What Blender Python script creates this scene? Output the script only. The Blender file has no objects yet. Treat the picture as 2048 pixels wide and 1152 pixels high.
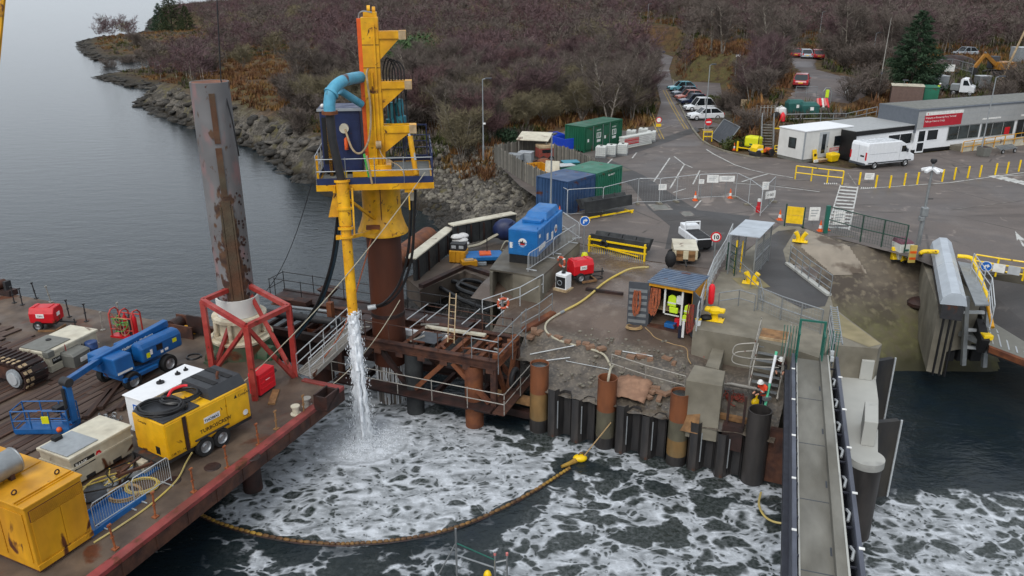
import bpy,math,random
import numpy as np
from mathutils import Vector,Matrix
random.seed(7)
RNG=np.random.default_rng(11)
SC=bpy.context.scene
COL=SC.collection
R=math.radians
CAM_H,PITCH,FPX=20.8,R(20.6),1600.0
cd=bpy.data.cameras.new('camera');cam=bpy.data.objects.new('camera',cd);COL.objects.link(cam)
cam.location=(0,0,CAM_H);cam.rotation_euler=(R(90)-PITCH,0,0)
cd.sensor_width=36.0;cd.lens=36.0*FPX/2048.0
cd.clip_start=0.5;cd.clip_end=12000
SC.camera=cam
SUN_EL,SUN_AZ=R(48),R(205)
w=bpy.data.worlds.new('World');SC.world=w;w.use_nodes=True
nt=w.node_tree;nt.nodes.clear()
out=nt.nodes.new('ShaderNodeOutputWorld');bg=nt.nodes.new('ShaderNodeBackground')
sky=nt.nodes.new('ShaderNodeTexSky');sky.sky_type='NISHITA';sky.sun_disc=False
sky.sun_elevation=SUN_EL;sky.sun_rotation=SUN_AZ;sky.air_density=1.0;sky.dust_density=4.0;sky.ozone_density=1.0
hs=nt.nodes.new('ShaderNodeHueSaturation');hs.inputs['Saturation'].default_value=0.28
nt.links.new(sky.outputs[0],hs.inputs['Color'])
cl=nt.nodes.new('ShaderNodeMix');cl.data_type='RGBA';cl.inputs[0].default_value=0.7
cl.inputs[7].default_value=(4.45,4.85,5.3,1);nt.links.new(hs.outputs[0],cl.inputs[6]);nt.links.new(cl.outputs[2],bg.inputs[0])
bg.inputs[1].default_value=0.15
nt.links.new(bg.outputs[0],out.inputs[0])
sd=bpy.data.lights.new('sun','SUN');sd.energy=0.9;sd.angle=R(25);sd.color=(1.0,0.97,0.93)
so=bpy.data.objects.new('sun',sd);COL.objects.link(so)
_d=Vector((math.sin(SUN_AZ)*math.cos(SUN_EL),math.cos(SUN_AZ)*math.cos(SUN_EL),math.sin(SUN_EL)))
so.rotation_euler=_d.to_track_quat('Z','Y').to_euler()
SC.view_settings.view_transform='Standard';SC.view_settings.look='None'
SC.view_settings.gamma=1.0;SC.view_settings.use_curve_mapping=False
SC.view_settings.exposure=0.35
SC.cycles.max_bounces=6;SC.cycles.diffuse_bounces=2;SC.cycles.glossy_bounces=3
SC.cycles.transparent_max_bounces=6
_c,_s=math.cos(PITCH),math.sin(PITCH)
def G(px,py,z=0.0):
 u=(px-1024)/FPX;v=(py-576)/FPX
 dy=_c-v*_s;dz=-_s-v*_c
 t=(z-CAM_H)/dz
 return Vector((u*t,dy*t,z))
def VZ(p,py):
 v=(py-576)/FPX
 return CAM_H+p[1]*(v*_c+_s)/(v*_s-_c)
def XD(px,py,Y):
 u=(px-1024)/FPX;v=(py-576)/FPX
 t=Y/(_c-v*_s)
 return Vector((u*t,Y,CAM_H+(-_s-v*_c)*t))
def ang(a,b):return math.atan2(b[1]-a[1],b[0]-a[0])
def dist2(a,b):return math.hypot(b[0]-a[0],b[1]-a[1])
def S(r,g,b):
 f=lambda c:(c/255/12.92)if c<=10 else((c/255+0.055)/1.055)**2.4
 return(f(r),f(g),f(b))
MATS={}
def mat(name,col,rough=0.6,metal=0.0,col2=None,scale=1.5,detail=5,lo=0.4,hi=0.62,rust=None,rustamt=0.0,rscale=1.2,bump=0.0,bscale=12.0,stretch=(1,1,1),spec=0.5,rustcol=S(98,52,26),dirt=0.25,coat=0.0,wet=0.0):
 0
 if name in MATS:return MATS[name]
 m=bpy.data.materials.new(name);m.use_nodes=True;MATS[name]=m
 t=m.node_tree;N=t.nodes;L=t.links
 b=N['Principled BSDF']
 tc=N.new('ShaderNodeTexCoord');mp=N.new('ShaderNodeMapping');L.new(tc.outputs['Object'],mp.inputs[0])
 mp.inputs['Scale'].default_value=stretch
 def noise(sc,det=5,dist=0.0):
  n=N.new('ShaderNodeTexNoise');n.inputs['Scale'].default_value=sc;n.inputs['Detail'].default_value=det
  n.inputs['Distortion'].default_value=dist;L.new(mp.outputs[0],n.inputs['Vector']);return n
 def ramp(src,a,bb):
  r=N.new('ShaderNodeMapRange');r.inputs['From Min'].default_value=a;r.inputs['From Max'].default_value=bb
  L.new(src,r.inputs['Value']);return r.outputs[0]
 def mix(f,a,c,mode='MIX'):
  x=N.new('ShaderNodeMix');x.data_type='RGBA';x.blend_type=mode
  if isinstance(f,float):x.inputs[0].default_value=f
  else:L.new(f,x.inputs[0])
  for k,q in((6,a),(7,c)):
   if isinstance(q,tuple):x.inputs[k].default_value=(*q,1)
   else:L.new(q,x.inputs[k])
  return x.outputs[2]
 c=tuple(col)
 if col2:
  c=mix(ramp(noise(scale,detail,0.3).outputs[0],lo,hi),c,tuple(col2))
 if dirt>0:
  d=N.new('ShaderNodeMapRange');d.inputs['From Min'].default_value=0.25;d.inputs['From Max'].default_value=0.75
  d.inputs['To Min'].default_value=1-dirt;d.inputs['To Max'].default_value=1+dirt*0.4
  L.new(noise(scale*2.7,6).outputs[0],d.inputs['Value'])
  v=N.new('ShaderNodeVectorMath');v.operation='SCALE'
  if isinstance(c,tuple):v.inputs[0].default_value=c
  else:L.new(c,v.inputs[0])
  L.new(d.outputs[0],v.inputs['Scale']);c=v.outputs[0]
 rr=None
 if rustamt>0:
  rn=ramp(noise(rscale,8,0.6).outputs[0],0.66-0.35*rustamt,0.72-0.3*rustamt)
  rc=mix(ramp(noise(rscale*4,5).outputs[0],0.35,0.7),tuple(rustcol),tuple(x*0.45 for x in rustcol))
  c=mix(rn,c,rc);rr=rn
 if isinstance(c,tuple):b.inputs['Base Color'].default_value=(*c,1)
 else:L.new(c,b.inputs['Base Color'])
 b.inputs['Metallic'].default_value=metal
 b.inputs['Specular IOR Level'].default_value=spec
 if coat:b.inputs['Coat Weight'].default_value=coat
 q=N.new('ShaderNodeMapRange');q.inputs['From Min'].default_value=0.3;q.inputs['From Max'].default_value=0.7
 q.inputs['To Min'].default_value=max(0.05,rough-0.12-wet);q.inputs['To Max'].default_value=min(1,rough+0.12)
 L.new(noise(scale*1.7,4).outputs[0],q.inputs['Value']);L.new(q.outputs[0],b.inputs['Roughness'])
 if bump>0:
  bp=N.new('ShaderNodeBump');bp.inputs['Strength'].default_value=min(1,bump);bp.inputs['Distance'].default_value=0.05
  L.new(noise(bscale,6).outputs[0],bp.inputs['Height']);L.new(bp.outputs[0],b.inputs['Normal'])
 return m
RUST=S(98,52,26)
def M(k):return MATS[k]
mat('yellow_paint',S(232,176,18),0.45,col2=S(214,156,14),scale=0.8,rustamt=0.05,rscale=2.2,dirt=0.18)
mat('yellow_rig',S(238,178,14),0.42,col2=S(216,152,16),scale=0.9,rustamt=0.08,rscale=2.8,dirt=0.3)
mat('yellow_old',S(214,154,22),0.5,col2=S(196,136,24),scale=0.6,rustamt=0.13,rscale=1.6,dirt=0.3,stretch=(1,1,0.5))
mat('yellow_bright',S(240,200,10),0.45,rustamt=0.05,dirt=0.12)
mat('yellow_lime',S(214,214,20),0.5,dirt=0.12)
mat('orange_paint',S(226,92,24),0.5,rustamt=0.1,dirt=0.2)
mat('orange_post',S(160,92,50),0.65,col2=S(120,62,34),scale=6,dirt=0.3)
mat('red_frame',S(158,48,42),0.5,col2=S(172,70,62),scale=1.4,rustamt=0.12,rscale=2,dirt=0.2)
mat('red_paint',S(200,22,34),0.4,rustamt=0.04,dirt=0.15)
mat('red_bright',S(222,30,44),0.45,dirt=0.1)
mat('red_hull',S(146,62,60),0.6,col2=S(118,56,48),scale=0.9,rustamt=0.2,rscale=1.3,dirt=0.3)
mat('navy_paint',S(28,40,78),0.45,col2=S(36,48,88),rustamt=0.04,dirt=0.2)
mat('blue_lift',S(18,86,148),0.42,col2=S(28,96,158),scale=0.9,rustamt=0.03,dirt=0.2)
mat('blue_gen',S(22,104,172),0.45,col2=S(32,114,180),scale=0.8,dirt=0.2)
mat('blue_plastic',S(30,70,190),0.4,dirt=0.15)
mat('blue_barrel',S(32,62,112),0.4,dirt=0.15)
mat('blue_container',S(40,70,110),0.5,col2=S(48,78,116),scale=0.5,rustamt=0.07,dirt=0.25)
mat('green_container',S(30,104,78),0.5,col2=S(34,112,88),scale=0.5,rustamt=0.06,dirt=0.2)
mat('green_deep',S(18,84,58),0.5,col2=S(22,92,66),scale=0.5,rustamt=0.03,dirt=0.15)
mat('green_bin',S(30,86,80),0.55,dirt=0.2)
mat('green_fence',S(18,62,48),0.5,dirt=0.15)
mat('green_teal',S(28,98,84),0.5,dirt=0.15)
mat('green_tube',S(90,190,150),0.5,dirt=0.1)
mat('green_old',S(60,88,64),0.6,col2=S(84,84,66),scale=1.4,rustamt=0.15,dirt=0.3)
mat('sling_green',S(70,168,74),0.7)
mat('cyan_pipe',S(78,156,186),0.5,col2=S(92,170,198),scale=1.5,rustamt=0.04,dirt=0.2)
mat('cyan_motor',S(46,130,150),0.5,dirt=0.25)
mat('white_paint',S(214,214,210),0.5,col2=S(204,204,200),scale=0.9,dirt=0.05)
mat('white_van',S(224,227,230),0.25,dirt=0.05,coat=0.3)
mat('white_cream',S(206,200,180),0.5,col2=S(190,182,162),scale=1.0,rustamt=0.09,dirt=0.2)
mat('cream_jack',S(206,196,172),0.55,col2=S(184,168,138),scale=1.6,rustamt=0.16,rscale=1.6,dirt=0.25)
mat('beige_gen',S(200,190,160),0.5,dirt=0.15)
mat('white_clean',S(232,234,236),0.5,dirt=0.06)
mat('white_cloth',S(216,216,214),0.9,dirt=0.15)
mat('grey_tank',S(150,156,160),0.5,dirt=0.2)
mat('grey_plastic',S(112,112,106),0.6,dirt=0.15)
mat('grey_dark',S(70,74,80),0.6,dirt=0.2)
mat('dark_metal',S(44,44,46),0.6,dirt=0.3,rustamt=0.08)
mat('black_top',S(52,54,58),0.55,dirt=0.2)
mat('black_rubber',S(26,26,28),0.7,dirt=0.3)
mat('black_hose',S(20,20,22),0.4,dirt=0.2)
mat('black_fender',S(34,36,38),0.75,col2=S(50,52,52),scale=1.3,dirt=0.3)
mat('fender_face',S(40,40,42),0.7,col2=S(56,52,46),scale=0.9,dirt=0.3,stretch=(1,1,0.4))
mat('blue_hose',S(20,44,56),0.4)
mat('galv',S(150,154,156),0.42,metal=0.55,dirt=0.2)
mat('galv_light',S(188,192,194),0.5,metal=0.25,dirt=0.15)
mat('scaffold',S(160,156,148),0.5,metal=0.3,rustamt=0.1,rscale=3,dirt=0.25)
mat('steel_pale',S(176,180,184),0.4,metal=0.5,dirt=0.15)
mat('cladding',S(160,162,162),0.55,dirt=0.1)
mat('cladding_dark',S(98,104,112),0.55,dirt=0.12)
mat('roof_pale',S(176,184,192),0.4,dirt=0.2,scale=0.5)
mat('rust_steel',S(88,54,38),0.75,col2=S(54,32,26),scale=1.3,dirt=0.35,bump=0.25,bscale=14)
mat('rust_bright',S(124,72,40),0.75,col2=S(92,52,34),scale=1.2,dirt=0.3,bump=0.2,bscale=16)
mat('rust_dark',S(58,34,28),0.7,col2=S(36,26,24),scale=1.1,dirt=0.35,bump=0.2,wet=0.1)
mat('rust_casing',S(84,42,22),0.6,col2=S(58,28,18),scale=0.55,dirt=0.25,bump=0.1,stretch=(1,1,0.22))
mat('deck_rust',S(104,88,74),0.7,col2=S(80,66,56),scale=0.5,rustamt=0.16,rscale=0.45,dirt=0.4,bump=0.15,wet=0.15)
mat('deck_plank',S(92,74,64),0.8,col2=S(70,56,50),scale=0.8,dirt=0.4,bump=0.3,bscale=9,stretch=(0.3,3,1))
mat('deck_plank_dark',S(64,48,42),0.8,col2=S(84,58,44),scale=0.8,dirt=0.4,bump=0.3,bscale=9,stretch=(0.3,3,1))
mat('timber',S(150,112,72),0.8,col2=S(120,88,58),scale=2,dirt=0.3)
mat('timber_pale',S(186,164,130),0.8,col2=S(160,136,104),scale=2,dirt=0.25)
mat('fence_wood',S(120,116,108),0.85,col2=S(100,98,90),scale=0.8,dirt=0.3,stretch=(4,4,0.4))
mat('concrete',S(132,126,112),0.8,col2=S(112,106,92),scale=0.5,dirt=0.3,bump=0.12,bscale=9)
mat('concrete_wet',S(102,96,84),0.6,col2=S(82,76,66),scale=0.5,dirt=0.3,bump=0.1,bscale=9,wet=0.1)
mat('concrete_pale',S(176,176,170),0.75,col2=S(150,150,146),scale=0.35,lo=0.55,hi=0.6,dirt=0.12,bump=0.06)
mat('concrete_walk',S(126,124,116),0.75,col2=S(104,101,92),scale=0.5,dirt=0.28,bump=0.08,stretch=(.5,1.4,1))
mat('concrete_path',S(134,126,112),0.8,col2=S(116,106,92),scale=0.4,dirt=0.2,bump=0.1)
mat('concrete_algae',S(150,138,106),0.8,col2=S(120,112,78),scale=0.4,dirt=0.3,bump=0.12)
mat('paint_line',S(190,190,186),0.8,col2=S(120,116,110),scale=2.2,lo=0.52,hi=0.7,dirt=0.15)
mat('paint_worn',S(140,136,130),0.8,col2=S(98,92,88),scale=1.4,lo=0.42,hi=0.6,dirt=0.15)
mat('paint_yellow',S(180,150,60),0.8,col2=S(110,98,76),scale=2,lo=0.5,hi=0.7,dirt=0.2)
mat('brick_orange',S(144,112,90),0.8,col2=S(118,92,74),scale=2,dirt=0.25)
mat('tarp_orange',S(160,124,100),0.85,col2=S(136,104,84),scale=1.2,dirt=0.3,bump=0.5,bscale=5)
mat('rope_orange',S(178,96,60),0.8,col2=S(132,80,60),scale=9,dirt=0.3)
mat('rope_red',S(150,60,50),0.8,col2=S(120,70,58),scale=9,dirt=0.3)
mat('rope_tan',S(164,136,96),0.85,dirt=0.3)
mat('hose_yellow',S(202,176,80),0.6,col2=S(186,168,110),scale=0.5,dirt=0.2)
mat('hose_grey',S(176,170,150),0.6,dirt=0.25)
mat('hivis',S(196,226,40),0.7,dirt=0.1)
mat('hivis_orange',S(226,72,34),0.7,dirt=0.12)
mat('reflective',S(220,222,214),0.5)
mat('skin',S(196,142,116),0.6)
mat('navy_cloth',S(24,28,48),0.85)
mat('dark_cloth',S(34,34,38),0.85)
mat('hardhat',S(232,232,228),0.35)
mat('glass_dark',S(26,32,36),0.08,spec=0.8,dirt=0.1)
mat('glass_win',S(62,72,74),0.1,spec=0.8,col2=S(40,46,46),scale=0.8,dirt=0.2)
mat('tyre',S(28,28,28),0.85,dirt=0.2)
mat('rim',S(170,172,174),0.35,metal=0.6)
mat('sign_blue',S(20,100,190),0.4)
mat('sign_white',S(232,232,228),0.45)
mat('sign_red',S(206,24,36),0.4)
mat('sign_black',S(20,20,22),0.5)
mat('sign_yellow',S(238,196,30),0.45)
mat('banner_red',S(176,26,44),0.6,dirt=0.1)
mat('ibc_white',S(206,208,202),0.45,dirt=0.1)
mat('pink_paint',S(206,120,116),0.6)
mat('twig_purple',S(106,86,88),0.95,col2=S(90,75,76),scale=0.6,dirt=0.1,spec=0.1)
mat('twig_brown',S(108,98,92),0.95,col2=S(94,86,80),scale=0.6,dirt=0.1,spec=0.1)
mat('twig_olive',S(124,115,92),0.95,col2=S(108,101,82),scale=0.6,dirt=0.1,spec=0.1)
mat('twig_red',S(108,84,84),0.95,col2=S(90,72,72),scale=0.6,dirt=0.1,spec=0.1)
mat('bark_pale',S(150,142,132),0.9,col2=S(100,94,86),scale=3,dirt=0.3,spec=0.1)
mat('bark_dark',S(76,70,64),0.9,dirt=0.3,spec=0.1)
mat('leaf_rhodo',S(74,100,56),0.6,col2=S(56,80,46),scale=0.9,dirt=0.25,spec=0.3)
mat('needle',S(62,82,60),0.8,col2=S(46,64,48),scale=0.6,dirt=0.25,spec=0.15)
mat('needle_olive',S(68,76,48),0.8,col2=S(48,58,40),scale=0.6,dirt=0.25,spec=0.15)
mat('gorse',S(78,84,44),0.85,col2=S(60,66,40),scale=1,dirt=0.25,spec=0.1)
mat('bracken',S(116,82,58),0.95,col2=S(98,74,56),scale=0.6,dirt=0.3,spec=0.05)
mat('bracken_pale',S(140,104,66),0.95,col2=S(118,96,60),scale=0.6,dirt=0.3,spec=0.05)
mat('rock',S(100,95,87),0.85,col2=S(66,62,57),scale=1.3,dirt=0.35,bump=0.4,bscale=5)
mat('rock_dark',S(60,56,50),0.8,col2=S(40,38,34),scale=1.3,dirt=0.35,bump=0.4,bscale=5)
mat('rock_pale',S(130,124,112),0.85,col2=S(102,98,88),scale=1.6,dirt=0.3,bump=0.4,bscale=5)
class MB:
 def __init__(s):s.v=[];s.f=[];s.m=[];s.mi=0
 def slot(s,i):s.mi=i;return s
 def _add(s,vs,fs):
  o=len(s.v);s.v.extend([tuple(p)for p in vs]);s.f.extend([tuple(i+o for i in f)for f in fs]);s.m.extend([s.mi]*len(fs));return s
 def bx(s,x0,x1,y0,y1,z0,z1):
  return s._add([(x0,y0,z0),(x1,y0,z0),(x1,y1,z0),(x0,y1,z0),(x0,y0,z1),(x1,y0,z1),(x1,y1,z1),(x0,y1,z1)],[(0,3,2,1),(4,5,6,7),(0,1,5,4),(1,2,6,5),(2,3,7,6),(3,0,4,7)])
 def box(s,c,d,rz=0.0):
  o=len(s.v);s.bx(-d[0]/2,d[0]/2,-d[1]/2,d[1]/2,-d[2]/2,d[2]/2)
  ca,sa=math.cos(rz),math.sin(rz)
  for i in range(o,len(s.v)):
   x,y,z=s.v[i];s.v[i]=(c[0]+x*ca-y*sa,c[1]+x*sa+y*ca,c[2]+z)
  return s
 def hexa(s,b,t):
  return s._add(list(b)+list(t),[(0,3,2,1),(4,5,6,7),(0,1,5,4),(1,2,6,5),(2,3,7,6),(3,0,4,7)])
 def quad(s,a,b,c,d):return s._add([a,b,c,d],[(0,1,2,3)])
 def tri(s,a,b,c):return s._add([a,b,c],[(0,1,2)])
 def bar(s,p,q,wd,h=None):
  p,q=Vector(p),Vector(q);h=h or wd
  d=(q-p)
  if d.length<1e-6:return s
  d.normalize();up=Vector((0,0,1))if abs(d.z)<0.95 else Vector((0,1,0))
  a=d.cross(up).normalized();b=a.cross(d).normalized()
  a=a*wd/2;b=b*h/2
  return s.hexa([p-a-b,p+a-b,q+a-b,q-a-b],[p-a+b,p+a+b,q+a+b,q-a+b])
 def tube(s,pts,r,n=6,caps=True):
  pts=[Vector(p)for p in pts];rs=r if isinstance(r,(list,tuple))else[r]*len(pts)
  o=len(s.v);prev=None
  for i,p in enumerate(pts):
   d=(pts[min(i+1,len(pts)-1)]-pts[max(i-1,0)])
   if d.length<1e-9:d=Vector((0,0,1))
   d.normalize()
   if prev is None:
    up=Vector((0,0,1))if abs(d.z)<0.9 else Vector((1,0,0));a=d.cross(up).normalized()
   else:
    a=(prev-d*prev.dot(d))
    a=a.normalized()if a.length>1e-6 else d.orthogonal().normalized()
   prev=a;b=d.cross(a)
   for k in range(n):
    t=2*math.pi*k/n
    s.v.append(tuple(p+(a*math.cos(t)+b*math.sin(t))*rs[i]))
  for i in range(len(pts)-1):
   for k in range(n):
    k2=(k+1)%n
    s.f.append((o+i*n+k,o+(i+1)*n+k,o+(i+1)*n+k2,o+i*n+k2));s.m.append(s.mi)
  if caps:
   s.f.append(tuple(o+k for k in range(n)));s.m.append(s.mi)
   e=o+(len(pts)-1)*n;s.f.append(tuple(e+n-1-k for k in range(n)));s.m.append(s.mi)
  return s
 def cyl(s,p,q,r,r2=None,n=14,caps=True):return s.tube([p,q],[r,r if r2 is None else r2],n,caps)
 def lathe(s,prof,n=24,c=(0,0,0)):
  o=len(s.v)
  for(r,z)in prof:
   for k in range(n):
    t=2*math.pi*k/n;s.v.append((c[0]+r*math.cos(t),c[1]+r*math.sin(t),c[2]+z))
  for i in range(len(prof)-1):
   for k in range(n):
    k2=(k+1)%n;s.f.append((o+i*n+k,o+i*n+k2,o+(i+1)*n+k2,o+(i+1)*n+k));s.m.append(s.mi)
  return s
 def disc(s,c,r,n=24,up=True):
  vs=[(c[0]+r*math.cos(2*math.pi*k/n),c[1]+r*math.sin(2*math.pi*k/n),c[2])for k in range(n)]
  return s._add(vs,[tuple(range(n))if up else tuple(reversed(range(n)))])
 def prism(s,poly,z0,z1):
  a=sum(poly[i][0]*poly[(i+1)%len(poly)][1]-poly[(i+1)%len(poly)][0]*poly[i][1]for i in range(len(poly)))
  if a<0:poly=poly[::-1]
  n=len(poly)
  zb=z0 if callable(z0)else(lambda x,y:z0);zt=z1 if callable(z1)else(lambda x,y:z1)
  vs=[(p[0],p[1],zb(p[0],p[1]))for p in poly]+[(p[0],p[1],zt(p[0],p[1]))for p in poly]
  return s._add(vs,[tuple(reversed(range(n))),tuple(range(n,2*n))]+[(i,(i+1)%n,n+(i+1)%n,n+i)for i in range(n)])
 def side(s,prof,x0,x1,ax='x'):
  n=len(prof)
  f=(lambda t,a,b:(t,a,b))if ax=='x' else(lambda t,a,b:(a,t,b))
  vs=[f(x0,a,b)for a,b in prof]+[f(x1,a,b)for a,b in prof]
  ar=sum(prof[i][0]*prof[(i+1)%n][1]-prof[(i+1)%n][0]*prof[i][1]for i in range(n))
  fs=[tuple(reversed(range(n))),tuple(range(n,2*n))]+[(i,(i+1)%n,n+(i+1)%n,n+i)for i in range(n)]
  if(ar<0)!=(ax=='y'):fs=[tuple(reversed(q))for q in fs]
  return s._add(vs,fs)
 def ball(s,c,r,n=10,m=6,sq=(1,1,1)):
  o=len(s.v)
  for i in range(m+1):
   t=math.pi*i/m
   for k in range(n):
    p=2*math.pi*k/n
    s.v.append((c[0]+r*sq[0]*math.sin(t)*math.cos(p),c[1]+r*sq[1]*math.sin(t)*math.sin(p),c[2]+r*sq[2]*math.cos(t)))
  for i in range(m):
   for k in range(n):
    k2=(k+1)%n;s.f.append((o+i*n+k,o+(i+1)*n+k,o+(i+1)*n+k2,o+i*n+k2));s.m.append(s.mi)
  return s
 def ring(s,c,R_,r,n=20,k=6,axis='z',sq=(1,1)):
  pts=[]
  for i in range(n+1):
   t=2*math.pi*i/n;a,b=R_*sq[0]*math.cos(t),R_*sq[1]*math.sin(t)
   pts.append({'z':(c[0]+a,c[1]+b,c[2]),'y':(c[0]+a,c[1],c[2]+b),'x':(c[0],c[1]+a,c[2]+b)}[axis])
  return s.tube(pts,r,k,caps=False)
 def move(s,o,d,rz=0):
  ca,sa=math.cos(rz),math.sin(rz)
  for i in range(o,len(s.v)):
   x,y,z=s.v[i];s.v[i]=(d[0]+x*ca-y*sa,d[1]+x*sa+y*ca,d[2]+z)
  return s
 def mesh(s,name,mats,smooth=False):
  me=bpy.data.meshes.new(name);me.from_pydata(s.v,[],s.f)
  for q in(mats if isinstance(mats,(list,tuple))else[mats]):me.materials.append(MATS[q]if isinstance(q,str)else q)
  if any(s.m):me.polygons.foreach_set('material_index',s.m)
  if smooth:
   me.polygons.foreach_set('use_smooth',[True]*len(me.polygons));me.set_sharp_from_angle(angle=R(40))
  me.update();return me
def put(name,me,parent=None,loc=(0,0,0),rz=0.0,rot=None):
 o=bpy.data.objects.new(name,me);COL.objects.link(o)
 o.location=loc;o.rotation_euler=rot if rot else(0,0,rz)
 if parent:o.parent=parent
 return o
def pt(name,mb,m,parent,smooth=False,bv=0.0,loc=(0,0,0),rz=0.0,rot=None,label=None):
 o=put(name,mb.mesh(name,m,smooth)if isinstance(mb,MB)else mb,parent,loc,rz,rot)
 if bv:
  b=o.modifiers.new('bevel','BEVEL');b.width=bv;b.segments=2;b.limit_method='ANGLE';b.angle_limit=R(50)
 if label:o['label']=label
 return o
def tag(o,label=None,cat=None,group=None,kind=None):
 if label:o['label']=label
 if cat:o['category']=cat
 if group:o['group']=group
 if kind:o['kind']=kind
 return o
def tg(name,label,cat,loc=(0,0,0),rz=0.0,group=None):
 o=bpy.data.objects.new(name,None);COL.objects.link(o);o.empty_display_size=0.2
 o.location=loc;o.rotation_euler=(0,0,rz);return tag(o,label,cat,group)
def solo(name,mb,m,label,cat,loc=(0,0,0),rz=0.0,group=None,smooth=False,bv=0.0,rot=None):
 return tag(pt(name,mb,m,None,smooth,bv,loc,rz,rot),label,cat,group)
def struct(name,mb,m,parent=None,smooth=False,kind='structure',**k):
 o=pt(name,mb,m,parent,smooth,**k)
 if not parent:o['kind']=kind
 return o
KIDS={}
def dup(root,loc,rz=None,label=None,group=None):
 def cp(o,par):
  c=o.copy();COL.objects.link(c)
  if par:c.parent=par
  for ch in o.children:cp(ch,c)
  return c
 r=cp(root,None);r.location=loc
 if rz is not None:r.rotation_euler=(0,0,rz)
 if label:r['label']=label
 if group:r['group']=group
 return r
def text(s,size,m,parent,loc,rot=(R(90),0,0),name='lettering',align='LEFT',bold=0.0,squeeze=1.0,thick=0.004):
 c=bpy.data.curves.new(name,'FONT');c.body=s;c.size=size;c.align_x=align;c.extrude=thick;c.offset=bold;c.resolution_u=2
 c.space_character=1.02
 o=bpy.data.objects.new('tmp_text',c);COL.objects.link(o)
 dg=bpy.context.evaluated_depsgraph_get()
 me=bpy.data.meshes.new_from_object(o.evaluated_get(dg));bpy.data.objects.remove(o)
 me.materials.append(MATS[m])if not me.materials else None
 if squeeze!=1.0:
  for v in me.vertices:v.co.x*=squeeze
 r=put(name,me,parent,loc,0,rot);return r
def frame(pa,pb,z):
 a,b=G(*pa,z),G(*pb,z);return a,ang(a,b),dist2(a,b)
def arc(c,r,a0,a1,n,z=0.0):
 return[(c[0]+r*math.cos(R(a0+(a1-a0)*i/n)),c[1]+r*math.sin(R(a0+(a1-a0)*i/n)),z)for i in range(n+1)]
def cm(pts,n=6):
 P=[Vector(p)for p in pts];o=[]
 for i in range(len(P)-1):
  p0,p1,p2,p3=P[max(i-1,0)],P[i],P[i+1],P[min(i+2,len(P)-1)]
  for k in range(n):
   t=k/n
   o.append(0.5*((2*p1)+(p2-p0)*t+(2*p0-5*p1+4*p2-p3)*t*t+(3*p1-p0-3*p2+p3)*t**3))
 o.append(P[-1]);return o
def sag(a,b,d,n=10):
 a,b=Vector(a),Vector(b);return[a.lerp(b,i/n)-Vector((0,0,d*4*(i/n)*(1-i/n)))for i in range(n+1)]
def _hash(ix,iy,seed):
 h=(ix.astype(np.int64)*374761393+iy.astype(np.int64)*668265263+seed*1442695041)&0x7fffffff
 h=((h^(h>>13))*1274126177)&0x7fffffff
 return((h^(h>>16))&0xffff)/65535.0
def vnoise(x,y,seed=0):
 ix,iy=np.floor(x),np.floor(y);fx,fy=x-ix,y-iy
 fx=fx*fx*(3-2*fx);fy=fy*fy*(3-2*fy)
 a,b=_hash(ix,iy,seed),_hash(ix+1,iy,seed);c,d=_hash(ix,iy+1,seed),_hash(ix+1,iy+1,seed)
 return(a*(1-fx)+b*fx)*(1-fy)+(c*(1-fx)+d*fx)*fy
def fbm(x,y,o=5,seed=0,ridge=False):
 t=0;a=0.5;n=0
 for i in range(o):
  v=vnoise(x*2**i,y*2**i,seed+i*17)
  if ridge:v=1-np.abs(2*v-1)
  t=t+a*v;n+=a;a*=0.5
 return t/n
def ss(a,b,x):
 t=np.clip((x-a)/(b-a),0,1);return t*t*(3-2*t)
def sdist(px,py,poly):
 0
 P=np.array([(p[0],p[1])for p in poly]);d=np.full(px.shape,1e9);ins=np.zeros(px.shape,bool)
 for i in range(len(P)):
  a,b=P[i],P[(i+1)%len(P)];e=b-a
  t=np.clip(((px-a[0])*e[0]+(py-a[1])*e[1])/(e@e+1e-12),0,1)
  d=np.minimum(d,(px-a[0]-t*e[0])**2+(py-a[1]-t*e[1])**2)
  if a[1]!=b[1]:
   c=(a[1]>py)!=(b[1]>py)
   ins^=c&(px<(b[0]-a[0])*(py-a[1])/(b[1]-a[1])+a[0])
 d=np.sqrt(d);return np.where(ins,d,-d)
def PG(pix,z=0.0):return[G(p[0],p[1],z)for p in pix]
def gridmesh(name,X,Y,Z,attrs=None,keep=None):
 h,wd=X.shape;me=bpy.data.meshes.new(name)
 i=np.arange(h*wd).reshape(h,wd)
 q=np.stack([i[:-1,:-1],i[:-1,1:],i[1:,1:],i[1:,:-1]],-1).reshape(-1,4)
 if keep is not None:q=q[keep[:-1,:-1].ravel()]
 me.vertices.add(h*wd);me.vertices.foreach_set('co',np.stack([X,Y,Z],-1).astype(np.float32).ravel())
 me.loops.add(q.size);me.loops.foreach_set('vertex_index',q.ravel().astype(np.int32))
 me.polygons.add(len(q));me.polygons.foreach_set('loop_start',np.arange(0,q.size,4,dtype=np.int32))
 me.polygons.foreach_set('use_smooth',np.ones(len(q),bool))
 for k,a in(attrs or{}).items():
  at=me.attributes.new(k,'FLOAT','POINT');at.data.foreach_set('value',a.astype(np.float32).ravel())
 me.update(calc_edges=True);me.validate();return me
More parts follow.
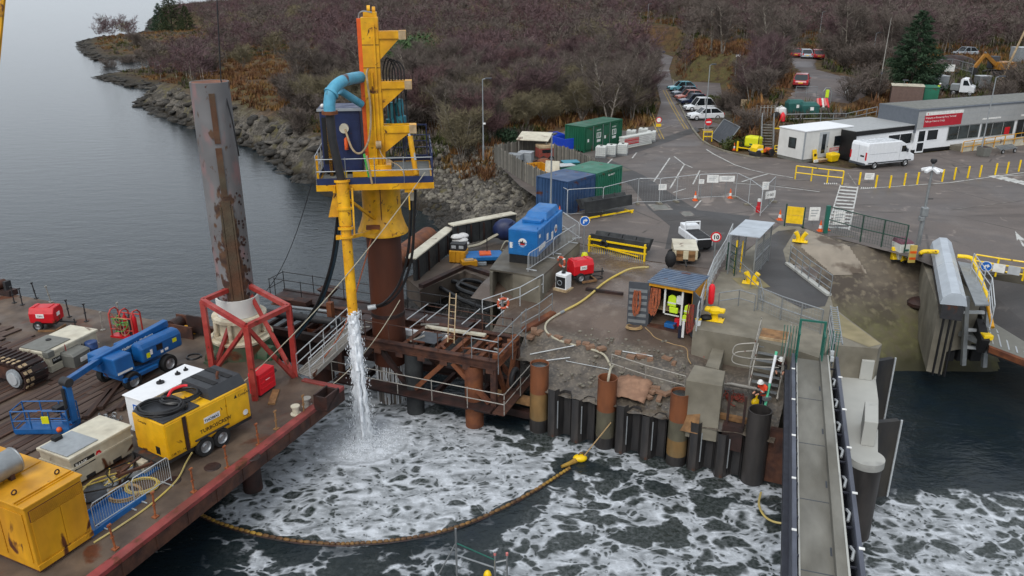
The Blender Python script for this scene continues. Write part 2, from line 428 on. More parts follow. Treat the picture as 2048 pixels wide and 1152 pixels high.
class NT:
 def __init__(s,name):
  s.m=bpy.data.materials.new(name);s.m.use_nodes=True;MATS[name]=s.m
  s.t=s.m.node_tree;s.b=s.t.nodes['Principled BSDF'];s.pos=s.n('ShaderNodeTexCoord').outputs['Object']
 def n(s,ty,**k):
  q=s.t.nodes.new(ty)
  for a,v in k.items():setattr(q,a,v)
  return q
 def l(s,a,b):s.t.links.new(a,b)
 def set(s,inp,v):
  if hasattr(v,'is_linked'):s.l(v,inp)
  else:inp.default_value=(*v,1)if isinstance(v,tuple)and len(v)==3 and inp.type=='RGBA' else v
 def noise(s,sc,det=5,vec=None,dist=0.0,rough=0.5):
  q=s.n('ShaderNodeTexNoise');q.inputs['Scale'].default_value=sc;q.inputs['Detail'].default_value=det
  q.inputs['Distortion'].default_value=dist;q.inputs['Roughness'].default_value=rough
  s.l(vec or s.pos,q.inputs['Vector']);return q
 def rng(s,v,a,b,c=0.0,d=1.0,smooth=False):
  q=s.n('ShaderNodeMapRange');q.interpolation_type='SMOOTHSTEP' if smooth else 'LINEAR'
  for k,x in zip(('From Min','From Max','To Min','To Max'),(a,b,c,d)):s.set(q.inputs[k],x)
  s.l(v,q.inputs['Value']);return q.outputs[0]
 def mix(s,f,a,b):
  q=s.n('ShaderNodeMix',data_type='RGBA');s.set(q.inputs[0],f);s.set(q.inputs[6],a);s.set(q.inputs[7],b);return q.outputs[2]
 def ma(s,op,a,b=0.0,c=None):
  q=s.n('ShaderNodeMath',operation=op);s.set(q.inputs[0],a);s.set(q.inputs[1],b)
  if c is not None:s.set(q.inputs[2],c)
  return q.outputs[0]
 def att(s,name):return s.n('ShaderNodeAttribute',attribute_name=name).outputs['Fac']
 def scale(s,x,y,z,rz=0.0):
  q=s.n('ShaderNodeMapping');s.l(s.pos,q.inputs[0]);q.inputs['Scale'].default_value=(x,y,z);q.inputs['Rotation'].default_value=(0,0,rz);return q.outputs[0]
 def bump(s,h,st,dist,prev=None):
  q=s.n('ShaderNodeBump');q.inputs['Strength'].default_value=st;s.set(q.inputs['Distance'],dist)
  s.l(h,q.inputs['Height'])
  if prev:s.l(prev,q.inputs['Normal'])
  return q.outputs[0]
def sea_material():
 k=NT('sea_water')
 f=k.att('foam')
 wob=k.noise(0.55,2.5,dist=0.3,rough=0.5)
 vadd=k.n('ShaderNodeVectorMath',operation='MULTIPLY_ADD')
 k.l(wob.outputs['Color'],vadd.inputs[0]);vadd.inputs[1].default_value=(1.9,1.9,0.0);k.l(k.pos,vadd.inputs[2])
 flat=k.n('ShaderNodeVectorMath',operation='MULTIPLY');k.l(vadd.outputs[0],flat.inputs[0]);flat.inputs[1].default_value=(1,1.25,0)
 def cells(sc):
  v=k.n('ShaderNodeTexVoronoi',feature='F1');v.inputs['Scale'].default_value=sc;v.inputs['Randomness'].default_value=1.0
  k.l(flat.outputs[0],v.inputs['Vector']);return v.outputs['Distance']
 n1=k.noise(1.1,6).outputs[0];n2=k.noise(5.0,7,rough=0.65).outputs[0];n3=k.noise(0.30,4,k.scale(1,1.7,1,R(25)),0.5).outputs[0]
 cov=k.ma('MULTIPLY',f,k.rng(n3,0.34,0.62,0.72,1.25))
 cov=k.ma('MULTIPLY',cov,k.rng(n1,0.3,0.7,0.7,1.22))
 def holes(d,lo,hi,soft,v):
  r_=k.ma('MULTIPLY',k.rng(cov,0.15,1.05,hi,lo),k.rng(v,0.3,0.7,0.55,1.4))
  return k.rng(d,k.ma('SUBTRACT',r_,soft),k.ma('ADD',r_,soft),0.0,1.0,True)
 n4=k.noise(0.9,6,k.scale(1,1.8,1,R(30)),0.8).outputs[0]
 a_=holes(cells(0.66),0.12,0.66,0.10,n1);b_=holes(cells(1.6),0.25,0.52,0.14,n4);c_=holes(cells(3.6),0.22,0.40,0.14,n2)
 lace=k.ma('MULTIPLY',k.ma('MULTIPLY',a_,b_),k.ma('MAXIMUM',c_,k.rng(n4,0.48,0.6)))
 body=k.ma('ADD',k.rng(n4,0.32,0.68,0.30,0.92),k.rng(n2,0.5,0.75,0.0,0.35))
 rim=k.ma('MULTIPLY',k.ma('MULTIPLY',a_,k.ma('SUBTRACT',1.0,a_)),2.2)
 wisp=k.ma('MULTIPLY',k.rng(n2,0.40,0.75),k.rng(cov,0.2,1.2,0.04,0.42))
 foam=k.ma('MAXIMUM',k.ma('MULTIPLY',lace,k.ma('ADD',body,rim)),wisp)
 ring=k.att('ring')
 foam=k.ma('MULTIPLY',foam,k.ma('ADD',1.0,k.ma('MULTIPLY',ring,0.55)))
 foam=k.ma('MAXIMUM',foam,k.ma('MULTIPLY',k.rng(f,1.1,1.8,0,0.95,True),k.rng(n2,0.3,0.6,0.55,1.0)))
 foam=k.ma('MINIMUM',k.ma('MULTIPLY',foam,k.rng(cov,0.02,0.3,0,1)),1.0)
 deep=k.mix(k.rng(f,0.05,0.6),S(25,35,42),S(40,47,43))
 deep=k.mix(k.rng(n1,0.35,0.65,0,0.4),deep,S(34,42,40))
 k.l(k.mix(foam,deep,S(206,211,217)),k.b.inputs['Base Color'])
 k.l(k.rng(foam,0,0.6,0.06,0.75),k.b.inputs['Roughness'])
 k.b.inputs['IOR'].default_value=1.33
 w1=k.noise(0.5,5,k.scale(0.75,1.5,1,R(8)),0.3,0.55).outputs[0]
 w2=k.noise(2.6,4,k.scale(0.8,1.4,1,R(-12)),0.2).outputs[0]
 h=k.ma('ADD',k.ma('MULTIPLY',w1,0.75),k.ma('MULTIPLY',w2,0.28))
 sy=k.n('ShaderNodeSeparateXYZ');k.l(k.pos,sy.inputs[0]);b1=k.bump(h,0.5,k.rng(sy.outputs[1],42,75,0.26,0.10))
 b2=k.bump(k.ma('ADD',foam,k.ma('MULTIPLY',n2,0.4)),0.5,0.07,b1)
 k.l(b2,k.b.inputs['Normal'])
 return k.m
sea_material()
JET=G(728,880,0)
def make_sea():
 def axis(a,b,st,far):
  lo,hi=[],[];d=st;q=a
  while q>-far:d*=1.35;q-=d;lo.append(q)
  d=st;q=b
  while q<far:d*=1.35;q+=d;hi.append(q)
  return np.array(lo[::-1]+list(np.arange(a,b,st))+hi)
 xs,ys=axis(-24,34,0.2,9000),axis(13,48,0.2,9000)
 X,Y=np.meshgrid(xs,ys)
 f=np.zeros_like(X);wn=fbm(X*.35,Y*.35,4,15)
 def reg(pix,val,soft):
  nonlocal f
  d=sdist(X,Y,PG(pix));f=np.maximum(f,val*ss(-soft*0.6,soft*1.6,d+1.6*soft*(wn-.5)))
 reg([(402,1030),(480,1058),(580,1080),(700,1086),(850,1070),(1000,1016),(1090,965),(1150,925),(1060,882),(950,855),(850,795),(760,750),(690,730),(560,870),(470,960)],0.98,.7)
 reg([(560,760),(690,725),(860,790),(760,900),(600,850)],1.05,.8)
 reg([(420,1036),(580,1084),(700,1090),(850,1072),(1000,1018),(1100,960),(1085,940),(980,990),(840,1030),(700,1045),(560,1040),(450,1015)],1.12,0.5)
 reg([(1150,920),(1010,1020),(930,1090),(1000,1230),(1620,1230),(1600,930),(1500,985),(1340,950),(1200,910)],0.54,1.2)
 reg([(420,1060),(700,1095),(900,1075),(1010,1030),(1050,1200),(480,1200)],0.32,1.2)
 reg([(1690,1010),(1900,972),(2060,985),(2300,1010),(2300,1230),(1700,1230)],0.62,.8)
 reg([(900,830),(1080,870),(1200,900),(1150,940),(1000,900)],0.66,0.6)
 reg([(1050,850),(1520,960),(1580,960),(1580,1010),(1500,1010),(1340,975),(1200,935),(1060,905)],0.6,.3)
 r=np.hypot(X-JET.x,Y-JET.y)
 ringm=0.5+0.5*np.sin(r*4.2+3*fbm(X*0.6,Y*0.6,3,5))
 f=np.where(f>0.25,f+1.2*np.exp(-(r/1.35)**2)+0.45*np.exp(-((r-2.0)/.55)**2)+0.28*np.exp(-(r/3.2)**2)*ringm,f)
 Z=0.06*np.exp(-(r/3.0)**2)*np.sin(r*6)+0.22*np.exp(-(r/0.7)**2)
 near=ss(60,46,Y)*ss(-40,-22,X)
 Z=Z+near*0.10*(fbm(X*0.5,Y*0.8,4,9)-0.5)
 rg_=np.exp(-(r/2.9)**2)*np.sin(r*8+4*fbm(X*.8,Y*.8,3,8));me=gridmesh('sea',X,Y,Z,{'foam':f,'ring':rg_});me.materials.append(MATS['sea_water'])
 o=put('sea',me);o['kind']='structure'
make_sea()
TERM_A,TERM_D=Vector((40.2,80.4,0)),Vector((0.913,0.408,0))
TERM_N=Vector((-0.408,0.913,0))
COAST=PG([(868,430),(800,412),(720,402),(660,392),(618,366),(585,345),(560,322),(520,296),(484,288),(420,264),(372,248),(318,226),(282,206),(300,194),(345,180),(262,174),(192,155),(240,146),(310,136),(352,124),(318,116),(270,117),(190,121),(172,108),(160,93),(158,84),(200,75),(270,72),(292,62),(300,40),(322,22),(345,10)])
LAND=COAST+[Vector((-500,1900,0)),Vector((2600,1900,0)),Vector((2600,53,0)),Vector((60,53,0)),Vector((22,56,0)),Vector((4,53,0)),Vector((-4,60,0))]
def zup(x,y):
 t=(x-40.2)*-0.408+(y-80.4)*0.913;s=(x-40.2)*0.913+(y-80.4)*0.408
 sl=np.interp(t,[8,20,30,60],[-15.5,-11,-3,3])
 m=ss(0,5,s-sl)
 z=5.12+m*(2.4*ss(6.1,8.0,t)+2.0*ss(10,20,t))
 z=z+7.5*ss(150,480,y)+1.6*(fbm(x*0.03,y*0.03,4,3)-0.5)*ss(60,110,y-0.25*np.abs(x))*(1-m)
 for pl,zl in((FLAT_LOW,5.08),):
  k_=ss(-4.5,-.3,sdist(x,y,pl));z=z*(1-k_)+zl*k_
 return z
FLAT_LOW=PG([(1000,332),(1060,284),(1262,262),(1308,252),(1322,205),(1308,160),(1296,132),(1270,112),(1290,96),(1345,100),(1350,140),(1352,158),(1440,164),(1455,232),(1446,256),(1440,299),(1500,311),(1570,300),(1680,300),(1700,420),(1200,460)],5.2)
def land_h(X,Y):
 d=sdist(X,Y,LAND)
 up=zup(X,Y)
 rn=fbm(X*0.22,Y*0.22,6,21,ridge=True);rn2=fbm(X*0.6,Y*0.6,5,31)
 shore=1-np.where(Y<86,ss(6,16,d),ss(2.0,7,d))
 fl=ss(150,185,Y)
 slope=np.where(Y<84,np.clip(d*0.56,-1.5,99),np.clip(0.15+d*(.34-.26*fl)+(1.7-1.4*fl)*ss(0.0,2.6,d),-1.5,99))
 slope=np.where(d<0,np.maximum(d*0.5,-2.0),slope)
 rough=shore*np.where(Y<86,0.35,1.0-.72*fl)*ss(-3,1.5,d)
 z=np.minimum(slope+rough*(rn-0.55)*3.6+rough*(rn2-0.5)*0.7,up)
 rock=shore*ss(0.42,0.58,rn*0.6+0.4*rn2+0.35*(1-ss(2,10,d)))
 return z,d,rock
def make_land():
 ys=53*np.exp(np.arange(0,420)*0.0085)
 us=np.linspace(-1.05,1.15,330)
 U,Y=np.meshgrid(us,ys);X=U*(Y+10)
 Z,d,rock=land_h(X,Y)
 t=(X-40.2)*-0.408+(Y-80.4)*0.913;s=(X-40.2)*0.913+(Y-80.4)*0.408
 sl=np.interp(t,[8,20,30,60],[-15.5,-11,-3,3])
 bank=ss(-1,1.5,s-sl)*(1-ss(4,7,s-sl))*ss(7,9,t)*(1-ss(45,60,t))
 bank=np.maximum(bank,.7*ss(6.0,6.5,t)*(1-ss(8.0,9.0,t))*ss(-1,1,s-sl)*(s<12))
 b2=fbm(X*0.35,Y*0.35,5,77)
 Z=Z+bank*(b2-0.42)*1.3
 rock=np.maximum(rock,bank*ss(0.46,0.6,b2)*0.9)
 Z=np.where((Y<56)&(d>0),np.minimum(Z,4.2),Z)
 keep=d>-9
 me=gridmesh('ground',X,Y,Z,{'rock':rock,'shore':d},keep)
 k=NT('ground_mat')
 n1=k.noise(0.09,6).outputs[0];n2=k.noise(0.7,6).outputs[0];n3=k.noise(3.2,6).outputs[0]
 veg=k.mix(k.rng(n1,0.42,0.56),S(92,70,50),S(84,80,52))
 veg=k.mix(k.rng(n2,0.45,0.62),veg,S(66,54,44))
 veg=k.mix(k.rng(n3,0.4,0.7,0,0.5),veg,S(108,88,60))
 rk=k.mix(k.rng(n2,0.4,0.6),S(112,106,98),S(76,72,66))
 rk=k.mix(k.rng(n3,0.42,0.66),rk,S(58,55,50))
 rk=k.mix(k.rng(k.noise(0.45,4).outputs[0],0.54,0.66,0,0.7),rk,S(98,92,60))
 wet=k.rng(k.n('ShaderNodeSeparateXYZ').outputs[2],0.25,1.3,1,0)
 for q in k.t.nodes:
  if q.type=='SEPXYZ':k.l(k.pos,q.inputs[0])
 rk=k.mix(k.ma('MULTIPLY',wet,0.93),rk,S(40,35,28))
 k.l(k.mix(k.att('rock'),k.mix(k.ma('MULTIPLY',wet,0.9),veg,S(46,40,30)),rk),k.b.inputs['Base Color'])
 k.b.inputs['Roughness'].default_value=0.92;k.b.inputs['Specular IOR Level'].default_value=0.15
 k.l(k.bump(k.ma('ADD',n3,n2),0.9,0.25),k.b.inputs['Normal'])
 me.materials.append(k.m)
 o=put('ground',me);o['kind']='structure'
make_land()
def asphalt_mat(name,c1,c2,c3,sc=0.12):
 k=NT(name)
 n1=k.noise(sc,6,dist=0.6).outputs[0];n2=k.noise(0.55,7).outputs[0];n3=k.noise(9,4).outputs[0]
 c=k.mix(k.rng(n1,0.4,0.58),c1,c2)
 c=k.mix(k.rng(n2,0.5,0.72,0,0.7),c,c3)
 c=k.mix(k.rng(n3,0.3,0.7,0,0.25),c,S(50,48,46))
 st=k.noise(0.16,8,k.scale(0.5,2.2,1,R(20)),1.2).outputs[0];c=k.mix(k.rng(st,0.50,0.66,0,0.55),c,tuple(x*0.6 for x in c2))
 sp=k.noise(0.42,6,dist=1.5).outputs[0];c=k.mix(k.rng(sp,0.62,0.70,0,0.6),c,tuple(min(1,x*1.55)for x in c3))
 vo=k.n('ShaderNodeTexVoronoi',feature='DISTANCE_TO_EDGE');vo.inputs['Scale'].default_value=0.11;k.l(k.noise(0.5,4).outputs['Color'],vo.inputs['Vector'])if False else k.l(k.pos,vo.inputs['Vector'])
 c=k.mix(k.ma('MULTIPLY',k.rng(vo.outputs['Distance'],0.012,0.004),k.rng(n2,0.45,0.6,0,0.7)),c,S(44,42,40))
 k.l(c,k.b.inputs['Base Color'])
 k.l(k.rng(n1,0.38,0.62,0.85,0.5),k.b.inputs['Roughness'])
 k.l(k.bump(n3,0.35,0.02),k.b.inputs['Normal'])
asphalt_mat('asphalt',S(106,97,92),S(92,84,80),S(120,110,103))
asphalt_mat('asphalt_road',S(100,91,88),S(86,78,77),S(116,106,101))
asphalt_mat('asphalt_new',S(70,67,66),S(60,58,58),S(80,76,74))
asphalt_mat('apron_wet',S(96,84,74),S(76,66,58),S(110,98,86),0.3)
asphalt_mat('rubble_floor',S(92,86,78),S(74,68,62),S(112,104,94),0.6)
def sheet(name,pix,z,m,kind='structure',raw=None,thick=0.0):
 pts=raw or PG(pix,z);mb=MB();n=len(pts)
 a=sum(pts[i][0]*pts[(i+1)%n][1]-pts[(i+1)%n][0]*pts[i][1]for i in range(n))
 if a<0:pts=pts[::-1]
 if thick:mb.prism([(p[0],p[1])for p in pts],z-thick,z)
 else:mb._add([(p[0],p[1],p[2])for p in pts],[tuple(range(n))])
 o=struct(name,mb,m);o['kind']=kind;return o
QZ=5.2
sheet('yard',[(1092,470),(1104,415),(1040,372),(1000,332),(1060,284),(1150,256),(1262,262),(1308,252),(1316,232),(1384,262),(1408,284),(1440,299),(1500,311),(1570,318),(1700,338),(1830,308),(1940,296),(2060,280),(2500,250),(2500,545),(1900,545),(1812,512),(1648,470),(1600,452),(1560,450),(1440,540),(1300,522),(1180,492)],QZ,'asphalt')
sheet('road',[(1308,252),(1322,205),(1310,160),(1300,132),(1284,112),(1330,108),(1346,114),(1338,138),(1348,178),(1372,238),(1384,262)],QZ+0.004,'asphalt_road')
sheet('parking_bay',[(1336,172),(1346,162),(1440,166),(1452,232),(1446,252),(1385,258)],QZ+0.008,'asphalt_road')
def zpt(px,py,z):return G(px,py,z)
UPZ=9.62
def zup1(x,y):return float(zup(np.array([x],float),np.array([y],float))[0])
def Gt(px,py):
 z=7.5
 for _ in range(16):p=G(px,py,z);z=.5*z+.5*zup1(p.x,p.y)
 return G(px,py,z)
def drape(name,pix,m,up=.12,st=.8):
 P=[Gt(*q)for q in pix];xs=np.arange(min(p.x for p in P)-st,max(p.x for p in P)+st,st);ys=np.arange(min(p.y for p in P)-st,max(p.y for p in P)+st,st)
 X,Y=np.meshgrid(xs,ys);d=sdist(X,Y,P);me=gridmesh(name,X,Y,zup(X,Y)+up-.4*(d<.2),None,d>-.4);me.materials.append(MATS[m]);o=put(name,me);o['kind']='structure'
drape('upper_road',[(1570,200),(1580,182),(1606,152),(1586,134),(1574,122),(1582,104),(1642,104),(1652,112),(1634,124),(1634,138),(1664,148),(1700,154),(1738,166),(1742,192),(1700,208),(1640,206)],'asphalt_road')
sheet('resurfaced_strip',[(1340,452),(1296,416),(1262,372),(1180,318),(1204,312),(1290,352),(1350,392),(1395,420),(1500,432),(1488,462),(1440,500),(1330,498)],QZ+0.004,'asphalt_new')
sheet('service_trench_patch',[(1222,318),(1248,300),(1392,254),(1400,262),(1270,306)],QZ+0.012,'asphalt_new')
DZ=3.0
BV=ang(G(200,1150,DZ),G(685,775,DZ))
CB,SB=math.cos(BV),math.sin(BV)
bcorner=G(686,775,DZ)
def BL(a,b,z=0.0):
 return Vector((bcorner.x-CB*a-SB*b,bcorner.y-SB*a+CB*b,DZ+z))
def b_in(p):
 dx,dy=p[0]-bcorner.x,p[1]-bcorner.y
 return(-(dx*CB+dy*SB),-dx*SB+dy*CB)
barge=tg('work_barge','rusty steel work barge with red edge strip and planked deck','barge',bcorner,BV)
def BLl(a,b,z=0.0):return(-a,b,z)
deck_poly=[BLl(0,0),BLl(0,2.2)]+[BLl(*b_in(G(x,y,DZ)))for x,y in((596,752),(560,726),(515,690),(400,655),(200,622),(0,583),(-260,535))]+[BLl(14,33),BLl(34,33),BLl(34,0)]
hull=MB().prism([(p[0],p[1])for p in deck_poly],-0.68,-0.012)
pt('hull',hull,'rust_dark',barge)
pt('deck',MB().prism([(p[0],p[1])for p in deck_poly],-0.011,0.0),'deck_rust',barge)
pt('rubbing_strip',MB().bx(-34,0.03,-0.06,0.32,-0.1,0.09),'red_hull',barge,bv=0.02)
pt('side_plating',MB().bx(-34,0.02,-0.045,-0.002,-0.67,-0.11),'rust_steel',barge)
pt('end_strip',MB().bx(-0.25,0.032,0.33,2.2,-0.09,0.085),'red_hull',barge,bv=0.02)
for i in range(22):
 a=1.2+i*1.5
 pt('side_rib',MB().bx(-a-0.03,-a+0.03,-0.075,-0.046,-0.64,-0.11),'rust_steel',barge)
_rng=random.Random(5)
pl_me=[MB().bx(-ln/2,ln/2,-0.16,0.16,0,0.07).mesh('plank',['deck_plank','deck_plank_dark'][k%2])for k,ln in enumerate((2.6,3.4,4.2,3.0))]
np_=0
for r_ in range(44):
 b=8.4+r_*0.355
 a=0.6+_rng.random()*2
 while a<19 and np_<280:
  k=_rng.randrange(4);ln=(2.6,3.4,4.2,3.0)[k]
  c=(-(a+ln/2),b,0.002+_rng.random()*0.03)
  wpt=BL(a+ln/2,b)
  pxx=1024+FPX*wpt.x/(wpt.y*_c+(CAM_H-DZ)*_s)
  a+=ln+0.05
  if pxx>330 or pxx<-160 or _rng.random()<0.12:continue
  pt('plank',pl_me[k],None,barge,loc=c,rz=_rng.uniform(-0.012,0.012));np_+=1
for x,y,l,d in((225,790,3.0,0.1),(198,812,2.6,0.05),(262,800,2.2,0.0)):
 p=b_in(G(x,y,DZ));pt('bearer',MB().bx(-l/2,l/2,-0.14,0.14,0,0.16),'deck_plank_dark',barge,loc=BLl(p[0],p[1],0.06),rz=R(-68+90)+d)
for x,y,r in((850,0,0),):
 pass
for x,y in((505,914),(425,934),(345,962),(540,742)):
 p=b_in(G(x,y,DZ));pt('manhole_cover',MB().lathe([(0,0.03),(0.3,0.03),(0.33,0.0)],16),'rust_dark',barge,loc=BLl(p[0],p[1],0.002))
def stanchion(x,y,h,m,tilt=0.0):
 p=b_in(G(x,y,DZ));mb=MB().cyl((0,0,0),(tilt,0,h),0.035,n=6).box((0,0,0.02),(0.2,0.2,0.04)).cyl((tilt-0.07,0,h),(tilt+0.07,0,h),0.045,n=6)
 mb.cyl((tilt*0.5-0.06,0,h*0.5),(tilt*0.5+0.06,0,h*0.5),0.04,n=6)
 pt('stanchion',mb,m,barge,loc=BLl(p[0],p[1]))
for x,y in((518,890),(456,936),(388,984),(311,1034),(231,1098)):stanchion(x,y,1.0,'orange_post',_rng.uniform(-0.08,0.08))
for x,y in((553,858),(608,826)):stanchion(x,y,0.85,'timber',0.03)
for x,y in((29,606),(45,610),(73,597),(102,604),(139,634),(173,643),(206,660),(240,640)):stanchion(x,y,1.05,'dark_metal' if x%2 else 'scaffold',_rng.uniform(-0.14,0.05))
for x,y in((592,828),(615,812)):
 p=b_in(G(x,y,DZ));pt('bollard',MB().lathe([(0,.42),(.2,.42),(.2,.36),(.15,.34),(.15,.04),(.24,.04),(.24,0)],16),'white_cream' if x<600 else 'scaffold',barge,True,loc=BLl(p[0],p[1]))
p=b_in(G(655,812,DZ));pt('fairlead',MB().bx(-.5,.5,-.35,-.27,0,.75).bx(-.5,.5,.27,.35,0,.75).bx(-.5,-.42,-.27,.27,0,.7).bx(.42,.5,-.27,.27,0,.7).bar((-.5,-.3,.1),(.5,-.3,.7),.1),'rust_dark',barge,loc=BLl(p[0],p[1]))
p=b_in(G(548,795,DZ));pt('walkway_plate',MB().bx(-.7,.7,-.16,.16,0,.08),'timber',barge,loc=BLl(p[0],p[1]),rz=0.5)
for a,b,lab in((4.9,1.7,'rusty tubular leg under the near corner of the barge'),):
 p=BL(a,b);solo('barge_leg',MB().cyl((0,0,-2),(0,0,DZ-0.69),0.42,n=20),'rust_dark',lab,'leg',(p.x,p.y,0),smooth=True)
spx=G(488,700,DZ);SPT=VZ(spx,163)
spud=tg('spud_pile','tall grey tubular spud leg with rust brown rack strip and peeling pink paint','spud leg',spx,R(22))
k=NT('spud_paint')
z_=k.n('ShaderNodeSeparateXYZ');k.l(k.pos,z_.inputs[0])
nA=k.noise(1.2,8,k.scale(1,1,0.5)).outputs[0];nB=k.noise(2.6,8).outputs[0];nC=k.noise(0.35,3).outputs[0]
c_=k.mix(k.rng(nC,0.4,0.6),S(120,119,120),S(104,103,104))
c_=k.mix(k.ma('MULTIPLY',k.rng(nA,0.55,0.68),0.45),c_,S(158,108,106))
low=k.rng(z_.outputs[2],0.0,9.5,0.20,0.0)
c_=k.mix(k.rng(nB,k.ma('SUBTRACT',0.68,low),k.ma('SUBTRACT',0.71,low)),c_,S(74,42,34))
ax=k.ma('ABSOLUTE',z_.outputs[0]);frt=k.ma('LESS_THAN',z_.outputs[1],0.0)
band=k.ma('MULTIPLY',k.ma('MULTIPLY',k.rng(ax,.72,.25),k.rng(z_.outputs[2],10.8,5.5)),frt)
nD=k.noise(1.7,8,k.scale(1.6,1.6,.8)).outputs[0]
c_=k.mix(k.rng(k.ma('ADD',nD,k.ma('MULTIPLY',band,.36)),.64,.70),c_,k.mix(k.rng(nB,.4,.6),S(92,66,46),S(60,42,34)))
k.l(c_,k.b.inputs['Base Color']);k.b.inputs['Roughness'].default_value=0.6
SR=0.88
pt('tube',MB().lathe([(SR-.06,SPT-DZ-.4),(SR-.06,SPT-DZ),(SR,SPT-DZ),(SR,-5.5)],40),'spud_paint',spud,True)
pt('end_cap',MB().disc((0,0,SPT-DZ-0.02),SR-.055,32),'rust_bright',spud)
mat('rack_rust',S(92,62,42),0.75,col2=S(84,74,58),scale=0.7,dirt=0.35,bump=0.3,bscale=10)
zt=SPT-DZ
for z0,z1,wd in((zt*.80,zt-.45,.13),(zt*.615,zt*.785,.14),(zt*.01,zt*.60,.2)):
 pt('rack_strip',MB().bx(-wd,wd,-SR-.035,-SR+.12,z0,z1),'rack_rust',spud)
pt('rack_bar',MB().bx(-.30,-.22,-SR-.06,-SR+.15,.2,zt*.58).bx(.22,.30,-SR-.06,-SR+.15,.2,zt*.58),'rack_rust',spud)
for i in range(30):
 z=zt*(0.06+0.62*_rng.random());t=R(-90+42+_rng.uniform(-9,12))
 pt('pin_hole',MB().cyl((math.cos(t)*(SR-.02),math.sin(t)*(SR-.02),z),(math.cos(t)*(SR+.012),math.sin(t)*(SR+.012),z),_rng.uniform(.045,.075),n=8),'rust_dark',spud)
jk=tg('jacking_collar','cream painted jacking collar on green base round the grey spud leg','jacking unit',spx,R(-62))
pt('base_ring',MB().lathe([(1.5,0),(1.5,.75),(1.3,.8),(.95,.8)],28),'green_old',jk,True)
pt('lower_flange',MB().lathe([(.95,.81),(1.55,.81),(1.58,.95),(1.4,1.0),(1.4,1.15),(.95,1.15)],30),'cream_jack',jk,True)
pt('body',MB().lathe([(1.12,1.16),(1.12,1.9),(1.36,1.95),(1.36,2.12),(1.0,2.15)],30),'cream_jack',jk,True)
pt('upper_sleeve',MB().lathe([(1.06,2.16),(1.06,3.1),(.97,3.1),(.97,2.3)],30),'white_paint',jk,True)
for i in range(8):
 t=i*math.pi/4+.2;pt('ram',MB().cyl((1.28*math.cos(t),1.28*math.sin(t),1.16),(1.28*math.cos(t),1.28*math.sin(t),1.94),.11,n=10),'cream_jack',jk,True)
for t in(R(-60),R(35),R(-140)):
 pt('side_lobe',MB().cyl((1.2*math.cos(t),1.2*math.sin(t),.12),(2.05*math.cos(t),2.05*math.sin(t),.12),.5,n=16).box((1.7*math.cos(t),1.7*math.sin(t),.06),(1.0,.8,.12),t),'green_old',jk,True)
pt('ladder_strip',MB().bx(-.12,.12,-1.62,-1.55,.3,1.9),'white_clean',jk)
tops=[(402,622),(489,645),(575,600),(512,586)];feet=[(425,738),(511,800),(592,752),(520,705)]
F=[G(x,y,DZ)for x,y in feet]
hz=sum(VZ(F[i],tops[i][1])for i in(0,1,2))/3
F[3]=F[0]+(F[2]-F[1])
T=[Vector((p.x,p.y,hz))for p in F]
cc=sum(F,Vector())/4
rf=tg('spud_guide','square frame of red steel members straddling the foot of the grey spud leg','steel frame',cc)
q=lambda p:p-cc
for i in range(4):
 pt('post',MB().bar(q(F[i]),q(T[i]),.24),'red_frame',rf)
 pt('top_beam',MB().bar(q(T[i]),q(T[(i+1)%4]),.22),'red_frame',rf)
for a,b in((1,0),(1,2),(3,2),(3,0)):
 tgt=F[b].lerp(F[1 if a==1 else 3],0.06)
 pt('brace',MB().bar(q(T[a]),q(tgt),.17),'red_frame',rf)
def boxframe(name,label,cat,A,B,z,group=None):
 o,a,L=frame(A,B,z);return tg(name,label,cat,o,a,group),L
gp,L=boxframe('power_pack','big weathered yellow power pack with a steel exhaust drum on its roof','power pack',(80,1149),(188,1076),DZ)
Hh=VZ(G(80,1149,DZ),1016)-DZ;Dp=5.2
pt('body',MB().bx(0,L,0,Dp,0.12,Hh-.08),'yellow_old',gp,bv=0.03)
pt('skid',MB().bx(.05,L-.05,.05,Dp-.05,0,.118),'rust_steel',gp)
pt('roof',MB().bx(-.05,L+.05,-.05,Dp+.05,Hh-.078,Hh),'yellow_old',gp,bv=0.02)
pt('roof_rail',MB().bx(0,L,.42,.47,Hh+.001,Hh+.06).bx(0,L,.3,.33,Hh+.001,Hh+.04),'yellow_old',gp)
lou=pt('louvre',MB().bx(.1,L-.06,-.022,-.001,Hh-.62,Hh-.22),'rust_bright',gp)
for i in range(9):pt('slat',MB().bx(.12,L-.08,-.04,-.023,Hh-.60+i*.042,Hh-.58+i*.042),'yellow_old',lou)
pt('door',MB().bx(.12,L*.55-.01,-.03,-.001,.42,Hh-.66),'yellow_old',gp,bv=.008)
pt('door',MB().bx(L*.55+.01,L-.12,-.03,-.001,.42,Hh-.66),'yellow_old',gp,bv=.008)
pt('sill_rail',MB().bx(.0,L,-.05,-.001,.13,.34),'yellow_old',gp,bv=.01)
for i in range(4):pt('side_panel',MB().bx(-.028,-.001,.15+i*1.25,1.33+i*1.25,.4,Hh-.3),'yellow_old',gp,bv=.008)
for x,y in((.35,.9),(L-.3,.7),(L-.3,3.4)):
 pt('lifting_lug',MB().ring((x,y,Hh+.09),.08,.025,10,5,'y'),'rust_steel',gp)
pt('roof_seam',MB().bx(.02,L-.02,1.9,1.93,Hh+.001,Hh+.03),'yellow_old',gp)
dr=MB().tube([(-.05,2.05,Hh+.47),(L*.62,2.05,Hh+.47)],.44,24);dr.ring((L*.62,2.05,Hh+.47),.43,.035,24,6,'x')
pt('silencer',dr,'galv',gp,True)
pt('silencer_cradle',MB().bx(.1,.25,1.7,2.4,Hh+.002,Hh+.3).bx(L*.4,L*.4+.15,1.7,2.4,Hh+.002,Hh+.3),'rust_steel',gp)
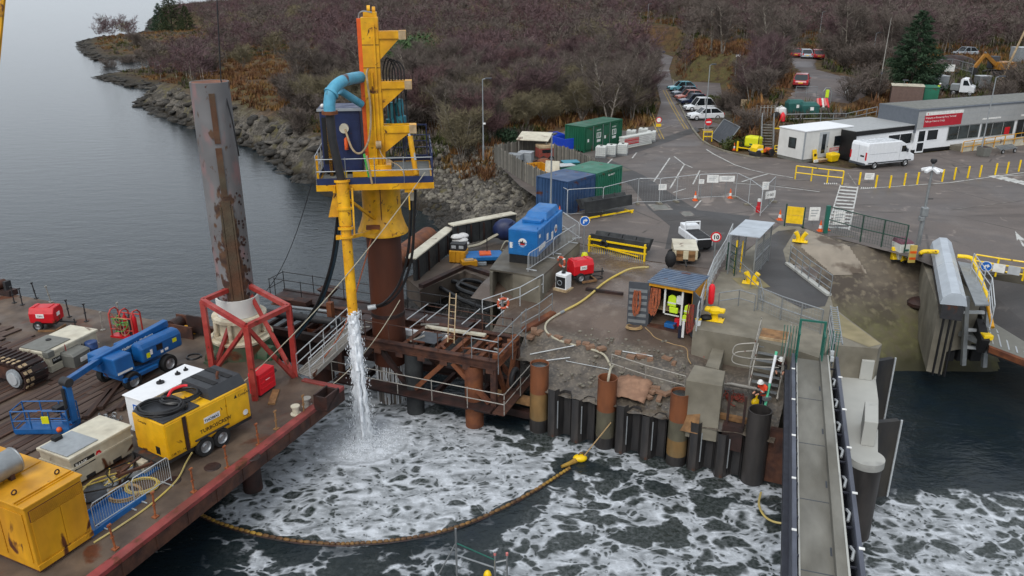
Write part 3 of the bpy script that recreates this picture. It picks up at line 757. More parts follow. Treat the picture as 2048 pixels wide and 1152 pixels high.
tk,L=boxframe('fuel_tank','white bunded fuel tank with grey hatch behind the weathered yellow power pack','fuel tank',(152,978),(270,908),DZ)
Hh=1.35;Dp=1.75
pt('body',MB().bx(0,L,0,Dp,.12,Hh-.14),'white_cream',tk,bv=.03)
pt('bund_rail',MB().bx(-.05,L+.05,-.05,Dp+.05,Hh-.55,Hh-.47),'white_cream',tk)
pt('lid',MB().bx(-.06,L+.06,-.06,Dp+.06,Hh-.139,Hh),'white_cream',tk,bv=.03)
pt('hatch',MB().bx(.0,L*.5,.12,Dp-.12,Hh+.001,Hh+.05),'grey_tank',tk,bv=.01)
pt('hatch_handle',MB().bx(L*.18,L*.3,Dp-.35,Dp-.1,Hh+.051,Hh+.2),'black_rubber',tk)
lb=pt('label_plate',MB().bx(.12,1.0,-.008,-.001,.72,1.02),'sign_black',tk)
text('BANK',.2,'sign_white',tk,(.17,-.009,.84),bold=.005,squeeze=.95)
pt('print_line',MB().bx(.2,.7,-.012,-.0085,.76,.79),'sign_white',tk)
pt('emblem',MB().side([(1.17+.13*math.cos(i*math.pi/3),.9+.15*math.sin(i*math.pi/3))for i in range(6)],-.009,-.001,'y'),'sign_red',tk)
text('o',.2,'sign_white',tk,(1.17,-.011,.84),align='CENTER')
pt('fork_pocket',MB().bx(.5,.9,-.006,-.001,.14,.28).bx(L-1.0,L-.6,-.006,-.001,.14,.28),'dark_metal',tk)
pt('drain_valve',MB().cyl((-.12,.5,.5),(0,.5,.5),.06,n=8).cyl((-.1,.9,.5),(0,.9,.5),.06,n=8),'dark_metal',tk)
cp,L=boxframe('compressor','large yellow two axle compressor with black hose coils on its sloping dark top','compressor',(338,922),(503,832),DZ+.62)
cp.location.z=DZ;Z0=.62;Dp=1.95
Hh=VZ(G(338,922,DZ+Z0),851)-DZ
pt('body',MB().bx(0,L,0,Dp,Z0,Hh),'yellow_paint',cp,bv=.05)
pt('chassis',MB().bx(-.3,L+.1,.12,Dp-.12,Z0-.2,Z0-.002),'dark_metal',cp)
for x0,x1 in((.05,.78),(1.02,L*.70),(L*.71,L-.05)):
 pt('door',MB().bx(x0,x1,-.03,-.001,Z0+.1,Hh-.1),'yellow_paint',cp,bv=.012)
pt('pillar',MB().bx(.82,.98,-.035,-.001,Z0+.05,Hh-.06),'rust_dark',cp)
pt('front_cover',MB().bx(.03,L*.42,.03,Dp-.03,Hh+.001,Hh+.07),'black_top',cp,bv=.03)
pt('rear_cover',MB().hexa([(L*.55,.06,Hh+.001),(L-.04,.06,Hh+.001),(L-.04,Dp-.03,Hh+.001),(L*.55,Dp-.03,Hh+.001)],[(L*.57,.3,Hh+.42),(L-.1,.3,Hh+.42),(L-.1,Dp-.1,Hh+.42),(L*.57,Dp-.1,Hh+.42)]),'black_top',cp)
pt('air_grille',MB().bx(L*.66,L*.72,.35,Dp-.15,Hh+.421,Hh+.45).bx(L*.84,L*.9,.35,Dp-.15,Hh+.421,Hh+.45),'black_rubber',cp)
pt('exhaust',MB().tube([(L*.78,.7,Hh+.40),(L*.78,.7,Hh+.6),(L*.8,.72,Hh+.72)],.06,8),'rust_bright',cp,True)
def wheel(par,c,r,wd,rimr=None,lab=None):
 ty=pt('wheel',MB().lathe([(r*.6,-wd/2),(r*.93,-wd/2),(r,-wd*.32),(r,wd*.32),(r*.93,wd/2),(r*.6,wd/2)],20),'tyre',par,True,loc=c,rot=(R(90),0,0))
 pt('rim',MB().lathe([(0,wd*.3),(r*.2,wd*.34),(r*.3,wd*.22),(r*.52,wd*.2),(r*.6,wd*.42),(r*.62,wd*.42)],16).lathe([(r*.62,-wd*.42),(r*.5,-wd*.2),(0,-wd*.2)],16),'rim',ty,True)
 return ty
for x in(L*.40,L*.60):
 wheel(cp,(x,.02,.42),.42,.26);wheel(cp,(x,Dp-.02,.42),.42,.26)
pt('mudguard',MB().bx(L*.3,L*.7,-.12,.25,.86,.9),'dark_metal',cp)
pt('drawbar',MB().bar((-1.6,Dp/2,.5),(-.28,Dp/2-.4,.5),.1).bar((-1.6,Dp/2,.5),(-.28,Dp/2+.4,.5),.1).cyl((-1.5,Dp/2,0),(-1.5,Dp/2,.7),.05,n=8),'rust_steel',cp)
pt('end_vent',MB().bx(-.012,-.001,.45,.7,Z0+.12,Z0+.45),'sign_black',cp)
text('TURBOSCREW',.23,'sign_black',cp,(L*.37,-.032,Z0+.42),bold=.003)
pt('logo_plate',MB().bx(L*.43,L*.62,-.036,-.031,Z0+.78,Z0+1.02),'sign_white',cp)
text('THOMAS',.17,'navy_paint',cp,(L*.435,-.037,Z0+.82),bold=.004)
text('CompAir',.16,'sign_black',cp,(L*.86,-.032,Hh-.38));pt('emblem',MB().side([(L*.81,Hh-.38),(L*.845,Hh-.38),(L*.828,Hh-.2)],-.036,-.031,'y'),'sign_black',cp)
text('CompAir',.14,'sign_black',cp,(-.003,Dp-.35,Hh-.3),rot=(R(90),0,R(-90)))
text('C38 T3 - 14',.13,'sign_black',cp,(.12,-.032,Z0+.13))
pt('round_sticker',MB().cyl((L-.3,-.036,Z0+.35),(L-.3,-.031,Z0+.35),.13,n=14),'sign_white',cp)
def coil(name,label,cat,loc,Rr,r,turns,m,squash=1.0,rz=0.0,group=None,tail=None,seed=1):
 rg=random.Random(seed);pts=[]
 n=26
 for i in range(int(n*turns)+1):
  t=2*math.pi*i/n;ww=i/n
  rr=Rr*(1+.05*math.sin(ww*2.3+seed)-.03*ww*rg.uniform(.6,1.2))
  pts.append((rr*math.cos(t),rr*math.sin(t)*squash,r+(ww*r*.75)+rg.uniform(0,.01)))
 if tail:pts+=[tuple(p)for p in cm([pts[-1]]+list(tail),5)[1:]]
 return solo(name,MB().tube(pts,r,6),m,label,cat,loc,rz,group,True)
cw=cp.matrix_basis
def on(o,x,y,z):return Matrix.Translation(o.location)@Matrix.Rotation(o.rotation_euler.z,4,'Z')@Vector((x,y,z))
coil('hose_coil','larger black hose coil at the near end of the yellow compressor top','hose coil',on(cp,L*.16,Dp*.5,Hh+.075),.92,.055,4.3,'black_hose',.8,seed=2,group='hose coils on the compressor')
coil('hose_coil','black hose coil with a red wrap in the middle of the yellow compressor top','hose coil',on(cp,L*.40,Dp*.55,Hh+.11),.78,.05,3.4,'black_hose',.75,rz=.6,seed=5,group='hose coils on the compressor')
solo('red_hose_wrap',MB().tube(cm([(-.5,.1,.0),(-.1,.28,.05),(.35,.2,.03),(.5,.05,0)],5),.06,6),'red_bright','red sleeve of hose lying over the black coil on the compressor','hose',on(cp,L*.42,Dp*.62,Hh+.35),BV,smooth=True)
wt,L=boxframe('water_tank','long clean white tank with two black filler caps behind the yellow compressor','tank',(303,878),(420,812),DZ)
Hh=VZ(G(303,878,DZ),802)-DZ
pt('body',MB().bx(0,L,0,1.25,.1,Hh-.06),'white_clean',wt,bv=.03)
pt('lid',MB().bx(-.06,L+.06,-.06,1.31,Hh-.058,Hh),'white_clean',wt,bv=.015)
pt('skid',MB().bx(.1,L-.1,.1,1.15,0,.098),'dark_metal',wt)
for x,r in((L*.45,.17),(L*.74,.12),(L*.88,.1)):
 pt('filler_cap',MB().cyl((x,.75,Hh+.001),(x,.75,Hh+.06),r,n=16).cyl((x,.75,Hh+.06),(x,.75,Hh+.16),.04,n=8),'black_rubber',wt)
pt('logo',MB().bx(-.012,-.001,.42,.8,Hh-.75,Hh-.35),'sign_blue',wt)
pt('logo_mark',MB().bx(-.016,-.0125,.5,.72,Hh-.58,Hh-.42),'sign_white',wt)
tk2,L=boxframe('site_tank','cream white tank with a grey hatch beside the blue drum and grey bin','tank',(105,749),(200,700),DZ)
Hh=VZ(G(105,749,DZ),705)-DZ;Dp=1.7
pt('body',MB().bx(0,L,0,Dp,.15,Hh-.16),'white_cream',tk2,bv=.03)
pt('skid_foot',MB().bx(.0,.7,0,Dp,0,.148).bx(L-.7,L,0,Dp,0,.148),'white_cream',tk2)
pt('middle_rail',MB().bx(-.03,L+.03,-.03,Dp+.03,Hh-.8,Hh-.74),'white_cream',tk2)
pt('lid',MB().bx(-.07,L+.07,-.07,Dp+.07,Hh-.158,Hh),'white_cream',tk2,bv=.04)
pt('hatch',MB().bx(-.02,L*.52,.18,Dp+.03,Hh+.001,Hh+.05),'grey_plastic',tk2,bv=.01)
pt('filler_cap',MB().cyl((L*.36,1.1,Hh+.052),(L*.36,1.1,Hh+.09),.13,n=14),'black_rubber',tk2)
pt('corner_cap',MB().bx(-.08,.3,-.08,.3,Hh-.3,Hh+.02),'grey_plastic',tk2,bv=.03)
text('THOMAS',.34,'sign_black',tk2,(L*.34,-.006,Hh-.62),bold=.006)
pt('stripe',MB().bx(L*.36,L*.6,-.007,-.001,Hh-.75,Hh-.69),'sign_black',tk2)
pt('label_plate',MB().bx(.15,.85,-.007,-.001,Hh-.72,Hh-.42),'sign_black',tk2)
text('BANK',.16,'sign_white',tk2,(.2,-.008,Hh-.58));pt('emblem',MB().bx(.87,1.0,-.009,-.001,Hh-.7,Hh-.45),'sign_red',tk2)
pt('pipe',MB().tube([(.95,-.06,Hh+.02),(.95,-.08,Hh-.3),(1.2,-.1,.1)],.025,5),'red_frame',tk2)
bn,L=boxframe('plant_nappy_bin','grey lidded storage bin standing against the cream tank','bin',(152,741),(184,722),DZ)
pt('body',MB().hexa([(.06,.06,0),(L-.06,.06,0),(L-.06,.95,0),(.06,.95,0)],[(0,0,.7),(L,0,.7),(L,1.0,.7),(0,1.0,.7)]),'grey_plastic',bn,bv=.02)
pt('lid',MB().hexa([(-.03,-.04,.702),(L+.03,-.04,.702),(L+.03,1.04,.702),(-.03,1.04,.702)],[(.02,.1,.82),(L-.02,.1,.82),(L-.02,1.0,.92),(.02,1.0,.92)]),'grey_plastic',bn,bv=.02)
pt('label_plate',MB().bx(.4,.95,-.0,.05,.28,.5).move(0,(0,-.045,0)),'sign_white',bn)
p=G(188,716,DZ);bd=tg('oil_drum','dark blue plastic drum with a white label behind the grey bin','drum',p,R(-20))
pt('barrel',MB().lathe([(0,0),(.27,0),(.29,.03),(.29,.3),(.305,.32),(.29,.34),(.29,.6),(.305,.62),(.29,.64),(.29,.88),(.25,.93),(0,.93)],20),'blue_barrel',bd,True)
pt('rim',MB().ring((0,0,.9),.28,.025,20,5),'blue_barrel',bd,True)
pt('label_plate',MB().lathe([(.297,.4),(.297,.58)],40).move(0,(0,0,0)),'sign_white',bd)if False else pt('label_plate',MB().box((0,-.3,.5),(.32,.02,.26)),'sign_white',bd)
def small_compressor(A,B,z,label,scale=1.0,white_labels=True):
 o,a,L=frame(A,B,z+.45);o.z=z
 t=tg('towable_compressor',label,'compressor',o,a,'small red compressors')
 W=L*.72;H0,H1=.42,1.28
 pt('canopy',MB().side([(0,H0),(W,H0),(W+.02,H1-.3),(W-.15,H1),(.15,H1),(-.02,H1-.3)],0,L),'red_paint',t,bv=.05)
 pt('canopy_ridge',MB().bx(L*.1,L*.2,.2,W-.2,H1+.001,H1+.03).bx(L*.75,L*.8,.2,W-.2,H1+.001,H1+.03),'red_paint',t)
 pt('label_plate',MB().bx(L*.3,L*.62,-.04,-.022,.75,.98),'sign_white',t)
 text('TPH',.16,'sign_black',t,(L*.36,-.042,.8))
 pt('end_label',MB().bx(L+.001,L+.02,W*.3,W*.6,.75,.95),'sign_white',t)
 pt('chassis',MB().bx(.05,L-.05,.15,W-.15,.3,.418),'dark_metal',t)
 wheel(t,(L*.32,-.02,.28),.28,.2);wheel(t,(L*.32,W+.02,.28),.28,.2)
 pt('drawbar',MB().bar((L,W/2,.35),(L+.9,W/2,.3),.08).cyl((L+.8,W/2,0),(L+.8,W/2,.5),.035,n=6),'dark_metal',t)
 pt('skid_frame',MB().bar((L*.35,-.2,.06),(L*1.05,-.2,.06),.1).bar((L*1.05,-.2,.06),(L*1.1,W*.7,.06),.1),'timber',t)
 return t
small_compressor((60,646),(110,646),DZ,'small red towable compressor by the far edge of the barge deck')
p=G(258,672,DZ);gc=tg('gas_rack','red tubular rack of gas bottles with tangled green hoses behind the blue lift','gas bottle rack',p,R(-15))
mat('rack_red',S(180,56,46),.5,dirt=.2)
for x in(-.75,-.1,.65):
 pt('hoop',MB().tube([(x,-.35,0),(x,-.35,1.35),(x,-.15,1.55),(x,.15,1.55),(x,.35,1.35),(x,.35,0)],.045,6),'rack_red',gc,True)
pt('rail',MB().cyl((-.75,-.35,1.2),(.65,-.35,1.2),.035,n=6).cyl((-.75,.35,1.2),(.65,.35,1.2),.035,n=6).cyl((-.75,-.35,.5),(.65,-.35,.5),.035,n=6),'rack_red',gc,True)
pt('tray',MB().bx(-.85,.75,-.4,.4,0,.1),'red_paint',gc)
for i,(x,y)in enumerate(((-.45,0),(-.2,.15),(.2,0),(.42,.12))):
 pt('gas_bottle',MB().lathe([(0,.12),(.115,.12),(.115,1.05),(.05,1.2),(.035,1.3),(0,1.3)],12),'red_paint' if i%2 else 'dark_metal',gc,True,loc=(x,y,0))
rg=random.Random(8)
for i in range(6):
 pts=[(rg.uniform(-.7,.5),-.4+rg.uniform(-.05,.05),rg.uniform(.2,1.5))for _ in range(5)]
 pt('hose',MB().tube(cm(pts,5),.022,5),('sling_green','rope_red','rope_tan')[i%3],gc,True)
o=G(36,782,DZ);tr=tg('crawler_track','rusty crawler track with pale bolted shoes and a grey idler wheel at the left edge','crawler track',o,R(158))
def track_pt(s_,Lt,r):
 P_=2*Lt+2*math.pi*r;s_=s_%P_
 if s_<Lt:return(s_,2*r,0.0)
 s_-=Lt
 if s_<math.pi*r:t=s_/r;return(Lt+r*math.sin(t),r+r*math.cos(t),-t)
 s_-=math.pi*r
 if s_<Lt:return(Lt-s_,0.0,-math.pi)
 s_-=Lt;t=s_/r;return(-r*math.sin(t),r-r*math.cos(t),-math.pi-t)
Lt,r=5.0,.62;W=1.25;ns=40
sh_me=MB().bx(-.15,.15,-W,0,-.03,.04).bx(-.12,-.05,-W,0,.04,.09)
shm=sh_me.mesh('track_shoe','rust_dark')
bt=MB().bx(-.08,.08,-W*.35,-W*.22,.041,.1).bx(-.08,.08,-W*.15,-W*.05,.041,.1).mesh('bolt_plate','timber_pale')
for i in range(ns):
 x,z,t=track_pt(i*(2*Lt+2*math.pi*r)/ns,Lt,r)
 sh=put('track_shoe',shm,tr,(x,0,z+.06),0,(0,-t,0));put('bolt_plate',bt,sh)
pt('track_frame',MB().bx(.2,Lt-.2,-W*.7,-W*.2,.3,.95),'rust_steel',tr)
for x in(0,Lt):
 pt('idler',MB().cyl((x,-.02,r+.06),(x,.1,r+.06),r*.72,n=24),'grey_tank',tr,True);pt('idler',MB().cyl((x,-W+.02,r+.06),(x,-W-.1,r+.06),r*.72,n=24),'grey_tank',tr,True)
 pt('idler_hub',MB().cyl((x,.101,r+.06),(x,.16,r+.06),r*.5,n=20),'galv_light',tr,True)
A_,B_=G(262,782,DZ),G(382,722,DZ);la=ang(A_,B_)
bl=tg('boom_lift','blue articulated boom lift with its basket lowered to the planks','boom lift',A_,la)
def inv(o,p):
 dx,dy=p[0]-o.location.x,p[1]-o.location.y;a=o.rotation_euler.z
 return(dx*math.cos(a)+dy*math.sin(a),-dx*math.sin(a)+dy*math.cos(a))
pt('chassis',MB().bx(-.1,2.6,.2,1.7,.45,.8),'blue_lift',bl,bv=.03)
for x in(.2,2.3):
 wheel(bl,(x,.05,.45),.45,.34);wheel(bl,(x,1.85,.45),.45,.34)
pt('turntable',MB().cyl((1.3,.95,.8),(1.3,.95,.98),.6,n=20),'dark_metal',bl)
pt('cowling',MB().side([(.0,1.0),(.0,1.7),(.15,1.92),(.6,1.96),(.75,1.8),(.75,1.0)],.9,3.3),'blue_lift',bl,bv=.12)
pt('far_cowling',MB().bx(.9,3.0,1.3,2.0,1.0,1.7),'blue_lift',bl,bv=.1)
pt('counterweight',MB().side([(.0,.95),(2.0,.95),(1.9,1.8),(.1,1.8)],-.55,.45),'blue_lift',bl,bv=.06)
pt('bumper',MB().bx(-.3,1.6,-.12,.05,.55,.75),'blue_lift',bl,bv=.02)
pt('warning_label',MB().bx(1.15,1.35,-.012,-.002,1.2,1.45).bx(2.7,2.95,-.012,-.002,1.4,1.6),'yellow_lime',bl)
pt('white_label',MB().bx(1.37,1.5,-.012,-.002,1.3,1.55).bx(1.95,2.1,-.012,-.002,1.15,1.28).bx(2.2,2.4,-.012,-.002,1.18,1.3),'sign_white',bl)
pt('control_recess',MB().bx(1.75,2.1,-.012,-.002,1.35,1.65),'sign_black',bl)
pt('foot_label',MB().bx(-.5,.3,-.0125,-.002,1.02,1.12),'sign_white',bl)
zb=1.55
pt('lower_boom',MB().bar((-.7,1.0,zb-.25),(3.3,1.0,zb+.12),.34,.36),'blue_lift',bl,bv=.03)
pt('main_boom',MB().bar((3.3,1.0,zb+.5),(-1.0,1.0,zb+.12),.32,.34),'blue_lift',bl,bv=.03)
bas=inv(bl,G(98,862,DZ));kn=inv(bl,G(152,856,DZ));KZ=VZ(G(152,856,DZ),762)-DZ
pt('telescope',MB().bar((-.6,1.0,zb+.1),(kn[0],kn[1],KZ-.05),.24,.26),'blue_lift',bl,bv=.02)
pt('knuckle',MB().cyl((kn[0],kn[1]-.22,KZ-.05),(kn[0],kn[1]+.22,KZ-.05),.2,n=14),'dark_metal',bl,True)
pt('jib',MB().bar((kn[0],kn[1],KZ),(kn[0]-.1,kn[1]-.15,.45),.26,.24),'blue_lift',bl,bv=.02)
pt('jib_cylinder',MB().cyl((kn[0]-.25,kn[1]-.05,KZ-.25),(kn[0]-.35,kn[1]-.2,.6),.07,n=8),'black_rubber',bl,True)
pt('end_linkage',MB().bar((kn[0]-.1,kn[1]-.15,.4),(bas[0]+.8,bas[1],.4),.2,.16),'blue_lift',bl)
o_=math.radians(-52)
text('Nationwide Platforms',.2,'sign_white',bl,(.5,.795,1.66),rot=(R(90),R(-5),0),bold=.004)
bk=MB();cx,cy=bas;rz_=R(-62)-0.0
def bp(x,y,z):
 return(cx+x*math.cos(rz_)-y*math.sin(rz_),cy+x*math.sin(rz_)+y*math.cos(rz_),z)
pt('basket_floor',MB().prism([bp(-1.15,-.45,0)[:2],bp(1.15,-.45,0)[:2],bp(1.15,.45,0)[:2],bp(-1.15,.45,0)[:2]],.12,.2),'blue_lift',bl)
for z in(.35,.75,1.2):
 loop=[bp(-1.15,-.45,z),bp(1.15,-.45,z),bp(1.15,.45,z),bp(-1.15,.45,z),bp(-1.15,-.45,z)]
 pt('basket_rail',MB().tube(loop,.028,6),'blue_lift',bl,True)
for x,y in((-1.15,-.45),(1.15,-.45),(1.15,.45),(-1.15,.45),(-.4,-.45),(.4,-.45),(-.4,.45),(.4,.45)):
 pt('basket_post',MB().cyl(bp(x,y,.2),bp(x,y,1.2),.028,n=6),'blue_lift',bl,True)
pt('basket_kick_plate',MB().bar(bp(-1.15,-.46,.28),bp(1.15,-.46,.28),.02,.2).bar(bp(1.16,-.45,.28),bp(1.16,.45,.28),.02,.2),'blue_lift',bl)
pt('control_box',MB().box(bp(.5,.3,.95),(.5,.35,.25)),'dark_metal',bl)
pt('yellow_label',MB().box(bp(.25,-.48,.8),(.06,.3,.32),rz_+R(90)),'yellow_lime',bl)
pt('orange_cap',MB().ball(bp(.75,-.5,.35),.12),'orange_paint',bl,True)
o,a,L=frame((522,796),(553,774),DZ);rc=tg('red_cabinet','bright red ribbed cabinet beside the foot of the red frame','cabinet',o,a)
pt('body',MB().bx(0,L,0,.6,.1,1.15),'red_bright',rc,bv=.03)
for i in range(3):pt('rib',MB().bx(.1,L-.1,-.03,-.001,.35+i*.26,.43+i*.26),'red_bright',rc,bv=.01)
pt('label_plate',MB().bx(L*.4,L*.65,-.012,-.001,.64,.72),'sign_white',rc)
pt('skid',MB().bx(.05,L-.05,.05,.55,0,.098),'dark_metal',rc)
def barrier_mesh(wd=2.3,h=1.1,nb=16):
 fr=MB().tube([(0,0,.05),(0,0,h-.1),(.1,0,h),(wd-.1,0,h),(wd,0,h-.1),(wd,0,.05)],.022,6).cyl((0,0,.2),(wd,0,.2),.02,n=6)
 inf=[MB().cyl(((i+1)*wd/(nb+1),0,.2),((i+1)*wd/(nb+1),0,h),.011,n=4)for i in range(nb)]
 ft=MB().bar((.3,-.32,.03),(.3,.32,.03),.05,.04).bar((wd-.3,-.32,.03),(wd-.3,.32,.03),.05,.04)
 return fr.mesh('frame','galv_light',True),MB().cyl((0,0,.2),(0,0,h),.011,n=4).mesh('rod','galv_light'),ft.mesh('foot','galv_light'),wd,nb
BAR=barrier_mesh()
def br_(a,b,label,group,n=1):
 out=[]
 for i in range(n):
  p=a.lerp(b,i/n);t=tg('crowd_barrier',label if isinstance(label,str)else label[i],'barrier',p,ang(a,b),group)
  Ls=dist2(a,b)/n-.04;t.scale=(Ls/BAR[3],1,1)
  put('frame',BAR[0],t);put('foot',BAR[2],t)
  for k in range(BAR[4]):put('rod',BAR[1],t,((k+1)*BAR[3]/(BAR[4]+1),0,0))
  out.append(t)
 return out
br_(G(192,1062,DZ),G(345,962,DZ),['galvanised crowd barrier nearest the weathered yellow power pack','galvanised crowd barrier nearest the yellow compressor wheels'],'crowd barriers on the barge',2)
p=G(212,1030,DZ);solo('blue_tray',MB().bx(-1.3,1.3,-.6,.6,0,.05).bx(-1.3,1.3,-.6,-.54,.05,.2).bx(-1.3,1.3,.54,.6,.05,.2),'blue_lift','blue drip tray behind the crowd barriers','drip tray',p,BV)
for i,(x,y,lab)in enumerate(((285,975,'yellow hose coil hung behind the crowd barrier'),(250,990,'tan hose coil on the deck behind the crowd barriers'))):
 coil('hose_coil',lab,'hose coil',G(x,y,DZ),.6,.035,4,'hose_yellow' if i==0 else 'rope_tan',.9,seed=11+i,group='hoses by the crowd barriers')
pts=[G(300,962,DZ+.05),G(350,938,DZ+.05),G(372,930,DZ+.3),G(382,900,DZ+.6),G(262,930,DZ+.05),G(240,960,DZ+.05)]
solo('hose',MB().tube(cm([G(188,1085,DZ+.04),G(240,1052,DZ+.04),G(300,1010,DZ+.04),G(352,962,DZ+.04),G(372,925,DZ+.15),G(384,905,DZ+.5)],6),.035,6),'hose_yellow','yellow hose running along the barge edge to the compressor','hose',smooth=True)
rg=random.Random(3)
tb=tg('scrap_heap','heap of grey sheeting and hoses between the white tank and barriers','scrap heap',G(230,968,DZ),BV)
for i in range(7):
 pt('sheet',MB().ball((rg.uniform(-1.2,1.2),rg.uniform(-.5,.3),.1),rg.uniform(.25,.5),9,6,(1.2,.9,.55)),'grey_dark' if i%2 else 'galv',tb,True)
pt('pump',MB().bx(.9,1.4,-.6,-.2,0,.5),'white_cream',tb);pt('tray',MB().bx(.6,1.7,-.8,.0,0,.06),'blue_lift',tb)
for i in range(4):pt('hose',MB().tube(cm([(rg.uniform(-1.6,1.6),rg.uniform(-.7,.6),rg.uniform(.1,.55))for _ in range(5)],5),.03,5),'hose_yellow' if i%2 else 'black_hose',tb,True)
wm=tg('chain_heap','heap of pale chain on the deck between the basket and compressor','chain',G(214,842,DZ),0)
for i in range(26):
 pt('link',MB().ring((rg.gauss(0,.3),rg.gauss(0,.22),.05+rg.random()*.12),.09,.02,8,4,rg.choice('xyz')),'galv',wm)
coil('hose_coil','black hose ring beside the spud collar and blue lift','hose coil',G(388,716,DZ+.35),.36,.04,2,'black_hose',1,seed=21)
wg=tg('winch_gear','rusty winch and steel bracket on the far edge of the barge by the spud','winch',G(372,668,DZ),R(-20))
pt('side_frame',MB().bx(-.9,.9,-.5,-.4,0,.7).bx(-.9,.9,.4,.5,0,.9),'rust_steel',wg);pt('drum',MB().cyl((-.6,-.39,.5),(-.6,.39,.5),.35,n=16),'rust_dark',wg,True)
pt('plate',MB().bx(.3,1.3,-.1,0,.2,1.2),'rust_dark',wg);pt('cross_beam',MB().bx(-1.6,1.8,.55,.8,0,.3),'rust_steel',wg)
pt('motor',MB().cyl((.0,.0,.3),(.6,.0,.3),.22,n=12),'yellow_old',wg,True)
pp=tg('winch_gear','small rusty mooring winch at the far left corner of the barge','winch',G(12,588,DZ),R(-20))
pt('side_frame',MB().bx(-.7,.7,-.3,.3,0,.35),'rust_dark',pp);pt('drum',MB().cyl((-.3,-.3,.6),(-.3,.3,.6),.28,n=12),'rust_steel',pp,True);pt('post',MB().bx(.2,.4,-.2,.2,.35,.9),'dark_metal',pp)
GO=Vector((-.75,35.0,0));GA=BV-R(90)
def GF(x,y,z=0):return Vector((GO.x+x*math.cos(GA)-y*math.sin(GA),GO.y+x*math.sin(GA)+y*math.cos(GA),z))
def g_in(p):
 dx,dy=p[0]-GO.x,p[1]-GO.y;return(dx*math.cos(GA)+dy*math.sin(GA),-dx*math.sin(GA)+dy*math.cos(GA))
gf=tg('guide_frame','rusty trussed steel guide frame with scaffold rails round the tall brown casing','steel frame',GO,GA)
UZ,LZ,W_=3.9,1.45,2.9
def beam(p,q_,wd,h,m='rust_steel',name='beam'):
 p,q_=Vector(p),Vector(q_)
 mb=MB().bar(p+Vector((0,0,h/2)),q_+Vector((0,0,h/2)),wd,.05).bar(p-Vector((0,0,h/2)),q_-Vector((0,0,h/2)),wd,.05).bar(p,q_,.05,h-.052)
 return pt(name,mb,m,gf)
beam((-9.2,-.1,UZ-.2),(.05,-.1,UZ-.2),.34,.42,'rust_steel','chord')
beam((-15.5,W_,UZ-.2),(.05,W_,UZ-.2),.34,.42,'rust_steel','chord')
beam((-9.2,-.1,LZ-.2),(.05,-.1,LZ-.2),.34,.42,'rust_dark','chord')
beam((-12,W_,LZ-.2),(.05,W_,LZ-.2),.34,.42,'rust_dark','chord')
beam((-.08,.1,UZ-.2),(-.08,W_-.2,UZ-.2),.34,.42,'rust_bright','end_beam')
beam((-.08,.1,LZ-.2),(-.08,W_-.2,LZ-.2),.34,.42,'rust_steel','end_beam')
for x in(-1.0,-1.7,-2.5,-3.4):beam((x,.08,UZ-.24),(x,W_-.18,UZ-.24),.24,.3,'rust_bright','cross_beam')
for x in(-4.3,-5.2,-7.8,-8.8):beam((x,.08,UZ-.24),(x,W_-.18,UZ-.24),.24,.3,'rust_steel','cross_beam')
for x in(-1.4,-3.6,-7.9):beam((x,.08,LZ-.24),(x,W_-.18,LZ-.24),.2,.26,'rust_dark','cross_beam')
for y in(-.1,W_):
 for x in(-.1,-4.7,-8.9):pt('vertical',MB().bx(x-.14,x+.14,y-.12,y+.12,LZ+.03,UZ-.43),'rust_steel',gf)
 for a,b in((-4.5,-2.7),(-.35,-2.3),(-4.9,-6.4),(-8.7,-6.9)):
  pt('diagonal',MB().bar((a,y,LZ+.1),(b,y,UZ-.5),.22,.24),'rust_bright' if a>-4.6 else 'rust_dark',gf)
for a,b in((.25,W_/2-.2),(W_-.3,W_/2+.2)):
 pt('diagonal',MB().bar((-.08,a,UZ-.5),(-.08,b,LZ+.1),.2,.2),'rust_bright',gf)
for i in range(8):
 pt('gusset',MB().bx(-9+i*1.25-.2,-9+i*1.25+.2,-.29,-.272,UZ-.65,UZ-.42),'rust_steel',gf)
pt('walkway_plate',MB().bx(-4.8,-3.6,.5,1.7,UZ+.01,UZ+.05),'grey_dark',gf)
pt('walkway_plate',MB().bx(-9.0,-7.6,.2,2.6,UZ+.01,UZ+.05),'rust_dark',gf)
pt('lower_walkway',MB().bx(-9,0,-.85,-.29,LZ-.02,LZ+.04),'rust_dark',gf)
pt('side_walkway',MB().bx(.12,.75,-.85,W_+.4,LZ-.02,LZ+.04),'rust_steel',gf)
pt('sea_walkway',MB().bx(-15.5,-3,W_+.2,W_+1.15,UZ-.06,UZ),'rust_dark',gf)
pt('outrigger_beam',MB().bx(-15.6,-2.5,W_+1.16,W_+1.36,UZ-.5,UZ+.05),'rust_dark',gf)
rg=random.Random(4)
for i in range(9):
 x=-14.8+i*.75;pt('cross_beam',MB().bar((x,.4+rg.random()*.3,UZ-.7),(x+rg.uniform(-.2,.2),W_-.2,UZ-.7),.16,.22),'rust_dark',gf)
pt('lower_beam',MB().bar((-15.0,.3,UZ-.75),(-9.3,.3,UZ-.75),.3,.4),'rust_dark',gf)
pt('curtain_plate',MB().bx(-14.6,-9.6,.55,.6,1.2,UZ-1.0),'rust_dark',gf)
pt('pipe',MB().cyl((-14.8,1.0,UZ-.1),(-9.9,1.3,UZ-.1),.22,n=14),'dark_metal',gf,True)
pt('pipe',MB().cyl((-13.8,1.7,UZ+.1),(-11,2.0,UZ+.1),.1,n=10),'galv',gf,True)
pt('bracket',MB().bx(-10.8,-10.5,1.6,1.9,UZ-.2,UZ+.8),'rust_bright',gf)
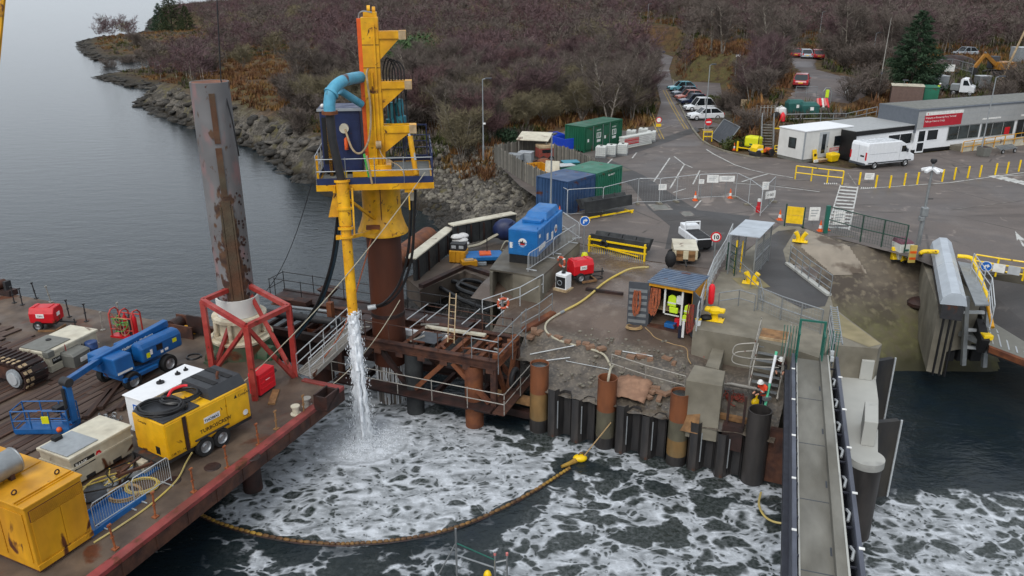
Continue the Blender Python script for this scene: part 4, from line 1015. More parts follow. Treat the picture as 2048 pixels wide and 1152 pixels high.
hp=MB();hp.hexa([(-11.5-.06,W_-.06,UZ+.55),(-11.5+.06,W_-.06,UZ+.55),(-11.5+.06,W_+.06,UZ+.55),(-11.5-.06,W_+.06,UZ+.55)],[(-12,W_-.45,UZ+1.1),(-11,W_-.45,UZ+1.1),(-11,W_+.45,UZ+1.1),(-12,W_+.45,UZ+1.1)]).bx(-11.55,-11.45,W_-.05,W_+.05,UZ,UZ+.545)
pt('hopper',hp,'rust_steel',gf)
pt('scrap_plate',MB().bx(-13.6,-12.6,W_-.7,W_-.1,UZ+.02,UZ+.3),'rust_steel',gf)
pt('white_beam',MB().bar((-5.0,W_-.7,UZ+.1),(-1.6,W_-.6,UZ+.12),.26,.1),'white_cream',gf)
pt('white_beam',MB().bar((-6.3,W_-.9,UZ-.3),(-3.4,W_-.75,UZ-.3),.3,.3),'white_clean',gf)
for i in range(16):
 x=rg.uniform(-9,-.5);y=rg.uniform(.2,W_-.2);a=rg.uniform(-1.2,1.2);l_=rg.uniform(.4,1.2);pt('loose_bar',MB().bar((x,y,UZ-.02),(x+l_*math.cos(a),y+l_*math.sin(a)*.6,UZ+rg.uniform(.0,.3)),rg.uniform(.06,.14),.07),('rust_bright','rust_steel','scaffold')[i%3],gf)
for i in range(5):pt('clamp_block',MB().box((-.1,.2+i*.6,UZ+.12),(.3,.3,.22),rg.random()),'rust_bright',gf)
def rail(pts,h,m,step=1.8,name='rail',z0=None,mid=True,r=.025,parent=None,post='post'):
 parent=parent or gf
 P=[Vector(p)for p in pts]
 for a,b in zip(P,P[1:]):
  for hh in((h,h*.52)if mid else(h,)):
   pt(name,MB().cyl(a+Vector((0,0,hh)),b+Vector((0,0,hh)),r,n=6),m,parent,True)
  n=max(1,round((b-a).length/step))
  for i in range(n+(1 if b is P[-1]else 0)):
   c=a.lerp(b,i/n);pt(post,MB().cyl(c,c+Vector((0,0,h+.06)),r,n=6),m,parent,True)
rail([(-15.5,W_+1.2,UZ+.05),(-3,W_+1.2,UZ+.05)],1.1,'dark_metal',2.1)
rail([(-15.5,W_-.1,UZ+.02),(-15.5,W_+1.2,UZ+.05)],1.1,'dark_metal',2.1)
rail([(-15.3,W_+.1,UZ+.02),(-8,W_+.1,UZ+.02)],1.1,'dark_metal',1.9,mid=False)
rail([(-8.6,-.2,UZ+.03),(-.3,-.2,UZ+.03)],1.0,'rust_steel',1.3,mid=False)
rail([(-5.4,W_-.1,UZ+.03),(-.3,W_-.1,UZ+.03)],1.0,'rust_steel',1.5)
rail([(-9,-.85,LZ+.04),(.75,-.85,LZ+.04),(.75,W_+.5,LZ+.04)],1.1,'scaffold',1.9)
rail([(.2,-.25,UZ-.6),(.2,W_+.5,UZ-.6)],2.0,'galv',1.5)
rail([(-1.2,-.25,UZ),(.2,-.25,UZ)],1.1,'galv',1.4)
for x,y0,y1,z in((-5.2,.6,2.4,1.1),(-5.0,.3,1.9,.7),(-4.2,.9,2.7,1.1),(-2.4,1.2,2.9,1.05),(-2.2,.9,2.5,.6),(-7.2,.4,2.2,.9),(-.9,.8,2.6,1.3)):
 pt('transom_tube',MB().cyl((x,y0,UZ+z),(x+.05,y1+.4,UZ+z+.04),.026,n=6),'galv_light',gf,True)
ld=MB()
for s_ in(-.18,.18):ld.cyl((-2.9+s_,.9,UZ+.05),(-3.5+s_,2.5,UZ+2.1),.03,n=6)
ladr=pt('ladder',ld,'timber_pale',gf,True)
for i in range(7):f=(i+.6)/7.4;pt('rung',MB().cyl((-2.9-.6*f-.18,.9+1.6*f,UZ+.05+2.05*f),(-2.9-.6*f+.18,.9+1.6*f,UZ+.05+2.05*f),.02,n=5),'timber_pale',ladr)
rg=random.Random(9)
pt('scrap_tyre',MB().ring((.45,1.2,UZ-1.4),.42,.13,16,8,'x'),'black_rubber',gf,True)
def pile(name,x,y,z0,z1,r,m,label,inner=True,cat='pile',grp=None):
 mb=MB().lathe([(r,z0),(r,z1),(r-.05,z1),(r-.05,z1-.8)],32)
 t=tg(name,label,cat,(x,y,0),0,grp);pt('tube',mb,m,t,True)
 return t
mat('pile_wet',S(120,112,104),0.4,col2=S(52,46,42),scale=1.1,dirt=.3,stretch=(2.5,2.5,.35),lo=.42,hi=.62)
p=GF(-4.7,.2);pile('support_pile',p.x,p.y,-2,UZ-.5,.46,'black_fender','black tubular pile under the rusty guide frame')
p=GF(-1.3,.15);pile('support_pile',p.x,p.y,-2,UZ-.5,.46,'rust_bright','orange rusty tubular pile under the right end of guide frame')
p=GF(-1.3,W_-.3);pile('support_pile',p.x,p.y,-2,UZ-.5,.46,'rust_dark','dark rusty pile at the back of the guide frame')
p=GF(-11.5,1.6);pile('support_pile',p.x,p.y,-2,UZ-.6,.7,'rust_casing','rusty pile in shadow below the frame beside the barge')
CAX=(-6.45,38.5)
cs=tg('drill_casing','tall dark brown steel casing carrying the yellow drill rig','casing',(CAX[0],CAX[1],0),0)
pt('tube',MB().lathe([(.86,2.2),(.86,9.6)],40),'rust_casing',cs,True)
pt('wet_foot',MB().lathe([(.80,-2),(.80,2.19)],36),'pile_wet',cs,True)
pt('weld_band',MB().lathe([(.86,4.9),(.885,4.92),(.885,5.1),(.86,5.12)],40),'rust_dark',cs,True)
ga,gb=G(608,752,DZ+.15),G(712,655,UZ+.35)
gw=tg('gangway','narrow galvanised grating gangway from the barge to the rusty frame','gangway',ga,0)
d_=gb-ga;nrm=Vector((-d_.y,d_.x,0)).normalized()*.42
z0=Vector((0,0,0))
for s_ in(-1,1):
 pt('side_beam',MB().bar(nrm*s_,d_+nrm*s_,.08,.22),'scaffold',gw)
 for hh in(.55,1.05):pt('handrail',MB().cyl(nrm*s_+Vector((0,0,hh)),d_+nrm*s_+Vector((0,0,hh)),.028,n=6),'galv_light',gw,True)
 for i in range(5):c=d_*(i/4)+nrm*s_;pt('post',MB().cyl(c,c+Vector((0,0,1.05)),.028,n=6),'galv_light',gw,True)
gr_me=MB().bar(-nrm*.9,nrm*.9,.06,.03).mesh('grating_bar','scaffold')
for i in range(44):put('grating_bar',gr_me,gw,d_*((i+.5)/44)+Vector((0,0,.05)))
RA=R(7);RZ=12.42
rig=tg('drill_rig','bright yellow drill rig with mast, navy cabin and railed platform on the casing','drill rig',(CAX[0],CAX[1],0),RA)
def r_in(p):
 dx,dy=p[0]-CAX[0],p[1]-CAX[1];return Vector((dx*math.cos(RA)+dy*math.sin(RA),-dx*math.sin(RA)+dy*math.cos(RA),p[2]))
pt('sleeve',MB().lathe([(.94,12.1),(.94,10.5),(.98,10.2),(1.12,9.75),(1.25,9.45),(1.25,9.36),(1.1,9.4),(.9,9.9)],48),'yellow_rig',rig,True)
pt('slew_ring',MB().lathe([(1.02,11.8),(1.02,12.0),(.95,12.0),(.95,11.8)],40),'rust_dark',rig,True)
X0,X1,Y0,Y1=-2.75,2.55,-2.75,2.4
pt('platform_edge',MB().bx(X0,X1,Y0,Y0+.12,RZ-.28,RZ).bx(X0,X1,Y1-.12,Y1,RZ-.28,RZ).bx(X0,X0+.12,Y0+.121,Y1-.121,RZ-.28,RZ).bx(X1-.12,X1,Y0+.121,Y1-.121,RZ-.28,RZ),'yellow_rig',rig)
pt('platform_floor',MB().bx(X0+.121,X1-.121,Y0+.121,Y1-.121,RZ-.1,RZ-.02),'grey_plastic',rig)
pt('toe_board',MB().bx(X0+.05,X1-.05,Y0+.02,Y0+.05,RZ+.001,RZ+.3),'navy_paint',rig)
pt('toe_board',MB().bx(X1-.05,X1-.02,Y0+.06,Y1-.06,RZ+.001,RZ+.22),'navy_paint',rig)
pt('toe_board',MB().bx(X0+.02,X0+.05,Y0+.06,Y1-.06,RZ+.001,RZ+.22),'navy_paint',rig)
pt('toe_board',MB().bx(X0+.05,X1-.05,Y1-.05,Y1-.02,RZ+.001,RZ+.22),'navy_paint',rig)
for i in range(6):x=X0+.5+i*.86;pt('floor_joist',MB().bx(x-.05,x+.05,Y0+.13,Y1-.13,RZ-.3,RZ-.101),'yellow_rig',rig)
rail([(X0+.04,Y0+.04,RZ+.01),(X1-.04,Y0+.04,RZ+.01)],1.15,'galv',1.3,parent=rig)
rail([(X1-.04,Y0+.04,RZ+.01),(X1-.04,Y1-.04,RZ+.01)],1.3,'navy_paint',1.2,parent=rig,r=.03)
rail([(X0+.04,Y0+.04,RZ+.01),(X0+.04,Y1-.04,RZ+.01)],1.3,'steel_pale',1.2,parent=rig)
rail([(X0+.04,Y1-.04,RZ+.01),(X1-.04,Y1-.04,RZ+.01)],1.3,'navy_paint',1.3,parent=rig,r=.03)
pt('mesh_panel',MB().bx(1.3,2.4,Y1-.12,Y1-.1,RZ+.2,RZ+.32).bx(1.3,1.36,Y1-.12,Y1-.1,RZ+.321,RZ+1.8).bx(2.34,2.4,Y1-.12,Y1-.1,RZ+.321,RZ+1.8).bx(1.3,2.4,Y1-.12,Y1-.1,RZ+1.801,RZ+1.88).bx(1.361,2.339,Y1-.118,Y1-.102,RZ+1.0,RZ+1.05),'navy_paint',rig)
pt('yellow_post',MB().bx(X0+.02,X0+.14,Y0+.2,Y0+.32,RZ,RZ+1.3),'yellow_rig',rig)
cb=pt('cabin',MB().bx(-2.6,-.75,-.5,1.3,RZ+.1,RZ+3.0),'navy_paint',rig,bv=.03)
pt('cabin_roof',MB().bx(-2.68,-.67,-.58,1.38,RZ+3.001,RZ+3.1),'navy_paint',rig,bv=.02)
pt('cabin_roof_edge',MB().bx(-2.7,-.65,-.61,-.581,RZ+2.99,RZ+3.11),'steel_pale',rig)
pt('cabin_panel',MB().bx(-2.52,-2.22,-.52,-.501,RZ+.5,RZ+2.7),'sign_black',cb);pt('cabin_panel',MB().bx(-1.15,-.85,-.52,-.501,RZ+.8,RZ+2.5),'navy_paint',cb)
pt('fire_extinguisher',MB().lathe([(0,0),(.09,0),(.09,.5),(.04,.56),(0,.6)],12).move(0,(-1.45,-.65,RZ+1.2)),'orange_paint',rig,True)
pt('hose_reel',MB().cyl((-1.5,-.75,RZ+2.2),(-1.5,-.52,RZ+2.2),.22,n=14),'white_cream',rig,True)
pt('beacon',MB().ball((-2.45,-.3,RZ+3.2),.1),'sign_white',rig,True)
for y in(-.3,.2):pt('valve_stack',MB().bx(-2.3,-2.15,-.75,-.6,RZ,RZ+2.6+y),'rust_dark' if y>0 else 'yellow_rig',rig)
MT=19.55
pt('mast',MB().bx(-.42,.34,-.85,-.1,RZ-.02,MT),'yellow_rig',rig,bv=.02)
pt('mast_rail',MB().bx(-.60,-.421,-.80,-.45,RZ+.1,MT-.05),'orange_paint',rig)
pt('mast_flange',MB().bx(.10,.17,-.93,-.851,RZ+.1,MT-.3),'yellow_rig',rig)
pt('mast_pipe',MB().cyl((-.05,-.92,RZ+.4),(-.05,-.92,MT-2.4),.045,n=8),'yellow_rig',rig,True)
pt('mast_seam',MB().bx(-.42,.34,-.856,-.851,MT-1.2,MT-1.17),'rust_dark',rig);pt('mast_seam',MB().bx(-.42,.34,-.856,-.851,MT-2.2,MT-2.17),'rust_dark',rig)
pt('crown',MB().bx(-.3,.3,-.75,-.15,MT,MT+.22),'yellow_rig',rig,bv=.02)
pt('sheave',MB().cyl((-.12,-.6,MT+.33),(.02,-.6,MT+.33),.17,n=16),'yellow_rig',rig,True);pt('sheave',MB().cyl((.1,-.4,MT+.28),(.24,-.4,MT+.28),.16,n=16),'yellow_rig',rig,True)
pt('crown_pipe',MB().tube(cm([(-.5,-.6,MT-.1),(-.48,-.6,MT+.12),(-.3,-.7,MT+.25),(.1,-.75,MT+.2)],4),.035,6),'galv',rig,True)
for zt,reach in((18.95,1.55),(16.75,1.72),(14.72,1.85)):
 br=pt('bracket',MB().side([(.341,zt-1.25),(.341,zt-.32),(reach-.3,zt-.32)],-.78,-.72,'y').side([(.341,zt-1.25),(.341,zt-.32),(reach-.3,zt-.32)],-.18,-.12,'y'),'yellow_rig',rig)
 pt('bracket_arm',MB().bx(.341,reach,-.86,-.68,zt-.32,zt),'yellow_rig',rig);pt('bracket_arm',MB().bx(.341,reach,-.25,-.07,zt-.32,zt),'yellow_rig',rig)
 pt('bracket_end',MB().bx(reach-.3,reach+.02,-.679,-.251,zt-.34,zt+.02),'yellow_rig',rig)
 pt('bracket_plate',MB().bx(reach-.32,reach+.01,-.9,-.861,zt-.36,zt+.03),'timber_pale',rig)
for i,(x,zt)in enumerate(((.72,14.95),(1.1,15.1))):
 pt('hydraulic_motor',MB().lathe([(0,1.1),(.16,1.1),(.2,.9),(.2,.35),(.3,.3),(.3,0),(0,0)],16).move(0,(x,.35,zt-.4)),'cyan_motor',rig,True)
pt('slew_drum',MB().lathe([(.5,0),(.5,.35),(.4,.4),(0,.4)],24).move(0,(.95,.3,14.1)),'yellow_rig',rig,True)
rg=random.Random(2)
for i in range(9):
 x=.55+i*.11;pt('hose',MB().tube(cm([(x,-.3,12.6+rg.random()),(x+.1,-.1,14.0),(x+rg.uniform(-.1,.1),.2,15.6),(x+.05,.1,16.4)],5),.028,5),'black_hose',rig,True)
for i in range(4):
 x=.45+i*.14;pt('hose',MB().tube(cm([(x,-.35,16.5),(x,-.35,17.2),(x+.2,-.3,17.75-i*.05),(x+.5,-.3,17.3),(x+.52,-.3,16.75)],6),.035,6),'black_hose',rig,True)
pt('cream_hose',MB().tube(cm([(-.2,-1.0,17.35),(-.28,-1.05,17.0),(-.2,-1.02,15.5),(-.35,-1.1,14.2),(-.75,-1.15,13.55),(-1.15,-1.0,13.7),(-1.45,-.75,14.6)],7),.05,8),'timber_pale',rig,True)
pt('gooseneck',MB().tube([(-.42,-.5,16.95)]+[(-.42,-.5,16.95)][:0]+cm([(-.9,-1.2,16.95),(-1.35,-2.2,16.9),(-1.72,-2.75,16.6),(-1.85,-2.92,16.1),(-1.87,-2.95,15.75)],6),.26,18),'cyan_pipe',rig,True)
pt('gooseneck_stub',MB().cyl((-1.45,-1.9,16.5),(-.6,-.9,15.75),.17,n=14),'cyan_pipe',rig,True)
pt('flange',MB().cyl((-1.87,-2.95,15.62),(-1.87,-2.95,15.76),.35,n=20),'rust_bright',rig,True)
pt('flange',MB().cyl((-1.78,-2.83,16.45),(-1.73,-2.77,16.52),.33,n=20),'cyan_pipe',rig,True)
ptop=XD(684,362,35.55);pbot=XD(706,628,34.75)
rt,rb=r_in(ptop),r_in(pbot)
pt('riser_hose',MB().tube([(-1.87,-2.95,15.62),(-1.85,-2.97,14.5),tuple(rt+Vector((0,0,-.1)))],.19,16),'dark_metal',rig,True)
dv=(rb-rt)
pt('discharge_pipe',MB().tube([tuple(rt+dv*.32),tuple(rb)],.235,22,caps=False).tube([tuple(rb),tuple(rt+dv*.4)],.215,22,caps=False),'yellow_rig',rig,True)
pt('discharge_sleeve',MB().tube([tuple(rt),tuple(rt+dv*.325)],.29,22),'yellow_rig',rig,True)
for f in(.0,.2,.345,.41):pt('clamp',MB().tube([tuple(rt+dv*f-dv.normalized()*.05),tuple(rt+dv*f+dv.normalized()*.05)],.36,20),'yellow_rig',rig,True)
pt('clamp_lug',MB().box(tuple(rt+dv*.41+Vector((-.3,-.05,0))),(.34,.3,.14)),'yellow_rig',rig);pt('clamp_lug',MB().box(tuple(rt+dv*.06+Vector((-.38,.1,0))),(.12,.3,.3)),'yellow_rig',rig)
pt('strut',MB().bar(tuple(rt+dv*.14+Vector((.25,0,0))),(-.35,-.95,10.3),.12),'yellow_rig',rig)
pt('strut',MB().bar(tuple(rt+dv*.41+Vector((.25,0,0))),(-.2,-1.15,9.75),.16),'yellow_rig',rig)
pt('strut',MB().bar(tuple(rt+dv*.05+Vector((.42,0,0))),tuple(rt+dv*.40+Vector((.36,0,0))),.08),'yellow_rig',rig)
pt('strut_foot',MB().bx(-.75,-.1,-1.35,-1.0,9.85,10.0),'rust_bright',rig)
pt('sleeve_rib',MB().bx(-.02,.02,-.98,-.945,9.9,12.0),'rust_bright',rig)
pt('chute',MB().hexa([(-2.35,-2.5,10.85),(-1.85,-2.5,10.85),(-1.85,-1.7,10.95),(-2.35,-1.7,10.95)],[(-2.0,-2.35,12.12),(-1.5,-2.35,12.12),(-1.5,-1.6,12.12),(-2.0,-1.6,12.12)]),'yellow_rig',rig,bv=.01)
pt('hanger',MB().bx(1.2,1.6,-2.7,-2.5,RZ-.45,RZ-.281).bx(1.36,1.42,-2.62,-2.56,RZ-1.3,RZ-.451),'yellow_rig',rig)
for x,y in((-1.9,-2.4),(-.55,-2.3)):pt('lifting_sling',MB().tube(cm([(x,y,RZ+1.3),(x+.12,y-.2,RZ+.6),(x+.2,y-.3,RZ+.02)],5),.06,6),'sling_green',rig,True)
pt('fuel_can',MB().bx(-1.7,-1.4,-2.2,-2.0,RZ,RZ+.45),'yellow_bright',rig)
pt('ram',MB().cyl((1.75,-1.4,RZ+.1),(1.55,-1.2,14.3),.12,n=12),'yellow_rig',rig,True);pt('ram_rod',MB().cyl((1.5,-1.15,14.4),(1.75,-1.4,13.2),.06,n=8),'steel_pale',rig,True)
pt('deck_beam',MB().bx(-1.2,1.9,-1.25,-1.0,RZ,RZ+.25),'yellow_rig',rig);pt('deck_beam',MB().bx(.2,.5,-1.0,1.5,RZ,RZ+.25),'yellow_rig',rig)
pt('mast_foot',MB().bx(-.6,.6,-1.05,.1,RZ,RZ+.5),'yellow_rig',rig,bv=.02)
pt('cable_drum',MB().cyl((-.05,-1.1,13.9),(.2,-1.1,13.9),.18,n=14),'timber_pale',rig,True)
pt('stanchion_light',MB().cyl((-.25,Y0-.02,RZ+.02),(-.42,Y0-.02,RZ+1.3),.05,n=8),'timber_pale',rig,True)
pt('chain',MB().tube(cm([(.1,-1.1,13.7),(.3,-1.2,13.3),(1.0,-1.3,12.9),(1.2,-1.5,12.5)],5),.025,5),'timber_pale',rig,True)
hL=tg('air_hose','pair of dark hoses hanging from the rig on the left of the yellow pipe','hose',(0,0,0))
for o_ in(0,.13):
 pt('hose',MB().tube(cm([XD(676+o_*40,425,36.0),XD(664+o_*40,520,36.5),XD(638+o_*45,600,37.5),XD(606+o_*40,650,38.5),XD(582+o_*30,682,38.6)],7),.075,8),'blue_hose' if o_ else 'black_hose',hL,True)
hR=tg('air_hose','pair of black hoses dropping from the right of the rig round the casing','hose',(0,0,0))
for o_ in(0,9):
 pt('hose',MB().tube(cm([XD(822+o_,380,36.6),XD(821+o_*.8,440,36.6),XD(815+o_,510,36.6),XD(798+o_,568,36.8),XD(770+o_,604,37.0),XD(742+o_,614,37.3),XD(736,612,37.9)],7),.065,8),'black_hose',hR,True)
pt('hose_end',MB().cyl(XD(824,372,36.6),XD(824,400,36.6),.11,n=12),'white_cream',hR,True);pt('hose_joint',MB().cyl(XD(736,616,37.15),XD(752,613,37.2),.13,n=12),'galv_light',hR,True)
def wire(name,label,pts,r,m,cat='cable'):return solo(name,MB().tube(pts,r,5),m,label,cat,smooth=True)
wire('tag_line','long pale tag line from the rig platform down to the yellow compressor',sag(XD(850,345,36.0),XD(474,775,33.0),.6,14),.022,'hose_grey','rope')
wire('orange_rope','orange rope hanging from the yellow sleeve down to the barge gangway',cm([XD(742,478,36.8),XD(728,530,36.6),XD(694,640,36.4),XD(664,694,36.2),XD(632,735,35.6)],5),.035,'rope_orange','rope')
wire('wire_rope','thin wire stay from the platform corner down behind the brown casing',sag(XD(852,358,36.2),XD(828,445,42),.1,6),.014,'galv')
wire('wire_rope','thin black stay across the open water left of the drill rig',sag(XD(625,360,37),XD(524,590,42),.8,10),.018,'dark_metal')
wire('hoist_wire','dark hoist wire running up from the top of the grey spud leg',[XD(431,-60,38.2),XD(442,160,38.2)],.03,'black_hose')
wire('hoist_sling','dark sling hanging down the right side of the grey spud leg',cm([XD(442,160,38.0),XD(462,230,37.7),XD(474,290,37.6),XD(478,312,37.6)],5),.035,'black_hose','sling')
wire('mooring_rope','grey rope sagging from the frame over the foaming water to the barge',sag(XD(800,600,35.8),XD(650,780,34.5),.5,12),.02,'hose_grey','rope')
cr=tg('crane_boom','yellow lattice crane boom at the left edge of view','crane',(0,0,0))
ca,cb_=XD(-24,330,24.0),XD(14,-90,24.0)
for s_ in(0,.75):pt('chord',MB().bar(ca+Vector((-s_,0,0)),cb_+Vector((-s_,0,0)),.1),'yellow_rig',cr)
for i in range(12):
 f0,f1=i/12,(i+1)/12
 pt('lacing',MB().bar(ca.lerp(cb_,f0)+Vector((-.75*(i%2),0,0)),ca.lerp(cb_,f1)+Vector((-.75*((i+1)%2),0,0)),.05),'yellow_rig',cr)
mat('white_water',S(226,230,234),0.5,dirt=.12,spec=.4)
rg=random.Random(12);jb=MB()
path=[pbot+Vector((0,0,.15)),pbot+Vector((.0,-.02,-.8)),pbot.lerp(JET,.45)+Vector((0,-.05,.3)),pbot.lerp(JET,.75),JET+Vector((0,0,.05))]
pp=cm(path,9)
for s_ in range(24):
 a0=rg.uniform(0,6.28);off=rg.uniform(.02,.19);pts,rs=[],[]
 for i,c in enumerate(pp):
  f=i/(len(pp)-1);rr=off*(1+1.0*f)*(1+.25*math.sin(i*1.7+s_));a=a0+f*2.2*math.sin(s_)
  pts.append(c+Vector((rr*math.cos(a),rr*math.sin(a),0)));rs.append(max(.012,(.115-.03*f)*rg.uniform(.6,1.35)))
 jb.tube(pts,rs,6)
for i in range(5200):
 f=rg.random()**.8;k_=f*(len(pp)-1);c=pp[int(k_)].lerp(pp[min(int(k_)+1,len(pp)-1)],k_%1)
 sp=(.17+.30*f)*(abs(rg.gauss(0,.6))+.3);a=rg.uniform(0,6.28);d=rg.uniform(.008,.026)
 q0=c+Vector((sp*math.cos(a),sp*math.sin(a),rg.uniform(-.1,.1)))
 jb._add([q0+Vector((d,0,0)),q0+Vector((-d*.6,d*.8,0)),q0+Vector((-d*.6,-d*.8,0)),q0+Vector((0,0,d*rg.uniform(2,6))),q0-Vector((0,0,d*1.5))],[(0,1,3),(1,2,3),(2,0,3),(1,0,4),(2,1,4),(0,2,4)])
for i in range(4200):
 a=rg.uniform(0,6.28);rr=abs(rg.gauss(.4,.6));d=rg.uniform(.01,.035);q0=JET+Vector((rr*math.cos(a),rr*math.sin(a),max(.02,rg.expovariate(3.2)*(1.1-min(rr,1)))))
 jb._add([q0+Vector((d,0,0)),q0+Vector((-d*.6,d*.8,0)),q0+Vector((-d*.6,-d*.8,0)),q0+Vector((0,0,d*1.8))],[(0,1,3),(1,2,3),(2,0,3),(0,2,1)])
o=put('water_jet',jb.mesh('water_jet','white_water',True));o['kind']='stuff'
rb_=MB();cc=Vector((CAX[0],CAX[1],0))
for i in range(46):
 a=rg.uniform(R(200),R(340));x,y=cc.x+.83*math.cos(a),cc.y+.83*math.sin(a);zt=rg.uniform(1.2,3.4)
 rb_.tube([(x,y,zt),(x+rg.uniform(-.03,.03),y,zt*.6),(x,y-.02,max(0,zt-rg.uniform(.8,3)))],rg.uniform(.008,.02),4)
o=put('water_drips',rb_.mesh('water_drips','white_water'));o['kind']='stuff'
bpix=[(396,1026),(440,1046),(500,1064),(580,1080),(660,1087),(720,1086),(790,1080),(860,1068),(930,1048),(1000,1018),(1060,986),(1105,958),(1140,935)]
bp_=cm([G(x,y,.06)for x,y in bpix],6)
bm=tg('floating_boom','yellow and brown floating boom curving round the white foam','floating boom',(0,0,0))
mat('boom_skin',S(132,98,52),0.6,col2=S(84,58,36),scale=1.6,dirt=.35)
mat('boom_yellow',S(172,136,52),0.6,col2=S(126,92,46),scale=2,dirt=.3)
for i in range(0,len(bp_)-1):
 pt('float',MB().tube([bp_[i].lerp(bp_[i+1],.04),bp_[i].lerp(bp_[i+1],.25),bp_[i].lerp(bp_[i+1],.75),bp_[i].lerp(bp_[i+1],.96)],[.04,.075,.075,.04],8),'boom_yellow' if i<14 or i>62 else 'boom_skin',bm,True)
pt('skirt_edge',MB().tube([p+Vector((0,-.06,-.05))for p in bp_],.05,5),'rust_dark',bm,True)
ye=tg('boom_end_float','bright yellow end float of the boom below the sheet piles','float',G(1160,922,0),0)
pt('bag',MB().ball((0,0,.16),.3,12,8,(1.15,.8,.6)),'yellow_bright',ye,True);pt('tail',MB().tube(cm([(-.2,-.1,.1),(-.5,-.35,.1),(-.9,-.6,.08)],4),[.14,.13,.12,.11,.1,.1,.09,.08,.07],8),'boom_yellow',ye,True)
pt('handle',MB().ring((.05,0,.34),.12,.03,10,5,'y'),'boom_skin',ye,True)
wire('mooring_line','dark rope from the boom float up to the second orange pile',[G(1168,912,.3),XD(1222,845,33.2)],.03,'rope_tan','rope')
WA,WD=G(1070,868,0)+Vector((.2,.45,0)),G(1500,972,0)+Vector((.2,.45,0))
WANG=ang(WA,WD);We=Vector((math.cos(WANG),math.sin(WANG),0));Wn=Vector((-We.y,We.x,0))
def WL(s,t,z=0):return Vector((WA.x+We.x*s+Wn.x*t,WA.y+We.y*s+Wn.y*t,z))
def w_in(p):dx,dy=p[0]-WA.x,p[1]-WA.y;return(dx*We.x+dy*We.y,dx*Wn.x+dy*Wn.y)
def floor_z(x,y):
 s,t=w_in((x,y))
 z=float(np.interp(t,[-.5,.3,1.8,3.4,6.5,10.5,13],[2.25,2.35,2.8,3.7,4.6,5.1,5.195]))
 k=float(ss(6.3,8.4,np.array(s)))*float(ss(7.5,5.0,np.array(t)))
 return z*(1-k)+min(z,3.15+.12*max(t,0))*k
def Gf(px,py):
 z=4.5
 for _ in range(14):p=G(px,py,z);z=.4*z+.6*floor_z(p.x,p.y)
 return G(px,py,z)
def make_floor():
 S_,T_=np.meshgrid(np.linspace(-6.5,11.2,120),np.linspace(-.25,16,110))
 X=WA.x+We.x*S_+Wn.x*T_;Y=WA.y+We.y*S_+Wn.y*T_
 Z=np.vectorize(floor_z)(X,Y)
 rough=1-ss(3.2,4.2,T_)
 Z=Z+rough*(fbm(X*1.1,Y*1.1,5,41)-.5)*.5+(1-rough)*(fbm(X*.5,Y*.5,3,43)-.5)*.05
 keep=~((S_<-.4)&(T_<1.6))&~((S_<-2.2)&(T_<3.0))&~((S_<-4.2)&(T_<5.0))
 me=gridmesh('work_floor',X,Y,Z-.012*(T_>12.5),{'rub':rough},keep)
 k=NT('work_floor_mat')
 n1=k.noise(.35,6,dist=.5).outputs[0];n2=k.noise(1.6,7).outputs[0];n3=k.noise(7,6).outputs[0]
 ap=k.mix(k.rng(n1,.4,.6),S(100,85,74),S(78,65,56));ap=k.mix(k.rng(n2,.54,.7,0,.5),ap,S(126,114,102))
 rb=k.mix(k.rng(n2,.4,.6),S(96,88,78),S(72,66,60));rb=k.mix(k.rng(n3,.5,.7,0,.7),rb,S(124,114,100))
 k.l(k.mix(k.att('rub'),ap,rb),k.b.inputs['Base Color'])
 k.l(k.rng(n1,.42,.58,.14,.6),k.b.inputs['Roughness'])
 k.l(k.bump(k.ma('ADD',n3,n2),.35,.05),k.b.inputs['Normal'])
 me.materials.append(k.m);o=put('work_floor',me);o['kind']='structure'
make_floor()
wq=[G(1900,548,QZ),G(2500,548,QZ)];o=struct('quay_wall',MB().bar(wq[0]+Vector((0,.6,-3.4)),wq[1]+Vector((0,.6,-3.4)),1.1,6.7),'concrete_wet')
def make_rubble():
 S_,T_=np.meshgrid(np.linspace(-13,1.5,110),np.linspace(-1,16,120))
 X=WA.x+We.x*S_+Wn.x*T_;Y=WA.y+We.y*S_+Wn.y*T_
 Z=np.interp(T_,[-1,3.0,6.0,12,16],[-1.6,-.3,1.6,3.6,3.9])-.10*np.clip(-S_-6,0,9)-.9*(S_>-.8)*(T_<4)
 r=fbm(X*.9,Y*.9,6,61,ridge=True)
 Z=Z+(r-.55)*1.0
 me=gridmesh('rubble_slope',X,Y,Z)
 k=NT('rubble_mat');n2=k.noise(1.8,8).outputs[0];n3=k.noise(8,6).outputs[0]
 c=k.mix(k.rng(n2,.4,.6),S(58,55,52),S(38,36,34));c=k.mix(k.rng(n3,.55,.72,0,.8),c,S(108,102,92))
 k.l(c,k.b.inputs['Base Color']);k.b.inputs['Roughness'].default_value=.6;k.l(k.bump(k.ma('ADD',n2,n3),.8,.12),k.b.inputs['Normal'])
 me.materials.append(k.m);o=put('rubble_slope',me);o['kind']='structure'
make_rubble()
rg=random.Random(31)
solo('dredge_hose',MB().tube(cm([Gf(1010,640)if False else G(980,622,3.3),G(925,600,3.4),G(880,575,3.5),G(870,568,3.6),G(905,562,3.6),G(960,580,3.6),G(965,566,3.6),G(930,560,3.6),G(915,575,3.6),G(950,590,3.5)],7),.14,8),'black_hose','thick black hose looped over the dark rubble behind the guide frame','hose',smooth=True)
sw=tg('sheet_pile_wall','black interlocking steel sheet piles along the quay front between the orange piles','sheet pile wall',(WA.x,WA.y,0),WANG)
mat('sheet_black',S(44,43,44),.5,col2=S(62,58,56),scale=1.0,dirt=.35,rustamt=.08,rscale=1.2,stretch=(1.5,1.5,.35))
